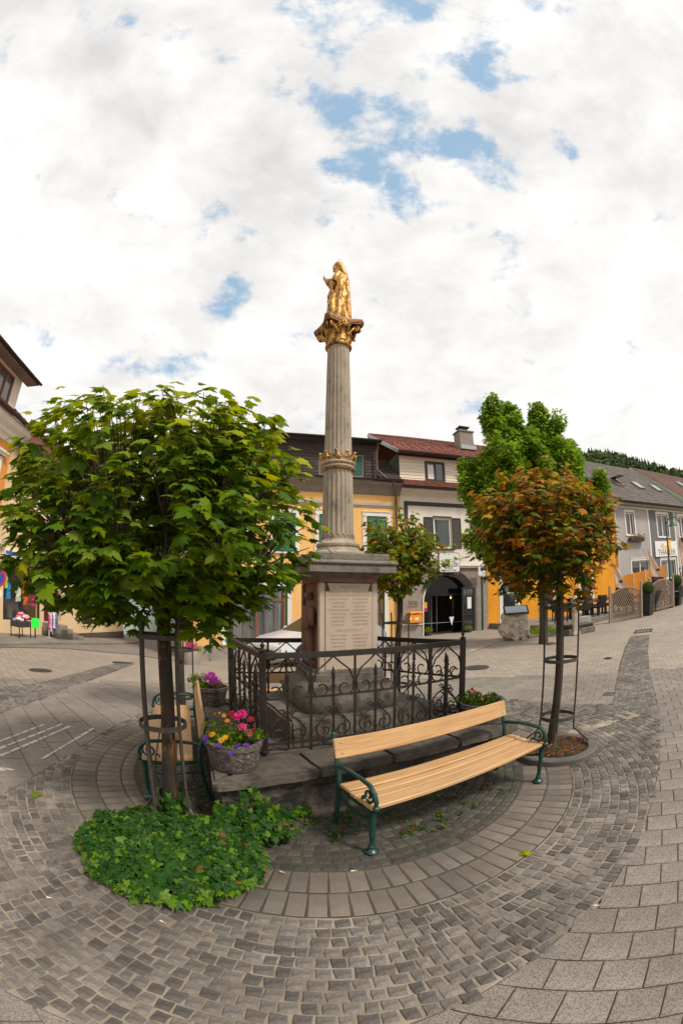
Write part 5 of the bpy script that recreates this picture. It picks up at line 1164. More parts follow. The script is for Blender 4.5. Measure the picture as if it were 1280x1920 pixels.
def shingles(par, M, x0, x1, z0, z1, y, m, w=.16, l=.13, name='shingles', poly=None):
    mb = MB(M); rs = random.Random(5); rows = int((z1 - z0) / l)
    for r in range(rows):
        za, zb = z0 + r * (z1 - z0) / rows, z0 + (r + 1) * (z1 - z0) / rows + .01; n_ = int((x1 - x0) / w)
        for k in range(n_ + 1):
            xa_, xb_ = max(x0, x0 + (k - .5 * (r % 2)) * w + .003), min(x1, x0 + (k + 1 - .5 * (r % 2)) * w - .003)
            if xb_ - xa_ < .02: continue
            if poly and not poly((xa_ + xb_) / 2, (za + zb) / 2): continue
            e = rs.uniform(0, .005); mb.add([(xa_, y - .022 - e, za), (xb_, y - .022 - e, za), (xb_, y - .006, zb), (xa_, y - .006, zb), (xa_, y, za), (xb_, y, za)], [(0, 1, 2, 3), (4, 5, 1, 0)])
    return mb.build(name, m, par, kind='stuff')
def gutter(par, M, x0, x1, y, z, m, r=.07):
    mb = MB(M); pts = [(math.cos(a), math.sin(a)) for a in np.linspace(-PI, 0, 7)]
    for rr_, fl in ((r, 1), (r * .9, -1)):
        vs = [(x, y + rr_ * c, z + rr_ * s) for x in (x0, x1) for c, s in pts]; mb.add(vs, [((i, i + 1, i + 8, i + 7) if fl > 0 else (i + 7, i + 8, i + 1, i)) for i in range(6)])
    for x in (x0, x1): mb.add([(x, y + r * c, z + r * s) for c, s in pts], [tuple(range(7))])
    return mb.build('gutter', m, par)
MF = FM((2.5, 17.6), 12.0)
def at_(M, x, y, z): return tuple(M @ Vector((x, y, z)))
def slope_slab(par, M, x0, x1, ya, za, yb, zb, m, th=.12, name='roof', x0b=None, x1b=None):
    x0b = x0 if x0b is None else x0b; x1b = x1 if x1b is None else x1b
    vs = [(x0, ya, za), (x1, ya, za), (x1b, yb, zb), (x0b, yb, zb)]; vs += [(a, b_, c - th) for a, b_, c in vs]
    mb = MB(M); mb.add(vs, [(0, 1, 2, 3), (7, 6, 5, 4), (0, 4, 5, 1), (1, 5, 6, 2), (2, 6, 7, 3), (3, 7, 4, 0)]); return mb.build(name, m, par)

# --- yellow house
yh = thing('yellow_house', 'yellow house with green shutters and a dark shingled attic behind the column', 'house', at_(MF, -4, 0, -.6))
up_w = [(-7.3, -6.45), (-5.3, -4.42), (-3.48, -2.60), (-1.50, -.62)]
holes = [(a, b_, 3.5, 5.08) for a, b_ in up_w] + [(-7.12, -4.70, -.18, 2.15), (-3.5, -.76, -.18, 2.15)]
w_ = MB(MF); wall(w_, -8.4, 0, -.32, 6.0, holes); w_.build('wall', m_yellow, yh); shell(MF, -8.4, -.01, -1.3, 6.5, 9).build('side_wall', m_yellow, yh)
MB(MF).box(-8.4, -.02, -.035, .05, -1.3, -.318).build('socle', m_plg, yh)
for a, b_ in up_w:
    wn = window(yh, MF, a, b_, 3.5, 5.08, m_trim, m_glassg, y=.13, mull=(.5,), surround=(m_trim, .17, .035), sill=(m_trim, .08))
    if a > -2 : 
        louvre(wn, MF, a + .01, (a + b_) / 2 - .005, 3.52, 5.06, m_shut); louvre(wn, MF, (a + b_) / 2 + .005, b_ - .01, 4.28, 5.06, m_shut, n_=8)
        Mt = MF @ Matrix.Translation((0, -.03, 4.28)) @ Matrix.Rotation(R(-28), 4, 'X') @ Matrix.Translation((0, .03, -4.28)); louvre(wn, Mt, (a + b_) / 2 + .005, b_ - .01, 3.54, 4.27, m_shut, n_=8)
    else: louvre(wn, MF, a + .01, (a + b_) / 2 - .005, 3.52, 5.06, m_shut); louvre(wn, MF, (a + b_) / 2 + .005, b_ - .01, 3.52, 5.06, m_shut)
for a, b_ in ((-7.12, -4.70), (-3.5, -.76)):
    wn = window(yh, MF, a, b_, -.18, 2.15, m_greenf, m_glassc, y=.06, fw=.08, surround=(m_trim, .16, .03), sill=(m_trim, .10), )
    inn = MB(MF); [inn.box(x - .045, x + .045, .02, .075, -.10, 2.07) for x in (a + .13, (a + b_) / 2, b_ - .13)]; inn.box(a + .1, b_ - .1, .025, .07, 1.55, 1.62); inn.build('casement', m_brownf, wn)
bd_ = MB(MF); bd_.box(-8.4, -.3, -.045, .02, 5.47, 5.52); bd_.box(-8.4, -.3, -.07, .02, 5.523, 5.60); bd_.box(-8.4, -.3, -.05, .02, 5.603, 5.64); bd_.build('string_course', m_gtrim, yh)
cv = MB(MF); pr = [(0.0, 5.98), (-.02, 6.02), (-.06, 6.08), (-.16, 6.25), (-.36, 6.40), (-.36, 6.50), (0, 6.50)]; k = len(pr)
cv.add([(x, y, z) for x in (-8.4, -.01) for y, z in pr], [(i, (i + 1) % k, k + (i + 1) % k, k + i) for i in range(k)] + [tuple(range(k))[::-1], tuple(range(k, 2 * k))]); cv.build('eaves_cove', m_soff, yh)
gutter(yh, MF, -8.45, .02, -.43, 6.58, m_gutter)
at_w = MB(MF); wall(at_w, -8.4, -1.02, 6.5, 8.22, [(-3.52, -1.58, 6.72, 7.74), (-7.2, -5.6, 6.72, 7.74)], y=-.02); at_w.box(-1.03, -1.0, .0, 1.9, 6.5, 8.2); at_w.box(-8.4, -1.02, 1.9, 2.0, 6.5, 8.2); at_w.build('attic_wall', m_shing, yh)
for x0, x1 in ((-8.4, -7.22), (-5.58, -3.54), (-1.56, -1.03)): shingles(yh, MF, x0, x1, 6.55, 8.2, -.022, m_shing)
for x0, x1 in ((-7.2, -5.6), (-3.52, -1.58)):
    shingles(yh, MF, x0, x1, 7.78, 8.2, -.022, m_shing)
    wn = window(yh, MF, x0, x1, 6.72, 7.74, m_soff, m_blind, y=.05, fw=.07); bl_ = MB(MF); [bl_.box(x0 + .08, x1 - .08, .02, .03, 6.80 + i * .056, 6.848 + i * .056) for i in range(15)]; bl_.build('roller_blind', m_blind, wn)
slope_slab(yh, MF, -8.6, -.90, -.42, 8.36, 3.2, 8.95, m_gutter, .14, 'attic_roof'); gutter(yh, MF, -8.6, -.88, -.47, 8.30, m_gutter, .06)
slope_slab(yh, MF, -1.0, .0, -.36, 6.62, 1.9, 8.25, m_shing, .1, 'side_roof'); tiles(yh, MF, -1.0, .0, -.36, 6.62, 1.9, 8.25, m_shing, .2, .2)
pp = MB(MF); pp.tube([(-1.05, -.40, 8.24), (-1.02, -.25, 8.1), (-1.06, -.2, 7.8), (-1.06, -.2, 7.05), (-.98, -.25, 6.95), (-.72, -.38, 6.66)], .042, 8); pp.tube([(-.42, -.43, 6.52), (-.40, -.40, 6.4), (-.24, -.12, 6.0), (-.22, -.09, 5.85), (-.21, -.09, 2.5), (-.2, -.09, -.05)], .048, 8)
[pp.tube([(-.21, -.09, z), (-.21, -.09, z + .04)], .056, 8) for z in (5.5, 3.6, 1.8)]; pp.build('downpipe', m_pipe, yh, smooth=True)
# --- pinkish neighbour at the mouth of the side street
nh = thing('pink_house', 'pale pink corner house at the mouth of the side street, left of the yellow house', 'house', at_(MF, -8.8, 0, -.8))
w_ = MB(MF); w_.box(-9.15, -8.43, .05, 9, -1.5, 6.8); w_.build('wall', mat('plaster_pink', (.66, .45, .30), (.6, .41, .27), rough=.9, scale=1.), nh); slope_slab(nh, MF, -9.4, -8.42, -.3, 6.8, 3.5, 9.2, m_tile); MB(MF).box(-8.55, -8.435, -.03, .04, -1.2, 6.6).build('downpipe', m_brownf, nh)

# --- white cafe house
wh = thing('cafe_house', 'white house with red tiled roof, dark shutters and an arched cafe entrance', 'house', at_(MF, 2.1, 0, 0))
W0, W1 = .0, 4.16
w_ = MB(MF); wall(w_, W0, W1, 3.14, 6.05, [(1.52, 2.40, 3.78, 5.14)]); w_.build('wall', m_white, wh); shell(MF, W0 + .01, W1 - .01, -.3, 6.3, 9).build('side_wall', m_white, wh)
ah = (.95, 3.30, -.12, 2.62); w_ = MB(MF); wall(w_, W0, W1, .56, 2.92, [ah], dep=.3); w_.build('stone_wall', m_clad, wh)
w_ = MB(MF); wall(w_, W0, W1, -.3, .557, [(.95, 3.30, -.12, .557)], y=-.02, dep=.3); w_.build('stone_socle', m_plg, wh)
sp = MB(MF); ac = (2.125, 1.46); ra_ = 1.165
for s in (-1, 1):                                        # the round head of the arch
    pts = [(ac[0] + s * ra_ * math.cos(a), ac[1] + ra_ * math.sin(a)) for a in np.linspace(0, PI / 2, 12)]; cn = (ac[0] + s * 1.18, 2.625); k = len(pts)
    for y, o in ((.004, 1), (.3, -1)): sp.add([(p[0], y, p[1]) for p in pts] + [(cn[0], y, cn[1])], [tuple(range(k + 1))[::(1 if s * o < 0 else -1)]])
    sp.add([(p[0], .004, p[1]) for p in pts] + [(p[0], .3, p[1]) for p in pts], [(i, i + 1, k + i + 1, k + i) for i in range(k - 1)])
sp.build('arch_spandrel', m_clad, wh)
jb = MB(MF); n_ = 16; an = np.linspace(0, PI, n_)
vs = [(ac[0] + q * math.cos(a), y, ac[1] + q * math.sin(a)) for y in (-.05, .05) for q in (ra_, ra_ + .055) for a in an]
jb.add(vs, [(i, i + 1, n_ + i + 1, n_ + i) for i in range(n_ - 1)] + [(i, 2 * n_ + i, 2 * n_ + i + 1, i + 1) for i in range(n_ - 1)] + [(n_ + i, n_ + i + 1, 3 * n_ + i + 1, 3 * n_ + i) for i in range(n_ - 1)])
jb.box(.915, .962, -.05, .05, -.1, 1.46); jb.box(3.288, 3.335, -.05, .05, -.1, 1.46); jb.build('arch_jamb', m_trim, wh)
ab_ = MB(MF); an = np.linspace(R(28), R(152), 20); n_ = 20; vs = [(ac[0] + q * math.cos(a), y, ac[1] + .02 + q * math.sin(a)) for y in (-.12, -.06) for q in (ra_ - .03, ra_ + .20) for a in an]
ab_.add(vs, [(i, i + 1, n_ + i + 1, n_ + i) for i in range(n_ - 1)] + [(2 * n_ + i, 3 * n_ + i, 3 * n_ + i + 1, 2 * n_ + i + 1) for i in range(n_ - 1)] + [(i, 2 * n_ + i, 2 * n_ + i + 1, i + 1) for i in range(n_ - 1)] + [(n_ + i, n_ + i + 1, 3 * n_ + i + 1, 3 * n_ + i) for i in range(n_ - 1)] + [(0, n_, 3 * n_, 2 * n_), (n_ - 1, 3 * n_ - 1, 4 * n_ - 1, 2 * n_ - 1)]); ab_ = ab_.build('arch_board', m_black, wh)
tx = MB()
for i, ch in enumerate('ZUR POST'):
    if ch == ' ': continue
    a = R(90) - (i - 3.5) * .105; M = MF @ Matrix.Translation((ac[0] + (ra_ + .085) * math.cos(a), -.122, ac[1] + .02 + (ra_ + .085) * math.sin(a))) @ Matrix.Rotation(a - PI / 2, 4, Vector((0, -1, 0))) @ Matrix.Rotation(PI / 2, 4, 'X'); q = text_mb(ch, .14, M, .002); tx.add(q.v, q.f)
tx.build('lettering', m_goldp, ab_)
en = MB(MF); en.box(.7, 3.6, 1.6, 1.65, -.2, 2.8); en.box(.7, .75, .32, 1.6, -.2, 2.8); en.box(3.55, 3.6, .32, 1.6, -.2, 2.8); en.box(.7, 3.6, .32, 1.65, 2.7, 2.75); en.build('entrance_recess', m_dark, wh)
MB(MF).box(.96, 3.29, .0, 1.6, -.14, -.06).build('threshold', m_plg, wh)
dr = MB(MF)
for a, b_ in ((.97, 1.05), (1.34, 1.41), (2.50, 2.58), (3.22, 3.28)): dr.box(a, b_, .34, .42, -.06, 1.72)
dr.box(1.05, 3.22, .34, .42, 1.72, 1.80); dr.box(1.0, 3.25, .345, .41, 1.795, 1.83); dr = dr.build('door_frame', m_black, wh)
MB(MF).box(1.05, 3.2, .375, .385, 1.80, 2.58).build('transom_pane', m_dglass, dr); MB(MF).box(1.05, 1.34, .375, .385, .0, 1.72).build('pane', m_dglass, dr); MB(MF).box(2.58, 3.22, .375, .385, .0, 1.72).build('pane', m_dglass, dr)
dp_ = MB(MF); [dp_.box(x, x + .03, .9, .94, .0, 1.7) for x in (1.72, 1.98)]; dp_.build('inner_door_bars', m_zinc, wh)
Md = MF @ Matrix.Translation((3.42, -.06, 0)) @ Matrix.Rotation(R(17), 4, 'Z'); lf = MB(Md)
for a, b_, c, d in ((-.80, -.71, .0, 2.06), (-.09, 0, .0, 2.06), (-.71, -.09, 1.97, 2.06), (-.71, -.09, .0, .16), (-.71, -.09, .82, .9)): lf.box(a, b_, -.03, .03, c, d)
lf = lf.build('door_leaf', m_black, wh); MB(Md).box(-.71, -.09, -.006, .006, .16, .82).build('pane', m_glass, lf); MB(Md).box(-.71, -.09, -.006, .006, .9, 1.97).build('pane', m_glass, lf)
ps = MB(Md); ps.box(-.47, -.22, -.014, -.008, 1.12, 1.62); ps.build('menu_sheet', m_signw, lf)
# cornice, dark framing, window with shutters
cn = MB(MF); cn.box(W0, W1, -.10, .02, 2.92, 2.99); cn.box(W0, W1, -.14, .02, 2.992, 3.05); cn.box(W0, W1, -.06, .02, 3.052, 3.14); cn.build('string_course', m_trim, wh)
df = MB(MF); df.box(.16, W1 - .1, -.02, .01, 5.62, 5.80); df.box(.16, .33, -.02, .01, 3.3, 5.618); df.build('dark_framing', m_dshut, wh)
wn = window(wh, MF, 1.52, 2.40, 3.78, 5.14, m_trim, m_glassg, y=.09, fw=.09, sill=(m_dshut, .06)); sb_ = MB(MF); sb_.box(1.5, 2.42, -.03, .0, 5.142, 5.2); sb_.build('lintel', m_dshut, wn)
louvre(wn, MF, 1.05, 1.50, 3.78, 5.14, m_dshut, n_=22); louvre(wn, MF, 2.42, 2.87, 3.78, 5.14, m_dshut, n_=22)
sf = MB(MF); pr = [(0, 6.04), (-.18, 6.16), (-.42, 6.2), (-.42, 6.30), (0, 6.30)]; k = 5; sf.add([(x, y, z) for x in (W0, W1) for y, z in pr], [(i, (i + 1) % k, k + (i + 1) % k, k + i) for i in range(k)] + [tuple(range(k))[::-1], tuple(range(k, 2 * k))]); sf.build('eaves_board', m_white, wh)
gutter(wh, MF, W0 - .02, W1, -.50, 6.34, m_black, .075)
slope_slab(wh, MF, W0, W1, -.50, 6.36, .10, 6.80, m_tile, .06, 'lower_roof'); tiles(wh, MF, W0, W1, -.50, 6.37, .08, 6.80, m_tile, .17, .12, 'roof_tiles')
dw = MB(MF); wall(dw, .05, 3.40, 6.72, 7.9, [(1.28, 2.24, 6.79, 7.72)], y=.10); dw.build('dormer_wall', m_board, wh)
nb_ = 8
for i in range(nb_):
    z0 = 6.74 + i * .142; 
    for a, b_ in ((.06, 1.25), (2.27, 3.38)) if 6.70 < z0 < 7.7 else ((.06, 3.38),): 
        q = MB(MF); q.add([(a, .07, z0), (b_, .07, z0), (b_, .088, z0 + .138), (a, .088, z0 + .138), (a, .098, z0), (b_, .098, z0)], [(0, 1, 2, 3), (4, 5, 1, 0)]); q.build('weatherboard', m_board, wh)
window(wh, MF, 1.28, 2.24, 6.79, 7.72, m_black, m_glass, y=.08, fw=.08, mull=(.5,))
bw = MB(MF); bw.box(1.40, 1.70, .075, .082, 6.9, 7.55); bw.build('curtain', m_trim, wh)
gk = MB(MF); gk.add([(.04, .1, 6.75), (.04, 2.2, 7.95), (.04, .1, 7.95)], [(0, 1, 2)]); gk.build('dormer_cheek', m_gshing, wh)
Mc = MF @ Matrix.Translation((.03, 0, 0)) @ Matrix.Rotation(R(-90), 4, 'Z')
shingles(wh, Mc, -2.3, -.1, 6.75, 8.0, 0, m_gshing, .18, .10, poly=lambda x, z: z > 6.80 + (-x - .1) * .55)
MB(MF).box(3.40, 3.48, .02, .12, 6.7, 7.9).build('dormer_post', m_black, wh)
RA = (-.32, 7.98, 3.0, 9.95); slope_slab(wh, MF, -.12, 6.6, RA[0], RA[1], RA[2], RA[3], m_tile, .12, 'roof', x0b=-.5, x1b=6.6)
tiles(wh, MF, -.14, 6.6, RA[0], RA[1] + .01, RA[2], RA[3] + .01, m_tile, .23, .26, xl=-.5, xr=6.6)
slope_slab(wh, MF, -.5, 6.6, 3.0, 9.95, 7, 7.4, m_tile, .12, 'rear_roof'); gutter(wh, MF, -.1, 4.6, RA[0] - .05, RA[1] - .03, m_black, .075)
vg = MB(MF); vg.bar((-.16, RA[0] - .05, RA[1] - .05), (-.54, 3.0, 9.93), .05, .16); vg.build('verge_board', m_zinc, wh)
rc = MB(MF); [rc.tube([(-.5 + i * .34, 3.0, 9.99), (-.5 + i * .34 + .36, 3.0, 9.985)], .075, 6) for i in range(21)]; rc.build('ridge_tiles', m_tile, wh, kind='stuff')
m_snow = mat('snow_guard_tile', (.42, .16, .1), rough=.8)
for i in range(11):
    q = MB(MF); x = .2 + i * .42; f0, f1 = .10 + .02 * (i % 2), .42; P_ = lambda f, dx: (x + dx, RA[0] + (RA[2] - RA[0]) * f, RA[1] + (RA[3] - RA[1]) * f + .055); q.bar(P_(f0, .0), P_(f1, -.02), .035, .025); q.build('roof_rib', m_snow, wh)
ch = MB(MF); ch.bev(3.88, 4.70, 1.3, 1.95, 8.6, 10.0, .01); ch.bev(3.82, 4.76, 1.24, 2.01, 10.0, 10.07, .01); ch = ch.build('chimney', m_chim, wh)
q = MB(MF); q.box(4.08, 4.5, 1.5, 1.8, 10.07, 10.30); q.box(3.98, 4.6, 1.4, 1.9, 10.302, 10.36); q.build('chimney_cap', m_black, ch); q = MB(MF); q.box(3.84, 4.74, 1.14, 1.32, 8.98, 9.2); q.build('flashing', m_zinc, ch)

# --- hanging shop sign, mailbox, plant pot, sign post
sg = thing('hanging_sign', 'white rounded sign lettered THALLER over the arched cafe entrance', 'sign', at_(MF, 2.04, -.35, 3.1))
def rrect(x0, x1, z0, z1, r, n_=5): return [(cx + r * math.cos(a), cz + r * math.sin(a)) for cx, cz, a0 in ((x1 - r, z0 + r, -PI / 2), (x1 - r, z1 - r, 0), (x0 + r, z1 - r, PI / 2), (x0 + r, z0 + r, PI)) for a in np.linspace(a0, a0 + PI / 2, n_)]
def plate(M, poly, y0, y1):
    k = len(poly); mb = MB(M); mb.add([(x, y0, z) for x, z in poly] + [(x, y1, z) for x, z in poly], [tuple(range(k)), tuple(range(k, 2 * k))[::-1]] + [((i + 1) % k, i, k + i, k + (i + 1) % k) for i in range(k)]); return mb
plate(MF, rrect(1.53, 2.55, 2.70, 3.56, .14), -.38, -.30).build('frame', m_black, sg); plate(MF, rrect(1.555, 2.525, 2.725, 3.535, .12), -.392, -.381).build('face', m_signw, sg)
def ftxt(par, M, s, x, z, y, size, m, sx=1.): q = text_mb(s, size, M @ Matrix.Translation((x, y, z)) @ Matrix.Rotation(PI / 2, 4, 'X'), .002, 'CENTER', sx); return q.build('lettering', m, par)
ftxt(sg, MF, 'THALLER', 2.04, 3.02, -.395, .215, m_black, 1.0); ftxt(sg, MF, 'CAFE', 2.04, 2.885, -.395, .085, m_black, 1.6); ftxt(sg, MF, 'KONDITOREI', 2.04, 2.79, -.395, .088, m_black, 1.2)
q = plate(MF, [(1.93 + .12 * math.cos(a), 3.26 + .12 * math.sin(a)) for a in np.linspace(PI, 2 * PI, 10)], -.398, -.392); q.build('cup_emblem', mat('emblem_brown', (.3, .16, .1), rough=.6), sg)
q = MB(MF); [q.box(2.26, 2.36, -.397, -.392, 3.18 + i * .04, 3.20 + i * .04) for i in range(6)]; q.box(2.0, 2.06, -.397, -.392, 3.46, 3.50); q.build('small_print', m_gtrim, sg)
[MB(MF).bar((x, -.34, 3.5), (x, 0, 3.5), .03).build('bracket', m_black, sg) for x in (1.7, 2.4)]
mbx = thing('mailbox', 'orange-yellow mailbox on the stone wall left of the cafe entrance', 'mailbox', at_(MF, .5, -.15, .6))
MB(MF).bev(.22, .80, -.26, -.021, .62, .98, .03).build('body', m_post, mbx); MB(MF).bev(.20, .82, -.29, -.005, .98, 1.10, .04).build('lid', m_post, mbx); MB(MF).box(.46, .63, -.266, -.262, .74, .86).build('label_plate', m_signw, mbx); MB(MF).box(.24, .32, -.266, -.262, .76, .86).build('label_plate', m_signw, mbx); MB(MF).box(.44, .62, -.294, -.29, 1.02, 1.04).build('slot', m_black, mbx)
np_ = thing('wall_plaque', 'small dark metal plaque above the mailbox', 'plaque', at_(MF, .5, -.01, 1.4)); q = MB(MF); q.box(.26, .70, -.02, -.002, 1.30, 1.34); q.box(.26, .70, -.02, -.002, 1.52, 1.54); [q.tube([(.34 + i * .11 + .035 * math.cos(a), -.012, 1.43 + .05 * math.sin(a)) for a in np.linspace(0, 2 * PI, 9)], .01, 4) for i in range(4)]; q.build('relief', m_soff, np_)
MB(MF).box(.0, .95, -.06, -.021, .53, .565).build('ledge', m_trim, wh)
def potplant(M, x, y, z, s, label, pot=m_dshut):
    t = thing('potted_plant', label, 'plant', at_(M, x, y, z)); c = at_(M, x, y, z); MB().lathe([(.13 * s, 0), (.17 * s, .28 * s), (.18 * s, .30 * s), (.15 * s, .30 * s)], c, 14).build('pot', pot, t); f = MB(); rs = random.Random(int(x * 99)); leaf_blob(f, (c[0], c[1], c[2] + .30 * s), .24 * s, 170, .07 * s, 2, rs, 1.0); f.build('foliage', [L_GREEN[2], L_GREEN[0]], t, kind='stuff')
potplant(MF, 1.2, .02, -.06, .9, 'green and yellow potted plant at the left jamb of the cafe entrance'); potplant(MF, 2.9, -.45, -.02, .8, 'low potted plant standing in for a reflection in the open cafe door')  # second plant added in place of a reflection in the door glass
po = thing('wall_poster', 'small yellow and red poster beside the cafe door', 'poster', at_(MF, 1.2, .33, 1.2)); MB(MF).box(1.10, 1.27, .325, .333, 1.06, 1.48).build('sheet', m_signo, po); MB(MF).box(1.10, 1.27, .318, .324, 1.06, 1.22).build('lower_half', mat('poster_red', (.5, .03, .05), rough=.6), po)
pn = thing('pennant', 'small white pennant hanging at the cafe door', 'pennant', at_(MF, 2.2, -.1, .6)); q = plate(MF, [(2.13, .80), (2.36, .80), (2.25, .42)], -.105, -.095); q.build('cloth', m_signw, pn)
m_bulb = bpy.data.materials.new('warm_bulb'); m_bulb.use_nodes = True; b = m_bulb.node_tree.nodes['Principled BSDF']; b.inputs['Emission Color'].default_value = (1, .45, .12, 1); b.inputs['Emission Strength'].default_value = 3
for i in range(3): 
    q = MB(MF); q.ball((2.66 + i * .2, .8, 1.62 + .03 * (i % 2)), .04, 8, 6); q.tube([(2.66 + i * .2, .8, 1.66), (2.66 + i * .2, .8, 2.7)], .006, 4); single('pendant_lamp', q, m_bulb, ('left', 'middle', 'right')[i] + ' one of the three small lit lamps in the cafe entrance', 'lamp', at_(MF, 2.66 + i * .2, .8, 1.62), 'lit lamps in the cafe entrance')
spx, spy, spz = at_(MF, 3.72, -.25, gzs(*at_(MF, 3.72, -.25, 0)[:2]))
sp_ = thing('sign_post', 'dark green post with small white and blue sign right of the cafe entrance', 'sign', (spx, spy, spz)); MB().tube([(spx, spy, spz - .05), (spx, spy, 2.42)], .05, 10).build('post', m_poster, sp_); MB().lathe([(.07, 2.42), (.075, 2.46), (.03, 2.5)], (spx, spy, 0), 10).build('cap', m_black, sp_)
q = plate(MF, [(3.52, 2.55), (3.86, 2.55), (3.86, 2.95), (3.52, 2.95)], -.31, -.28); q.build('plate', m_signw, sp_); q = plate(MF, [(3.62, 2.78), (3.8, 2.78), (3.8, 2.92), (3.62, 2.92)], -.316, -.311); q.build('symbol', mat('sign_blue', (.02, .06, .3), rough=.5), sp_)

# --- orange house
oh = thing('orange_house', 'orange house with dark shutters behind the terrace', 'house', at_(MF, 9, 0, .3))
O0, O1 = 4.17, 13.62; hs_ = [(4.95, 5.85, .35, 2.3), (7.3, 8.3, .9, 2.3), (10.2, 11.15, .3, 2.4), (5.6, 6.5, 3.9, 5.4), (8.8, 9.7, 3.9, 5.4), (11.75, 12.62, 3.88, 5.5)]
w_ = MB(MF); wall(w_, O0, O1, -.1, 6.0, hs_); w_.build('wall', m_orange, oh); shell(MF, O0 + .01, O1, -.1, 6.2, 9).build('side_wall', m_orange, oh)
for i, h_ in enumerate(hs_):
    wn = window(oh, MF, *h_, m_trim, m_glass, y=.06, fw=.09, mull=(.5,) if i > 2 else (), trans=() if i > 2 else (.7,), surround=(m_trim, .14, .02) if i < 3 else None, sill=(m_trim, .08))
    if i > 2:
        for a, b_ in ((h_[0] - .46, h_[0] - .02), (h_[1] + .02, h_[1] + .46)): louvre(wn, MF, a, b_, h_[2], h_[3], m_dshut, n_=22)
sf = MB(MF); pr = [(0, 5.98), (-.25, 6.14), (-.42, 6.18), (-.42, 6.3), (0, 6.3)]; k = 5; sf.add([(x, y, z) for x in (O0, O1) for y, z in pr], [(i, (i + 1) % k, k + (i + 1) % k, k + i) for i in range(k)] + [tuple(range(k))[::-1], tuple(range(k, 2 * k))]); sf.build('eaves_board', m_white, oh)
gutter(oh, MF, O0, O1 + .1, -.5, 6.36, m_black, .075); slope_slab(oh, MF, O0, O1, -.48, 6.38, 4.2, 9.3, m_rtile, .1, 'roof'); tiles(oh, MF, 5.5, O1, -.48, 6.4, 4.2, 9.32, m_rtile, .25, .3)
q = MB(MF); q.bar((O1 - .02, -.5, 6.46), (O1 - .02, 4.2, 9.38), .1, .06); q.build('verge_flashing', m_zinc, oh)
pp = MB(MF); pp.tube([(O1, -.5, 6.32), (O1 - .05, -.42, 6.2), (O1 - .1, -.12, 5.9), (O1 - .08, -.1, 5.7), (O1 - .05, -.1, .5)], .055, 8); pp.build('downpipe', m_wpipe, oh, smooth=True)
# --- grey house
gh = thing('grey_house', 'grey house with white trims and a dark roof, lettered sign on its dark panel', 'house', at_(MF, 18, 0, .8))
G0, G1 = 13.63, 23.2; hs_ = [(14.75, 15.65, 4.55, 5.95), (18.45, 19.95, 4.45, 5.98), (21.55, 22.6, 4.45, 5.95), (15.0, 17.05, 1.7, 3.0), (18.5, 20.5, 1.7, 2.92), (21.4, 22.8, 1.7, 2.9)]
for a, b_, m_ in ((G0, 17.25, m_grey), (17.40, 20.80, m_dgrey), (20.95, G1, m_grey)): w_ = MB(MF); wall(w_, a, b_, 0, 6.2, [h_ for h_ in hs_ if a < h_[0] < b_]); w_.build('wall', m_, gh)
for a, b_ in ((17.25, 17.40), (20.80, 20.95)): MB(MF).box(a, b_, -.02, .1, 0, 6.2).build('trim_strip', m_trim, gh)
shell(MF, G0 + .01, G1, 0, 6.5, 10).build('side_wall', m_grey, gh)
for h_ in hs_: window(gh, MF, *h_, m_trim, m_glass, y=.12, fw=.08, mull=(.5,) if h_[1] - h_[0] > .95 else (.62,), surround=(m_trim, .12, .02), sill=(m_trim, .05))
MB(MF).box(G0, G1, -.06, .0, 6.2, 6.3).build('eaves_trim', m_trim, gh); MB(MF).box(G0, G1, -.45, .0, 6.302, 6.5).build('soffit', m_soff, gh)
gutter(gh, MF, G0, G1, -.52, 6.52, m_gutter, .08); slope_slab(gh, MF, G0, G1, -.48, 6.52, 5.0, 10.85, m_gtile, .12, 'roof'); tiles(gh, MF, G0, G1, -.48, 6.54, 5.0, 10.87, m_gtile, .3, .34)
slope_slab(gh, MF, G0, G1, 5.0, 10.85, 10.4, 6.5, m_gtile, .12, 'rear_roof')
ang = math.atan2(10.85 - 6.52, 5.48)
for x0, f, opn in ((16.0, .33, True), (18.6, .33, False), (22.0 - .9, .33, False)):
    Mk = MF @ Matrix.Translation((x0, -.48 + 5.48 * f, 6.60 + 4.33 * f)) @ Matrix.Rotation(ang, 4, 'X'); q = MB(Mk); [q.box(*b_) for b_ in ((0, .08, 0, 1.1, 0, .09), (.7, .78, 0, 1.1, 0, .09), (.08, .7, 0, .08, 0, .09), (.08, .7, 1.02, 1.1, 0, .09))]; sk = q.build('skylight', m_soff, gh)
    Mo = Mk @ Matrix.Translation((0, 1.0, .08)) @ Matrix.Rotation(R(-38 if opn else 0), 4, 'X') @ Matrix.Translation((0, -1.0, -.08)); MB(Mo).box(.06, .72, .05, 1.04, .07, .085).build('pane', m_steel if not opn else m_carglass, sk)
sgb = thing('wall_sign', 'white sign lettered THALLER with an orange emblem on the grey house', 'sign', at_(MF, 19.3, -.05, 3.7))
MB(MF).box(17.80, 20.80, -.07, -.025, 3.16, 4.17).build('board', m_signw, sgb); ftxt(sgb, MF, 'THALLER', 19.3, 3.42, -.074, .52, m_signr, 1.15)
q = plate(MF, [(19.45, 2.95), (19.62, 2.95), (19.85, 3.6), (20.0, 3.75), (19.8, 3.9), (20.05, 4.25), (19.5, 4.25), (19.5, 3.95), (19.2, 3.85), (19.0, 3.68), (19.3, 3.62)], -.072, -.0705); q.build('emblem', m_signo, sgb)
q = MB(MF); [q.tube([(18.75 + .1 * k + .13 * math.cos(a), -.076, 3.88 - .12 * k + .13 * math.sin(a)) for a in np.linspace(0, 5, 12)], .022, 4) for k in range(2)]; q.build('scroll_emblem', m_signo, sgb)
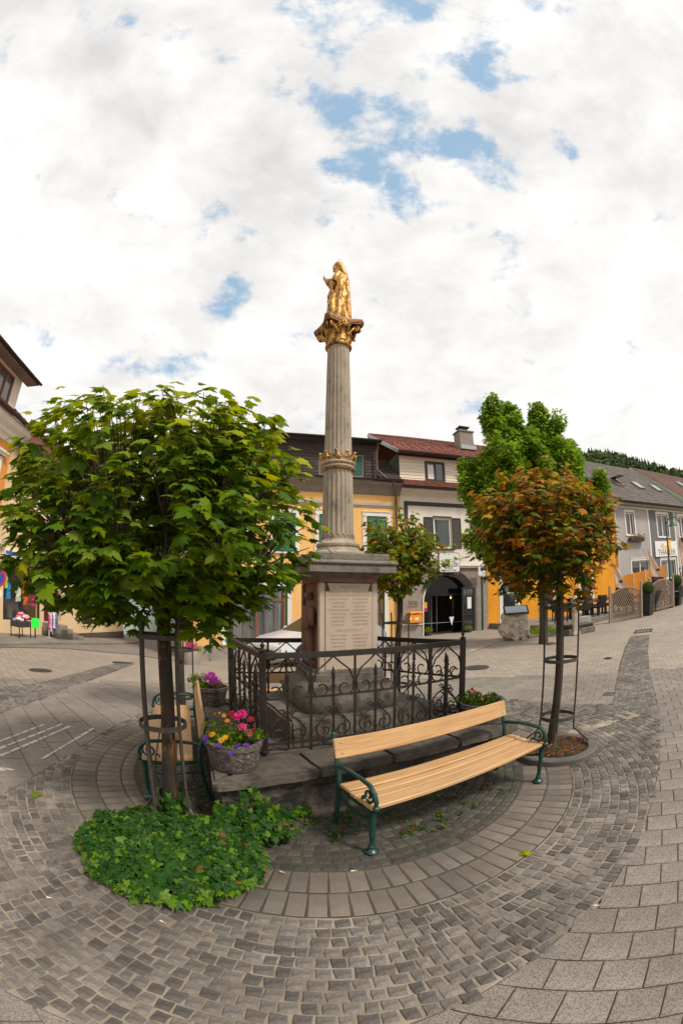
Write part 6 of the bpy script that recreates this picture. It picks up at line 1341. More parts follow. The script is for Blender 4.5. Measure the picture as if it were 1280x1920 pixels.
def flowerbox(M, x0, x1, z, label):
    t = thing('flower_box', label, 'flower box', at_(M, (x0 + x1) / 2, -.15, z)); MB(M).bev(x0, x1, -.28, -.05, z, z + .22, .01).build('box', m_dshut, t); rs = random.Random(int(x0 * 10)); f = MB(M); [leaf_blob(f, (rs.uniform(x0, x1), -.2 + rs.uniform(-.1, .08), z + .2 + rs.uniform(-.12, .1)), .16, 26, .07, 2, rs, .8) for _ in range(13)]; f.build('foliage', [L_GREEN[0], L_GREEN[1]], t, kind='stuff')
    for _ in range(32): flower(t, at_(M, rs.uniform(x0 - .05, x1 + .05), -.26 + rs.uniform(-.12, .1), z + .22 + rs.uniform(-.2, .2)), rs.choice(('red', 'red', 'red', 'pink')), .06, rs)
flowerbox(MF, 14.75, 16.3, 4.15, 'flower box with red flowers below the left window of the grey house'); flowerbox(MF, 21.4, 22.8, 4.1, 'flower box under the right upper window of the grey house, right photo edge')
# --- house with the green verge further up the street
vh = thing('green_gable_house', 'house with brown-red roof and pale green verge above the grey house', 'house', at_(MF, 28, 0, 1.2))
w_ = MB(MF); w_.box(23.25, 34, .02, 11, .3, 7.2); w_.build('wall', m_cream, vh)
ga = MB(MF); ga.add([(23.26, 0, 7.2), (23.26, 10.6, 7.2), (23.26, 5.3, 10.9)], [(0, 2, 1)]); ga.build('gable_wall', m_cream, vh)
slope_slab(vh, MF, 23.0, 34, -.5, 7.0, 5.3, 11.15, m_rtile, .12, 'roof'); tiles(vh, MF, 23.0, 34, -.5, 7.02, 5.3, 11.17, m_rtile, .3, .34); slope_slab(vh, MF, 23.0, 34, 5.3, 11.15, 11, 7.0, m_rtile, .12, 'rear_roof')
q = MB(MF); vs = [(22.94, -.5, 7.0), (22.94, 5.3, 11.15), (22.94, 5.3, 10.72), (22.94, -.5, 6.57)]; q.add(vs + [(22.99, y, z) for _, y, z in vs], [(0, 1, 2, 3), (7, 6, 5, 4), (0, 4, 5, 1), (2, 6, 7, 3), (1, 5, 6, 2), (3, 7, 4, 0)]); q.build('verge_board', mat('pale_green_paint', (.36, .50, .34), (.32, .46, .3), rough=.7), vh)
Mk = MF @ Matrix.Translation((27.2, -.5 + 5.8 * .45, 7.08 + 4.15 * .45)) @ Matrix.Rotation(math.atan2(4.15, 5.8), 4, 'X'); sk = MB(Mk).box(0, .8, 0, 1.3, .0, .1).build('skylight', m_zinc, vh); MB(Mk).box(.08, .72, .08, 1.22, .101, .11).build('pane', m_steel, sk)

# --- left side: orange house with the dormer, and the clothes shop
MO = FM((-12.6, 11.8), 100.0); lo = thing('bright_orange_house', 'tall orange house with white mouldings and a red roofed dormer at the left edge', 'house', at_(MO, -5, 0, -.6))
uw = [(-2.0, -1.05), (-4.4, -3.45), (-6.8, -5.85)]; w_ = MB(MO); wall(w_, -12, -.35, 2.75, 6.62, [(a, b_, 3.95, 5.75) for a, b_ in uw]); w_.build('wall', m_orange2, lo); MB(MO).box(-.35, .0, -.05, .3, 2.75, 6.62).build('corner_pilaster', m_cream, lo)
w_ = MB(MO); wall(w_, -12, 0, -1., 2.75, [(-4.5, -1.5, 0, 2.3)]); w_.build('ground_floor_wall', m_cream, lo); window(lo, MO, -4.5, -1.5, 0, 2.3, m_black, m_glass, mull=(.5,)); shell(MO, -12, -.01, -1, 7.3, 9).build('side_wall', m_cream, lo)
for a, b_ in uw:
    wn = window(lo, MO, a, b_, 3.95, 5.75, m_trim, m_glass, y=.1, mull=(.5,), trans=(.7,), surround=(m_trim, .16, .05), sill=(m_trim, .1)); q = MB(MO); q.box(a - .3, b_ + .3, -.14, .02, 6.02, 6.12); q.box(a - .36, b_ + .36, -.2, .02, 6.122, 6.2); q.build('hood_mould', m_trim, wn)
q = MB(MO); q.box(-12, .02, -.10, .02, 2.76, 2.86); q.box(-12, .02, -.15, .02, 2.862, 2.95); q.build('string_course', m_trim, lo)
cv = MB(MO); pr = [(0, 6.6), (-.05, 6.62), (-.07, 6.8), (-.2, 6.85), (-.22, 6.98), (-.42, 7.12), (-.5, 7.3), (-.5, 7.38), (0, 7.38)]; k = len(pr); cv.add([(x, y, z) for x in (-12, .3) for y, z in pr], [(i, (i + 1) % k, k + (i + 1) % k, k + i) for i in range(k)] + [tuple(range(k))[::-1], tuple(range(k, 2 * k))]); cv.build('cornice', m_trim, lo)
gutter(lo, MO, -12, .35, -.6, 7.42, m_gutter); slope_slab(lo, MO, -12, .4, -.6, 7.45, 4.5, 11.2, m_tile, .12, 'roof', x1b=-2.2); tiles(lo, MO, -12, .4, -.6, 7.47, 4.5, 11.22, m_tile, .25, .3, xr=-2.2, xl=-12)
do = MB(MO); wall(do, -3.6, -.95, 7.5, 9.15, [(-3.2, -1.5, 7.72, 8.95)], y=-.12, dep=.1); do.box(-.97, -.94, -.11, 2.8, 7.5, 9.15); do.box(-3.6, -3.57, -.11, 2.8, 7.5, 9.15); do.build('dormer_wall', m_white, lo)
window(lo, MO, -3.2, -1.5, 7.72, 8.95, m_brownf, m_glassc, y=-.06, fw=.09, mull=(.33, .66)); slope_slab(lo, MO, -4.1, -.45, -.72, 9.2, 3.2, 11.6, m_tile, .14, 'dormer_roof'); tiles(lo, MO, -4.1, -.45, -.72, 9.22, 3.2, 11.62, m_tile, .2, .26)
gutter(lo, MO, -4.1, -.38, -.78, 9.16, m_gutter, .07); MB(MO).box(-4.0, -.5, -.7, -.12, 9.05, 9.12).build('dormer_soffit', m_soff, lo)
MC = FM((-12.6, 11.8), 82.7); cs = thing('clothes_shop_house', 'cream house with clothes in its shop window and steps to a dark red door', 'house', at_(MC, 4.3, 0, -.8))
w_ = MB(MC); wall(w_, .02, 8.67, -.52, 6.6, [(.2, 2.35, .06, 2.25), (2.6, 3.75, -.0, 2.15), (5.30, 6.12, -.12, 1.55), (7.55, 8.05, .5, 1.6), (5.2, 6.1, 3.6, 5.2), (7.2, 8.1, 3.6, 5.2), (2.6, 3.5, 3.6, 5.2)], dep=.3); w_.build('wall', m_cream, cs); shell(MC, .03, 8.66, -1.4, 6.6, 9).build('side_wall', m_cream, cs)
MB(MC).box(4.35, 8.7, -.03, .02, -1.4, -.518).build('socle', m_dsoc, cs); MB(MC).box(.02, 2.45, -.04, .02, -1.2, -.518).build('socle', m_plg, cs)
window(cs, MC, 5.30, 6.12, -.12, 1.55, m_black, m_glass, y=.12, fw=.05, sill=(m_cream, .05)); window(cs, MC, 7.55, 8.05, .5, 1.6, m_black, m_glass, y=.12, fw=.05, sill=(m_cream, .05)); [window(cs, MC, a, b_, 3.6, 5.2, m_trim, m_glass, y=.1, mull=(.5,), sill=(m_trim, .06)) for a, b_ in ((5.2, 6.1), (7.2, 8.1), (2.6, 3.5))]
vt = MB(MC); vt.box(7.5, 8.3, -.02, .0, .02, .36); [vt.box(7.52, 8.28, -.028, -.02, .04 + i * .04, .06 + i * .04) for i in range(8)]; vt.build('vent_grille', m_soff, cs)
MB(MC).box(2.6, 3.75, .29, .33, 0, 2.15).build('door', mat('dark_red_door', (.10, .012, .012), (.08, .01, .01), rough=.5), cs)
rb = MB(MC); rb.box(.05, 2.4, .9, .95, -.1, 2.4); rb.box(.05, 2.4, .3, .95, .0, .06); rb.build('display_back', mat('shop_interior', (.16, .14, .13), (.1, .09, .085), rough=.8), cs)
fr_ = MB(MC); [fr_.box(a, b_, .04, .1, c, d) for a, b_, c, d in ((.2, .27, .06, 2.25), (2.28, 2.35, .06, 2.25), (.27, 2.28, .06, .12), (.27, 2.28, 2.19, 2.25))]; fr_ = fr_.build('window', m_black, cs)
aw = MB(MC); aw.box(.1, 2.45, -.35, .02, 2.42, 2.5); aw.box(.1, 2.45, -.1, .02, 2.5, 2.75); aw.build('fascia', m_trim, cs); MB(MC).box(.15, 2.4, -.104, -.1, 2.55, 2.68).build('fascia_stripe', mat('shop_blue', (.02, .12, .4), rough=.5), cs)
slope_slab(cs, MC, 0, 8.9, -.5, 6.6, 4.5, 9.6, m_tile); tiles(cs, MC, 0, 8.9, -.5, 6.62, 4.5, 9.62, m_tile, .25, .3)
for i in range(5): MB(MC).bev(2.45 if i < 4 else 2.5, 4.45 - .36 * i, -1.15 + .0 * i, -.005 - .001 * i, -1.0, -.66 + .165 * (i), .012).build('step', m_kerb, cs) if i < 5 else None
for i, (x, z, w, h_, c) in enumerate(((.62, 1.15, .20, .62, (.02, .25, .55)), (.48, 1.5, .12, .5, (.5, .7, .05)), (1.2, 1.05, .26, .55, (.6, .66, .5)), (1.55, 1.35, .22, .60, (.75, .08, .02)), (1.62, .85, .2, .40, (.7, .12, .03)), (1.82, 1.0, .20, .70, (.3, .03, .06)), (2.08, .95, .22, .66, (.7, .02, .22)))):
    t = thing('hanging_garment', 'garment hanging in the shop window: ' + ('blue top at the left', 'lime top at the far left', 'pale green blouse', 'orange-red jacket', 'orange top under the jacket', 'dark red dress', 'bright pink dress at the right')[i], 'garment', at_(MC, x, .2, z), 'clothes in the shop window'); q = MB(MC); k = 8
    pr = [(-w * .18, z + h_ / 2), (-w * .5, z + h_ * .40), (-w * .62, z + h_ * .12), (-w * .42, z + h_ * .15), (-w * .40, z), (-w * .55, z - h_ / 2), (w * .55, z - h_ / 2 + .03), (w * .40, z), (w * .42, z + h_ * .15), (w * .62, z + h_ * .12), (w * .5, z + h_ * .40), (w * .18, z + h_ / 2)]; k = len(pr)
    q.add([(x + a, .16 + .02 * math.sin(a * 50), b_) for a, b_ in pr] + [(x + a, .24, b_) for a, b_ in pr], [tuple(range(k))[::-1], tuple(range(k, 2 * k))] + [(i2, (i2 + 1) % k, k + (i2 + 1) % k, k + i2) for i2 in range(k)]); q.build('cloth', mat('cloth', c, tuple(v * .7 for v in c), rough=.9, scale=20), t); MB(MC).tube([(x - w * .4, .2, z + h_ * .42), (x, .2, z + h_ * .56), (x + w * .4, .2, z + h_ * .42)], .008, 4).build('hanger', m_steel, t)
# distant houses down the side street
def simple_house(name, label, p0, ang, L_, H_, dep, z0, mw, mr, wins, soc=None):
    M = FM(p0, ang); t = thing(name, label, 'house', at_(M, L_ / 2, 0, z0)); hs = [(a, a + .9, z0 + zb, z0 + zb + 1.3) for a, zb in wins]; w_ = MB(M); wall(w_, 0, L_, z0, z0 + H_, hs); w_.build('wall', mw, t); shell(M, 0, L_, z0, z0 + H_, dep).build('side_wall', mw, t); [window(t, M, *h_, m_trim, m_glass, y=.1, mull=(.5,)) for h_ in hs]
    slope_slab(t, M, -.3, L_ + .3, -.4, z0 + H_, dep / 2, z0 + H_ + dep * .4, mr); slope_slab(t, M, -.3, L_ + .3, dep / 2, z0 + H_ + dep * .4, dep + .4, z0 + H_, mr, name='rear_roof')
    if soc: MB(M).box(-.02, L_, -.03, .01, z0, z0 + .5).build('socle', soc, t)
m_turq = mat('plaster_turquoise', (.42, .52, .5), (.36, .46, .45), rough=.9, scale=1.); m_pinks = mat('pink_socle', (.5, .28, .2), rough=.9)
simple_house('turquoise_house', 'pale turquoise house with pink socle along the side street', (-11.2, 27.8), 123.0, 16, 5.5, 8, -1.75, m_turq, m_tile, [(1 + i * 1.9, 1.1) for i in range(8)] + [(1 + i * 1.9, 3.6) for i in range(8)], m_pinks)
simple_house('far_white_house', 'white house closing the view at the far end of the side street', (-36, 57), 28.0, 14, 6.5, 8, -2.6, m_white, m_tile, [(1 + i * 2.2, 1.1) for i in range(6)] + [(1 + i * 2.2, 3.9) for i in range(6)], mat('teal_panel', (.03, .22, .2), rough=.6))
# ------------------------------------------------------------------ things on the left
def gp3(x, y, dz=0.): return (x, y, gzs(x, y) + dz)
bx, by, bz = gp3(-11.6, 12.1, .1)
t = thing('clothes_bin', 'wheeled bin heaped with colourful clothes in front of the shop window', 'bin', (bx, by, bz)); q = MB()
for sx in (-1, 1):
    for sy in (-1, 1): MB().bar((bx + sx * .24, by + sy * .34, bz), (bx + sx * .24, by + sy * .34, bz + .62), .03).build('leg', m_black, t)
MB().bev(bx - .27, bx + .27, by - .37, by + .37, bz + .38, bz + .60, .02).build('basket', m_dshut, t)
rs = random.Random(77); cols = [(.6, .02, .06), (.65, .6, .6), (.05, .16, .4), (.6, .2, .03), (.25, .35, .2), (.7, .05, .15), (.08, .1, .25), (.55, .5, .5)]
GL = ['crumpled red patterned garment, ', 'crumpled pale garment, ', 'crumpled blue garment, ', 'crumpled orange garment, ', 'crumpled green garment, ', 'crumpled pink-red garment, ', 'crumpled navy garment, ', 'crumpled grey-white garment, ']
for i in range(16):
    c = cols[i % 8]; p = Vector((bx + rs.uniform(-.2, .24), by + (rs.uniform(-.3, -.02) if i < 8 else rs.uniform(.02, .3)), bz + .60 + rs.uniform(0, .2) + (.1 if i % 8 in (0, 5) else 0))); q = MB(); q.ball(p, .13, 10, 6, sc=(1, 1.2, .55)); q.v = [tuple(Vector(v) + Vector((1, 1, 1)) * mnoise.noise(Vector(v) * 14 + Vector((i, 0, 0))) * .05) for v in q.v]
    single('folded_garment', q, mat('garment', c, tuple(min(1, v + .25) for v in c), rough=.9, scale=11, lo=.48, hi=.52), GL[i % 8] + 'heaped in the ' + ('left' if i < 8 else 'right') + ' half of the bin', 'garment', tuple(p), 'garments heaped in the bin', smooth=True)
gx, gy = bx + .34, by + .52; t = thing('price_sign', 'bright green square sign beside the clothes bin', 'sign', (gx, gy, bz)); MB().box(gx - .02, gx + .02, gy - .02, gy + .02, bz, bz + .45).build('stand', m_black, t); MB(Matrix.Translation((gx, gy, bz + .55)) @ Matrix.Rotation(R(60), 4, 'Z')).box(-.17, .17, -.035, -.022, -.19, .19).build('panel', mat('neon_green', (.02, .85, .06), rough=.6), t)
rx, ry, rz = gp3(-11.45, 14.05, .1); t = thing('clothes_rack', 'small white clothes rack with hanging children\'s clothes by the shop steps', 'clothes rack', (rx, ry, rz)); dv = Vector((.13, .99, 0))
q = MB()
for s in (-1, 1): q.tube([(rx + dv.x * .25 * s, ry + dv.y * .25 * s, rz), (rx + dv.x * .25 * s, ry + dv.y * .25 * s, rz + 1.02)], .022, 6); q.tube([(rx + dv.x * .25 * s - .2, ry + dv.y * .25 * s, rz + .02), (rx + dv.x * .25 * s + .2, ry + dv.y * .25 * s, rz + .02)], .02, 6)
q.tube([(rx - dv.x * .3, ry - dv.y * .3, rz + 1.02), (rx + dv.x * .3, ry + dv.y * .3, rz + 1.02)], .022, 6); q.build('frame', m_wpipe, t)
for i, c in enumerate(((.35, .05, .12), (.5, .25, .35), (.08, .07, .12), (.45, .42, .45), (.07, .1, .2), (.04, .06, .14))):
    s = -.24 + i * .095; p = Vector((rx + dv.x * s, ry + dv.y * s, rz + .80)); q = MB(Matrix.Translation(p) @ Matrix.Rotation(R(83 + 55), 4, 'Z')); h_ = .42 + .12 * (i % 3); q.add([(-.05, -.03, .2), (.05, -.03, .2), (.15, -.035, .12), (.11, -.04, -h_ * .5), (.12, -.04, -h_), (-.1, -.04, -h_ + .02), (-.15, -.03, .1)] + [(-.05, .03, .2), (.05, .03, .2), (.15, .035, .12), (.11, .04, -h_ * .5), (.12, .04, -h_), (-.1, .04, -h_ + .02), (-.15, .03, .1)], [tuple(range(7)), tuple(range(7, 14))[::-1]] + [((k + 1) % 7, k, 7 + k, 7 + (k + 1) % 7) for k in range(7)])
    single('hanging_clothes', q, mat('kids_cloth', c, tuple(min(1, v * 2 + .1) for v in c), rough=.9, scale=14, lo=.45, hi=.55), ('crimson', 'pink', 'black', 'pale grey', 'navy', 'dark blue')[i] + ' child\'s garment on the white rack by the steps', 'garment', tuple(p), 'garments on the clothes rack')
nx, ny, nz = gp3(-8.95, 8.25); t = thing('no_parking_sign', 'round blue and red no parking sign at the left edge of the photo', 'sign', (nx, ny, nz)); MB().tube([(nx - .16, ny - .1, nz), (nx - .16, ny - .1, 2.25)], .03, 10).build('post', m_zinc, t)
MN = Matrix.Translation((nx, ny, 1.66)) @ Matrix.Rotation(R(47), 4, 'Z') @ Matrix.Rotation(PI / 2, 4, 'X'); MB(MN).lathe([(.30, -.01), (.30, .006), (.01, .008)], n=32).build('plate', m_zinc, t); q = MB(MN); q.lathe([(.285, .0082), (.285, .0105), (.001, .011)], n=32); q.build('red_ring', mat('sign_red', (.5, .015, .02), rough=.5), t); q = MB(MN); q.lathe([(.225, .0112), (.225, .0135), (.001, .014)], n=32); q.build('blue_disc', MATS['sign_blue'], t); q = MB(MN); q.v = []; M2 = MN @ Matrix.Rotation(R(45), 4, 'Z'); q2 = MB(M2); q2.box(-.235, .235, -.028, .028, .0142, .0165); q2.build('red_bar', MATS['sign_red'], t); MB(MN).box(-.16, .16, -.52, -.36, .0, .012).build('sub_plate', m_signw, t)
# round concrete tub and green pole by the yellow house
def round_tub():
    rs = random.Random(5); c = gp3(-4.72, 12.95); t = thing('round_planter', 'round pale concrete planter with pink and orange flowers by the yellow house', 'planter', c); MB().lathe([(.27, 0), (.275, .02), (.285, .44), (.28, .46), (.25, .46), (.24, .40)], c, 28).build('tub', m_plg, t, smooth=True); MB().lathe([(.01, .41), (.242, .42)], c, 20).build('soil', m_dirt, t)
    f = MB(); [leaf_blob(f, (c[0] + rs.uniform(-.2, .24), c[1] + rs.uniform(-.2, .2), c[2] + .46), .13, 40, .05, 2, rs) for _ in range(12)]; f.build('foliage', [L_GREEN[0], L_GREEN[2]], t, kind='stuff')
    for k in range(26): x = rs.uniform(-.2, .15); flower(t, (c[0] + x, c[1] + rs.uniform(-.2, .1), c[2] + .52 + rs.uniform(-.04, .16)), 'pink' if rs.random() < .5 else 'magenta', .055, rs)
    for k in range(18): flower(t, (c[0] + rs.uniform(-.2, .1), c[1] - .2, c[2] + .48 + rs.uniform(-.06, .05)), 'orange', .05, rs)
round_tub()
px, py, pz = gp3(-4.75, 15.05); t = thing('sign_pole', 'dark green pole in front of the yellow house at the left', 'pole', (px, py, pz)); MB().tube([(px, py, pz), (px, py, 3.0)], .055, 10).build('pole', m_poster, t); MB().tube([(px, py, pz), (px, py, pz + .3)], .062, 10).build('worn_foot', m_zinc, t); MB().box(px - .3, px + .3, py - .09, py - .06, 2.4, 2.9).build('plate', m_zinc, t)
# vehicles
def vehicle(name, label, loc, rot, prof, glass_prof, width, mp_, wheels, gl_side, roofz, tumble=.12, extra=None):
    t = thing(name, label, 'car' if name == 'parked_car' else 'van', loc, None, rot, local=True); N_ = len(prof)
    bm = bmesh.new(); secs = []
    for y, ins_ in ((-width / 2, 1.0), (-width / 2 * .86, 0), (width / 2 * .86, 0), (width / 2, 1.0)):
        vs = []
        for (x, z) in prof:
            k = max(0, (z - .75) / (roofz - .75)); yy = y * (1 - tumble * k); vs.append(bm.verts.new((x * (1 - .012 * ins_), yy, z - (.03 * ins_ if z > .6 else -.03 * ins_))))
        secs.append(vs)
    for a, b_ in zip(secs, secs[1:]):
        for i in range(N_): bm.faces.new((a[i], a[(i + 1) % N_], b_[(i + 1) % N_], b_[i]))
    bm.faces.new(secs[0][::-1]); bm.faces.new(secs[-1]); bmesh.ops.recalc_face_normals(bm, faces=bm.faces[:])
    mb = MB(); bm.verts.index_update(); mb.add([v.co[:] for v in bm.verts], [[v.index for v in f.verts] for f in bm.faces]); bm.free(); body = mb.build('body', mp_, t, smooth=True)
    for i, g_ in enumerate(gl_side):
        for s in (-1, 1):
            q = MB(); k = len(g_); 
            def yy(z): return s * (width / 2 * (1 - tumble * max(0, (z - .75) / (roofz - .75))) + .004)
            q.add([(x, yy(z), z) for x, z in g_] + [(x, yy(z) - s * .02, z) for x, z in g_], [tuple(range(k))[::s], tuple(range(k, 2 * k))[::-s]] + [(j, (j + 1) % k, k + (j + 1) % k, k + j)[::-s] for j in range(k)]); q.build('side_window', m_carglass, t)
    for (x0, z0, x1, z1, nm) in glass_prof:
        q = MB(); w0 = width / 2 * .84 * (1 - tumble * max(0, (z0 - .75) / (roofz - .75))); w1 = width / 2 * .84 * (1 - tumble * max(0, (z1 - .75) / (roofz - .75))); d = Vector((z0 - z1, 0, x1 - x0)).normalized() * .008; d = d if d.z > 0 else -d
        q.add([(x0 + d.x, -w0, z0 + d.z), (x0 + d.x, w0, z0 + d.z), (x1 + d.x, w1, z1 + d.z), (x1 + d.x, -w1, z1 + d.z)], [(0, 1, 2, 3)]); q.build(nm, m_carglass, t)
    for x, r in wheels:
        for s in (-1, 1):
            MW = Matrix.Translation((x, s * (width / 2 - .09), r)) @ Matrix.Rotation(-s * PI / 2, 4, 'X'); ac_ = MB(MW); ac_.lathe([(r * 1.16, .02), (r * 1.16, .096), (r * .9, .097), (.01, .097)], n=28); ac_.build('wheel_arch', m_black, t)
            w = MB(MW); w.lathe([(r * .6, -.08), (r * .97, -.08), (r, -.05), (r, .08), (r * .96, .11), (r * .66, .115), (r * .62, .10)], n=28); w = w.build('wheel', m_tyre, t, smooth=True); rm = MB(MW); rm.lathe([(r * .66, .098), (r * .66, .117), (r * .58, .11)], n=24)
            for k in range(5):
                a = 2 * PI * k / 5
                for o in (-.16, .16): rm.bar((r * .1 * math.cos(a), r * .1 * math.sin(a), .108), (r * .6 * math.cos(a + o), r * .6 * math.sin(a + o), .112), .03, .02)
            rm.lathe([(r * .16, .1), (r * .15, .12), (.005, .122)], n=12); rm.build('rim', m_rim, w)
    if extra: extra(t)
    return t
carp = [(-2.05, .22), (-2.12, .35), (-2.12, .52), (-2.02, .66), (-1.75, .78), (-1.0, .93), (-.2, 1.36), (.25, 1.42), (.9, 1.40), (1.55, 1.15), (1.95, .98), (2.08, .80), (2.1, .40), (2.02, .22)]
def carx(t):
    for s in (-1, 1): q = MB(); q.ball((-1.95, s * .66, .62), .12, 10, 6, sc=(.8, 1, .6)); q.build('headlight', m_glassc, t); q = MB(); q.bev(2.0, 2.1, s * .68 - .12, s * .68 + .12, .70, .82, .02); q.build('tail_light', m_tail, t); q = MB(); q.ball((-.72, s * .93, .98), .09, 8, 6, sc=(.7, 1, .7)); q.build('wing_mirror', m_silver, t)
    MB().bev(-2.14, -2.0, -.55, .55, .30, .46, .02).build('grille', m_black, t); MB().box(-2.15, -2.13, -.26, .26, .48, .58).build('number_plate', m_signw, t)
ca_x, ca_y = -.62, 13.35
vehicle('parked_car', 'silver car parked beyond the iron fence, its front at the left', gp3(ca_x, ca_y), R(42), carp, [(-1.0, .93, -.2, 1.36, 'windscreen'), (1.55, 1.15, .9, 1.40, 'rear_window')], 1.74, m_silver, [(-1.3, .31), (1.28, .31)], [[(-.85, .96), (-.2, 1.31), (.25, 1.36), (.25, .97)], [(.32, .97), (.32, 1.36), (.86, 1.34), (1.3, 1.12), (1.3, .99)]], 1.42, extra=carx)
vp = [(-2.45, .25), (-2.5, .45), (-2.48, .80), (-2.2, 1.05), (-1.65, 1.18), (-.95, 1.85), (-.6, 1.95), (2.3, 1.97), (2.42, 1.8), (2.5, .9), (2.5, .3), (2.4, .22)]
def vanx(t):
    for s in (-1, 1): q = MB(); q.ball((-2.32, s * .7, .86), .15, 10, 6, sc=(.7, .9, .7)); q.build('headlight', m_glassc, t); q = MB(); q.bev(-1.35, -1.2, s * 1.0 - .07, s * 1.0 + .07, 1.15, 1.42, .02); q.build('wing_mirror', m_black, t)
    MB().bev(-2.53, -2.4, -.6, .6, .35, .62, .02).build('grille', m_black, t)
vxl = gp3(20.6, 17.7); vehicle('white_van', 'white van parked behind the lattice at the right edge of the photo', vxl, R(28), vp, [(-1.62, 1.20, -.98, 1.83, 'windscreen')], 1.95, m_vanw, [(-1.6, .34), (1.55, .34)], [[(-1.4, 1.22), (-.86, 1.74), (-.2, 1.78), (-.2, 1.2)], [(-.05, 1.2), (-.05, 1.78), (1.0, 1.78), (1.0, 1.2)]], 1.97, tumble=.07, extra=vanx)

# ------------------------------------------------------------------ things on the right
ox, oy, oz = gp3(5.98, 13.9); bo = thing('information_boulder', 'pale rough boulder carrying a tilted information board', 'boulder', (ox, oy, oz))
bm = bmesh.new(); bmesh.ops.create_icosphere(bm, subdivisions=4, radius=1)
for v in bm.verts:
    d = v.co.normalized(); q = (abs(d.x) ** 4 + abs(d.y) ** 4 + abs(d.z) ** 4) ** -.25; p = Vector((d.x * .47 * q, d.y * .42 * q, d.z * .52 * q)); p.x *= 1.0 + .12 * (-d.z); p += d * (mnoise.fractal(d * 2.3, 1., 2., 5) * .11 + .04 * mnoise.cell(d * 4)); v.co = p + Vector((ox, oy, oz + .50))
q = MB(); bm.verts.index_update(); q.add([v.co[:] for v in bm.verts], [[v.index for v in f.verts] for f in bm.faces]); bm.free(); q.build('rock', m_rock, bo)
MI = Matrix.Translation((ox - .12, oy - .36, oz + 1.04)) @ Matrix.Rotation(R(-14), 4, 'Z') @ Matrix.Rotation(R(38), 4, 'X'); fr_ = MB(MI).bev(-.44, .44, -.22, .22, -.03, .02, .01).build('board_frame', m_black, bo); q = MB(MI); q.box(-.38, .38, -.17, .17, .021, .027); q = q.build('board_face', m_steel, fr_); 
# stone pillar, trough and planted bed
sx_, sy_, sz_ = gp3(7.98, 13.0); t = thing('stone_pillar', 'slim pale carved stone pillar beside the trough', 'pillar', (sx_, sy_, sz_)); MB().bev(sx_ - .15, sx_ + .15, sy_ - .15, sy_ + .15, sz_, sz_ + .12, .015).build('foot', m_rock, t); q = MB(); q.lathe([(.125, .1), (.13, .4), (.12, .9), (.115, 1.08)], (sx_, sy_, sz_), 8); q.build('shaft', m_rock, t); q = MB(); q.ball((sx_, sy_, sz_ + 1.20), .15, 14, 10, sc=(1, .8, 1.15)); q.v = [tuple(Vector(v) + (Vector(v) - Vector((sx_, sy_, sz_ + 1.2))).normalized() * mnoise.noise(Vector(v) * 9) * .03) for v in q.v]; q.build('carved_head', m_rock, t, smooth=True)
tx_, ty_, tz_ = gp3(8.35, 13.6); t = thing('stone_trough', 'low grey stone trough with dark basin beside the pillar', 'trough', (tx_, ty_, tz_)); MT = Matrix.Translation((tx_, ty_, tz_)) @ Matrix.Rotation(R(8), 4, 'Z'); MB(MT).bev(.05, .75, -.1, .25, -.05, .55, .02).build('back_block', m_plg, t); MB(MT).bev(-.75, .55, -.55, -.102, -.05, .2, .02).build('base', m_block, t); MB(MT).bev(-.7, .5, -.5, -.12, .2, .34, .03).build('basin', m_black, t)
rs = random.Random(9); f = MB()
for k in range(26): x = 6.55 + k * .075; y = 14.2 + .35 * math.sin(k) - .02 * k; leaf_blob(f, (x, y, gzs(x, y) + .08), .22, 50, .09, 2, rs, .9)
gb = f.build('ground_cover', [L_SWEET[0], L_SWEET[1]], kind='stuff')
kb_ = MB(); [kb_.bev(6.4 + i * .5, 6.89 + i * .5, 13.62 + i * .02, 13.74 + i * .02, -.05, gzs(6.4 + i * .5, 13.6) + .12, .015) for i in range(4)]; kb_.build('bed_kerb', m_kerb, kind='structure')
# terrace: slab, steps and rail
tr_ = MB(MF); tr_.box(4.25, 13.2, -3.9, -.002, -.1, .38); tr_.build('terrace', m_slab, kind='structure'); st_ = MB(MF); st_.box(3.95, 5.6, -4.25, -3.902, -.1, .26); st_.build('terrace_step', m_kerb, kind='structure'); st_ = MB(MF); st_.box(3.8, 5.6, -4.6, -4.252, -.1, .14); st_.build('terrace_step', m_kerb, kind='structure')
ra = thing('hand_rail', 'dark hand rail with grey posts at the terrace steps left of the boulder', 'railing', at_(MF, 4.6, -3.8, .38)); q = MB(MF); q.bar((4.35, -3.8, 1.12), (5.75, -3.8, 1.12), .05, .03); q.build('rail', m_black, ra)
for x, m_ in ((4.4, m_rock), (5.0, m_black), (5.7, m_black)): q = MB(MF); q.bar((x, -3.8, .30), (x, -3.8, 1.1), .09 if x < 4.5 else .04); q.build('post', m_, ra)
def table(M, x, y, z, w, d, h_, label, top, group='terrace tables'):
    t = thing('terrace_table', label, 'table', at_(M, x, y, z), group); MB(M).bev(x - w / 2, x + w / 2, y - d / 2, y + d / 2, z + h_ - .04, z + h_, .008).build('tabletop', top, t)
    for sx in (-1, 1):
        for sy in (-1, 1): MB(M).bar((x + sx * (w / 2 - .05), y + sy * (d / 2 - .05), z), (x + sx * (w / 2 - .05), y + sy * (d / 2 - .05), z + h_ - .04), .05).build('leg', m_table, t)
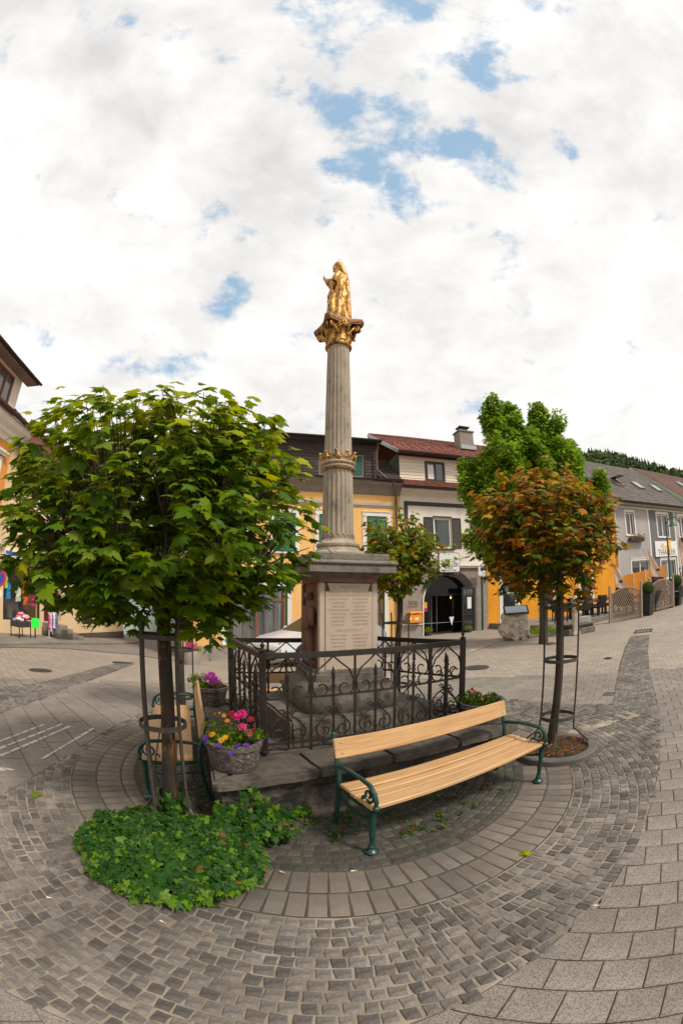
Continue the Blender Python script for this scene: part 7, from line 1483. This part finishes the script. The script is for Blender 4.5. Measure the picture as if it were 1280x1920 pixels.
def chair(loc, rot, label):
    t = thing('rattan_chair', label, 'chair', loc, 'black chairs on the cafe terrace', rot, local=True); MB().bev(-.26, .26, -.26, .26, .36, .45, .02).build('seat', m_wick, t); q = MB(Matrix.Translation((0, .25, .42)) @ Matrix.Rotation(R(-10), 4, 'X')); q.bev(-.27, .27, -.025, .025, 0, .48, .015); q.build('backrest', m_wick, t)
    for s in (-1, 1):
        for y in (-.23, .23): MB().bar((s * .24, y, 0), (s * .24, y, .37), .035).build('leg', m_wick, t)
        q = MB(); q.tube([(s * .27, -.22, .42), (s * .27, -.22, .64), (s * .27, .24, .66)], .022, 6); q.build('armrest', m_steel if s > 0 else m_wick, t)
    return t
tabs = [(10.2, -4.4), (11.6, -4.9), (8.1, -2.6), (6.9, -2.8), (9.6, -2.2)]
for i, (x, y) in enumerate(tabs):
    z = .38 if y > -3.9 else gzs(*at_(MF, x, y, 0)[:2]); table(MF, x, y, z, .85, .75, .74, ('dark table between black chairs left of the lattice', 'dark table with white papers just left of the first lattice panel', 'reddish table on the terrace behind the maple trunk', 'reddish table on the terrace right of the boulder', 'dark table on the terrace near the orange wall')[i], m_table if i in (0, 1, 4) else m_brownf)
    for k, (dx, dy, rr_) in enumerate(((-.75, 0, 90), (.75, 0, -90), (.05, .7, 0), (0, -.72, 180))):
        if i == 1 and k == 1: continue
        p = at_(MF, x + dx, y + dy, z); chair(p, R(rr_ + 12 + (7 * k) % 11 - 4), 'black rattan chair ' + ('left of', 'right of', 'behind', 'in front of')[k] + ' ' + ('the dark table left of the lattice', 'the table with white papers', 'the reddish table behind the maple trunk', 'the reddish table right of the boulder', 'the dark table near the orange wall')[i])
q = MB(MF); z = gzs(*at_(MF, 11.6, -4.9, 0)[:2]) + .742; q.box(11.45, 11.8, -5.1, -4.85, z, z + .012); single('menu_papers', q, m_signw, 'white papers lying on the dark table by the lattice', 'papers', at_(MF, 11.6, -4.9, z))
# free-standing orange menu pennant and beach flags
def flag(x, y, h_, w, label, m_top, m_bot, lean=.0, rot=-20):
    c = gp3(x, y); t = thing('beach_flag', label, 'flag', c, 'advertising flags along the terrace'); M = Matrix.Translation(c) @ Matrix.Rotation(R(rot), 4, 'Z'); MB(M).tube([(0, 0, 0), (lean * .3, 0, h_ * .5), (lean * .6, 0, h_ * .8), (lean - .1, 0, h_)], .015, 6).build('pole', m_zinc, t)
    cols_ = 6; vs = []; rows = 14
    for r in range(rows + 1):
        f = r / rows; z = h_ * (.18 + .80 * f); wd = w * (1 - f) ** .8 * min(1, .55 + f * 2.2) + .02
        for k in range(cols_): g_ = k / (cols_ - 1); vs.append((lean * .6 * f + wd * g_ * 1.0 + .02, .03 * math.sin(g_ * 6 + r * .6), z - .1 * g_))
    q = MB(M); q.add(vs, [(r * cols_ + k, r * cols_ + k + 1, (r + 1) * cols_ + k + 1, (r + 1) * cols_ + k) for r in range(rows) for k in range(cols_ - 1)]); q.m = [1 if i // (cols_ - 1) < 6 else 0 for i in range(len(q.f))]; q.build('cloth', [m_top, m_bot], t); 
    e = MB(M); e.ball((w * .30, -.05, h_ * .62), .075, 8, 6, sc=(1.5, .1, .8)); e.build('emblem', m_dshut, t)
m_fcream = mat('flag_cream', (.72, .52, .34), (.66, .56, .44), rough=.8, scale=3, transl=.2); m_fbrown = mat('flag_brown', (.05, .02, .015), (.12, .07, .05), rough=.8, scale=6, transl=.1); m_fpink = mat('flag_peach', (.75, .42, .28), (.7, .38, .24), rough=.8, scale=3, transl=.2)
flag(12.05, 15.9, 2.45, .95, 'cream and brown advertising flag behind the first lattice panel', m_fcream, m_fbrown)
flag(14.3, 15.6, 2.85, 1.05, 'leaning cream and brown advertising flag between the lattice panels', m_fcream, m_fbrown, lean=-.35)
flag(17.25, 16.2, 3.2, 1.0, 'peach advertising flag at the right edge of the photo', m_fpink, m_fbrown)
t = thing('hanging_pennant', 'orange triangular pennant hanging before the orange house window', 'flag', at_(MF, 5.6, -2.2, 1.2)); q = plate(MF, [(5.45, 2.15), (5.95, 2.15), (5.62, .75)], -2.21, -2.2); q.build('cloth', m_fpink, t); MB(MF).tube([(5.45, -2.2, .38), (5.45, -2.2, 2.2)], .015, 6).build('pole', m_zinc, t)
# orange wind screen
ws = thing('wind_screen', 'orange canvas wind screen in front of the grey house', 'screen', gp3(14.3, 17.4)); A, B = Vector((13.2, 16.9)), Vector((16.9, 17.2)); n_ = 4
for k in range(n_ + 1): p = A.lerp(B, k / n_); MB().tube([gp3(p.x, p.y), (p.x, p.y, 2.12 + .09 * k)], .03, 8).build('post', m_wpipe, ws)
for k in range(n_):
    p, r = A.lerp(B, (k + .02) / n_), A.lerp(B, (k + .98) / n_); q = MB(); cols_ = 6; vs = []
    for j in range(2):
        for i in range(cols_): f = i / (cols_ - 1); c = p.lerp(r, f); vs.append((c.x, c.y + .04 * math.sin(f * PI), (gzs(c.x, c.y) + .12) if j == 0 else 2.05 + .09 * (k + f)))
    q.add(vs, [(i, i + 1, cols_ + i + 1, cols_ + i) for i in range(cols_ - 1)]); q.build('canvas', m_canv, ws)
# lattice panels with arched tops
def lattice(A, B, h_, label):
    A, B = Vector(A), Vector(B); d = (B - A); Ln = d.length; d /= Ln; z0 = min(gzs(*A), gzs(*B)); zA, zB = gzs(*A), gzs(*B); t = thing('lattice_panel', label, 'fence panel', (A.x, A.y, zA), 'arched lattice panels along the terrace'); zf = lambda s: zA + (zB - zA) * s / Ln
    P = lambda s, z, o=0: (A.x + d.x * s - d.y * o, A.y + d.y * s + d.x * o, z + zf(s))
    for s in (0, Ln): MB().bar(P(s, -.05), P(s, h_ + .05), .085).build('post', m_lat, t); q = MB(); q.ball(P(s, h_ + .08), .05, 8, 5); q.build('post_cap', m_zinc, t)
    a, b_ = .08, Ln - .08; mid = (a + b_) / 2; rise = .22; side = h_ - .28; top = lambda s: side + rise * (1 - ((s - mid) / (mid - a)) ** 2)
    fr = MB(); fr.bar(P(a, .08), P(a, side), .05); fr.bar(P(b_, .08), P(b_, side), .05); fr.bar(P(a, .1), P(b_, .1), .05); fr.tube([P(s, top(s)) for s in np.linspace(a, b_, 13)], .032, 6); fr.build('frame', m_lat, t)
    lt = MB(); 
    for sg_ in (1, -1):
        for k in range(-20, 40):
            s0 = a + k * .105; pts = []
            for j in range(61):
                z = .12 + j * .02; s = s0 + sg_ * (z - .12) * .62 if sg_ > 0 else s0 - (z - .12) * .62 + .3
                if a < s < b_ and z < top(s) - .01: pts.append((s, z))
            if len(pts) > 3: lt.bar(P(*pts[0], .008 * sg_), P(*pts[-1], .008 * sg_), .012, .028)
    lt.build('lattice', m_lat, t, kind='stuff')
lattice((10.62, 14.42), (12.02, 13.92), 1.38, 'first arched wooden lattice panel, nearest to the black chairs')
lattice((13.05, 14.5), (14.55, 14.35), 1.38, 'second arched wooden lattice panel, between two black planters')
lattice((15.75, 14.9), (17.3, 15.0), 1.38, 'third arched wooden lattice panel at the right edge of the photo')
def planter(x, y, label):
    c = gp3(x, y); t = thing('tall_planter', label, 'planter', c, 'black planters with box balls'); q = MB(); q.sqlathe([(.17, 0), (.175, .02), (.24, .84), (.24, .88), (.215, .88), (.21, .84)], R(20), c); q.build('pot', m_pot, t); f = MB(); rs = random.Random(int(x * 7)); bc = Vector((c[0], c[1], c[2] + 1.10))
    for _ in range(1500):
        v = Vector((rs.gauss(0, 1), rs.gauss(0, 1), rs.gauss(0, 1))).normalized(); p = bc + v * .29 * rs.uniform(.82, 1.04); u = v.orthogonal().normalized(); w = v.cross(u); s = .028; a = rs.uniform(0, 6.28); u, w = u * math.cos(a) + w * math.sin(a), w * math.cos(a) - u * math.sin(a); f.add([p - u * s, p - w * s * .6 + v * .015, p + u * s, p + w * s * .6 + v * .02], [(0, 1, 2, 3)])
    f.ball(bc, .255, 14, 9); f.build('box_ball', m_box, t)
planter(12.55, 14.05, 'tall black planter with clipped box ball right of the first lattice panel'); planter(15.2, 14.72, 'tall black planter with clipped box ball right of the second lattice panel')
planter(17.7, 15.3, 'tall black planter at the far right, beyond the third lattice panel')
# street lamps with curved arms
def lamp(x, y, z0, h_, label, d=(1, 0)):
    t = thing('street_lamp', label, 'street lamp', (x, y, z0), 'green street lamps'); d = Vector((*d, 0)).normalized(); q = MB(); q.lathe([(.10, 0), (.10, .5), (.07, .55), (.05, .7), (.045, 2.4)], (x, y, z0), 10); q.tube([(x, y, z0 + 2.3), (x, y, z0 + h_ - .5)], [.045, .035], 10); q.build('post', m_poster, t, smooth=True); q = MB(); r = .38
    q.tube([Vector((x, y, z0 + h_ - .5)) + Vector((0, 0, 0)) + d * (r - r * math.cos(a)) + Vector((0, 0, r * 1.15 * math.sin(a))) for a in np.linspace(0, PI * .92, 12)], .028, 8); q.build('arm', m_poster, t, smooth=True)
    e = Vector((x, y, z0 + h_ - .46)) + d * (r * 1.0); q = MB(); q.lathe([(.03, .26), (.06, .20), (.10, .14), (.22, .02), (.24, -.02), (.22, -.02), (.1, .08)], tuple(e), 16); sh = q.build('lamp_shade', m_poster, t, smooth=True); q = MB(); q.ball(e + Vector((0, 0, .02)), .09, 10, 6); q.build('bulb', m_signw, sh); q = MB(); q.tube([e + Vector((0, 0, .24)), e + Vector((0, 0, .40))], .015, 6); q.build('hanger', m_poster, sh)
lx, ly, lz = gp3(14.95, 14.95); lamp(lx, ly, lz, 4.15, 'green street lamp with curved arm before the dark panel of the grey house', (.8, -.6))
lamp(19.9, 18.3, gzs(19.9, 18.3), 4.05, 'second green street lamp with curved arm at the right edge of the photo', (.8, -.6))

# ------------------------------------------------------------------ wooded hill
AZ = [-10, 5, 12, 20, 26, 30, 36, 39, 42.7, 45, 47.9, 55, 65, 80, 95]; EL = [3, 7, 10.5, 14.2, 15.5, 16.2, 15.9, 15.0, 13.8, 12.9, 11.6, 9, 6, 4, 3]
DR = [95, 140, 190, 240, 290, 330, 370, 420]; hv = []; hf = []; na = 70
def hill_z(az, d):
    e = np.interp(az, AZ, EL); zr = 1.65 + 330 * math.tan(R(float(e))); b0 = 1.5; f = (d - 95) / 235; 
    return (b0 + (zr - b0) * (f ** .9) if f <= 1 else zr - (d - 330) * .12) + 4 * mnoise.noise(Vector((az * .12, d * .01, 0))) * min(1, max(0, f * 3)) 
for d in DR:
    for i in range(na + 1): a = -10 + 105 * i / na; hv.append((d * math.sin(R(a)), d * math.cos(R(a)), hill_z(a, d) if d > 96 else -3))
q = MB(); q.add(hv, [(r * (na + 1) + k, r * (na + 1) + k + 1, (r + 1) * (na + 1) + k + 1, (r + 1) * (na + 1) + k) for r in range(len(DR) - 1) for k in range(na)]); q.build('hill', m_hill, kind='structure', smooth=True)
rs = random.Random(3); fo = MB()
for k in range(2300):
    a = rs.uniform(2, 62); d = 330 - 190 * rs.random() ** 1.7 if k > 700 else rs.uniform(318, 345); x, y = d * math.sin(R(a)), d * math.cos(R(a)); z = hill_z(a, d) - .5; h_ = rs.uniform(6.5, 12.5); con = rs.random() < .38 + .35 * (mnoise.noise(Vector((a * .25, d * .02, 5))) > -.1)
    if con:
        n_ = 6; lay_ = 4
        for l in range(lay_):
            zb = z + h_ * (.12 + .22 * l); r = h_ * .19 * (1 - l * .21) * rs.uniform(.85, 1.15); a0 = rs.uniform(0, 6); vs = [(x, y, zb + h_ * .34)] + [(x + r * (1 + .25 * (j % 2)) * math.cos(a0 + 2 * PI * j / n_), y + r * (1 + .25 * (j % 2)) * math.sin(a0 + 2 * PI * j / n_), zb + rs.uniform(-.4, .4)) for j in range(n_)]; fo.add(vs, [(0, 1 + j, 1 + (j + 1) % n_) for j in range(n_)], 0)
    else:
        for j in range(26):
            v = Vector((rs.gauss(0, 1), rs.gauss(0, 1), rs.gauss(0, 1))).normalized(); p = Vector((x, y, z + h_ * .55)) + Vector((v.x * h_ * .3, v.y * h_ * .3, v.z * h_ * .4)) * rs.uniform(.6, 1.05); u = v.orthogonal().normalized() * h_ * .14; w = v.cross(u); fo.add([p - u, p - w + v * .3, p + u, p + w + v * .2], [(0, 1, 2, 3)], 1)
fo.build('forest', [m_forest, m_forest2], kind='stuff')
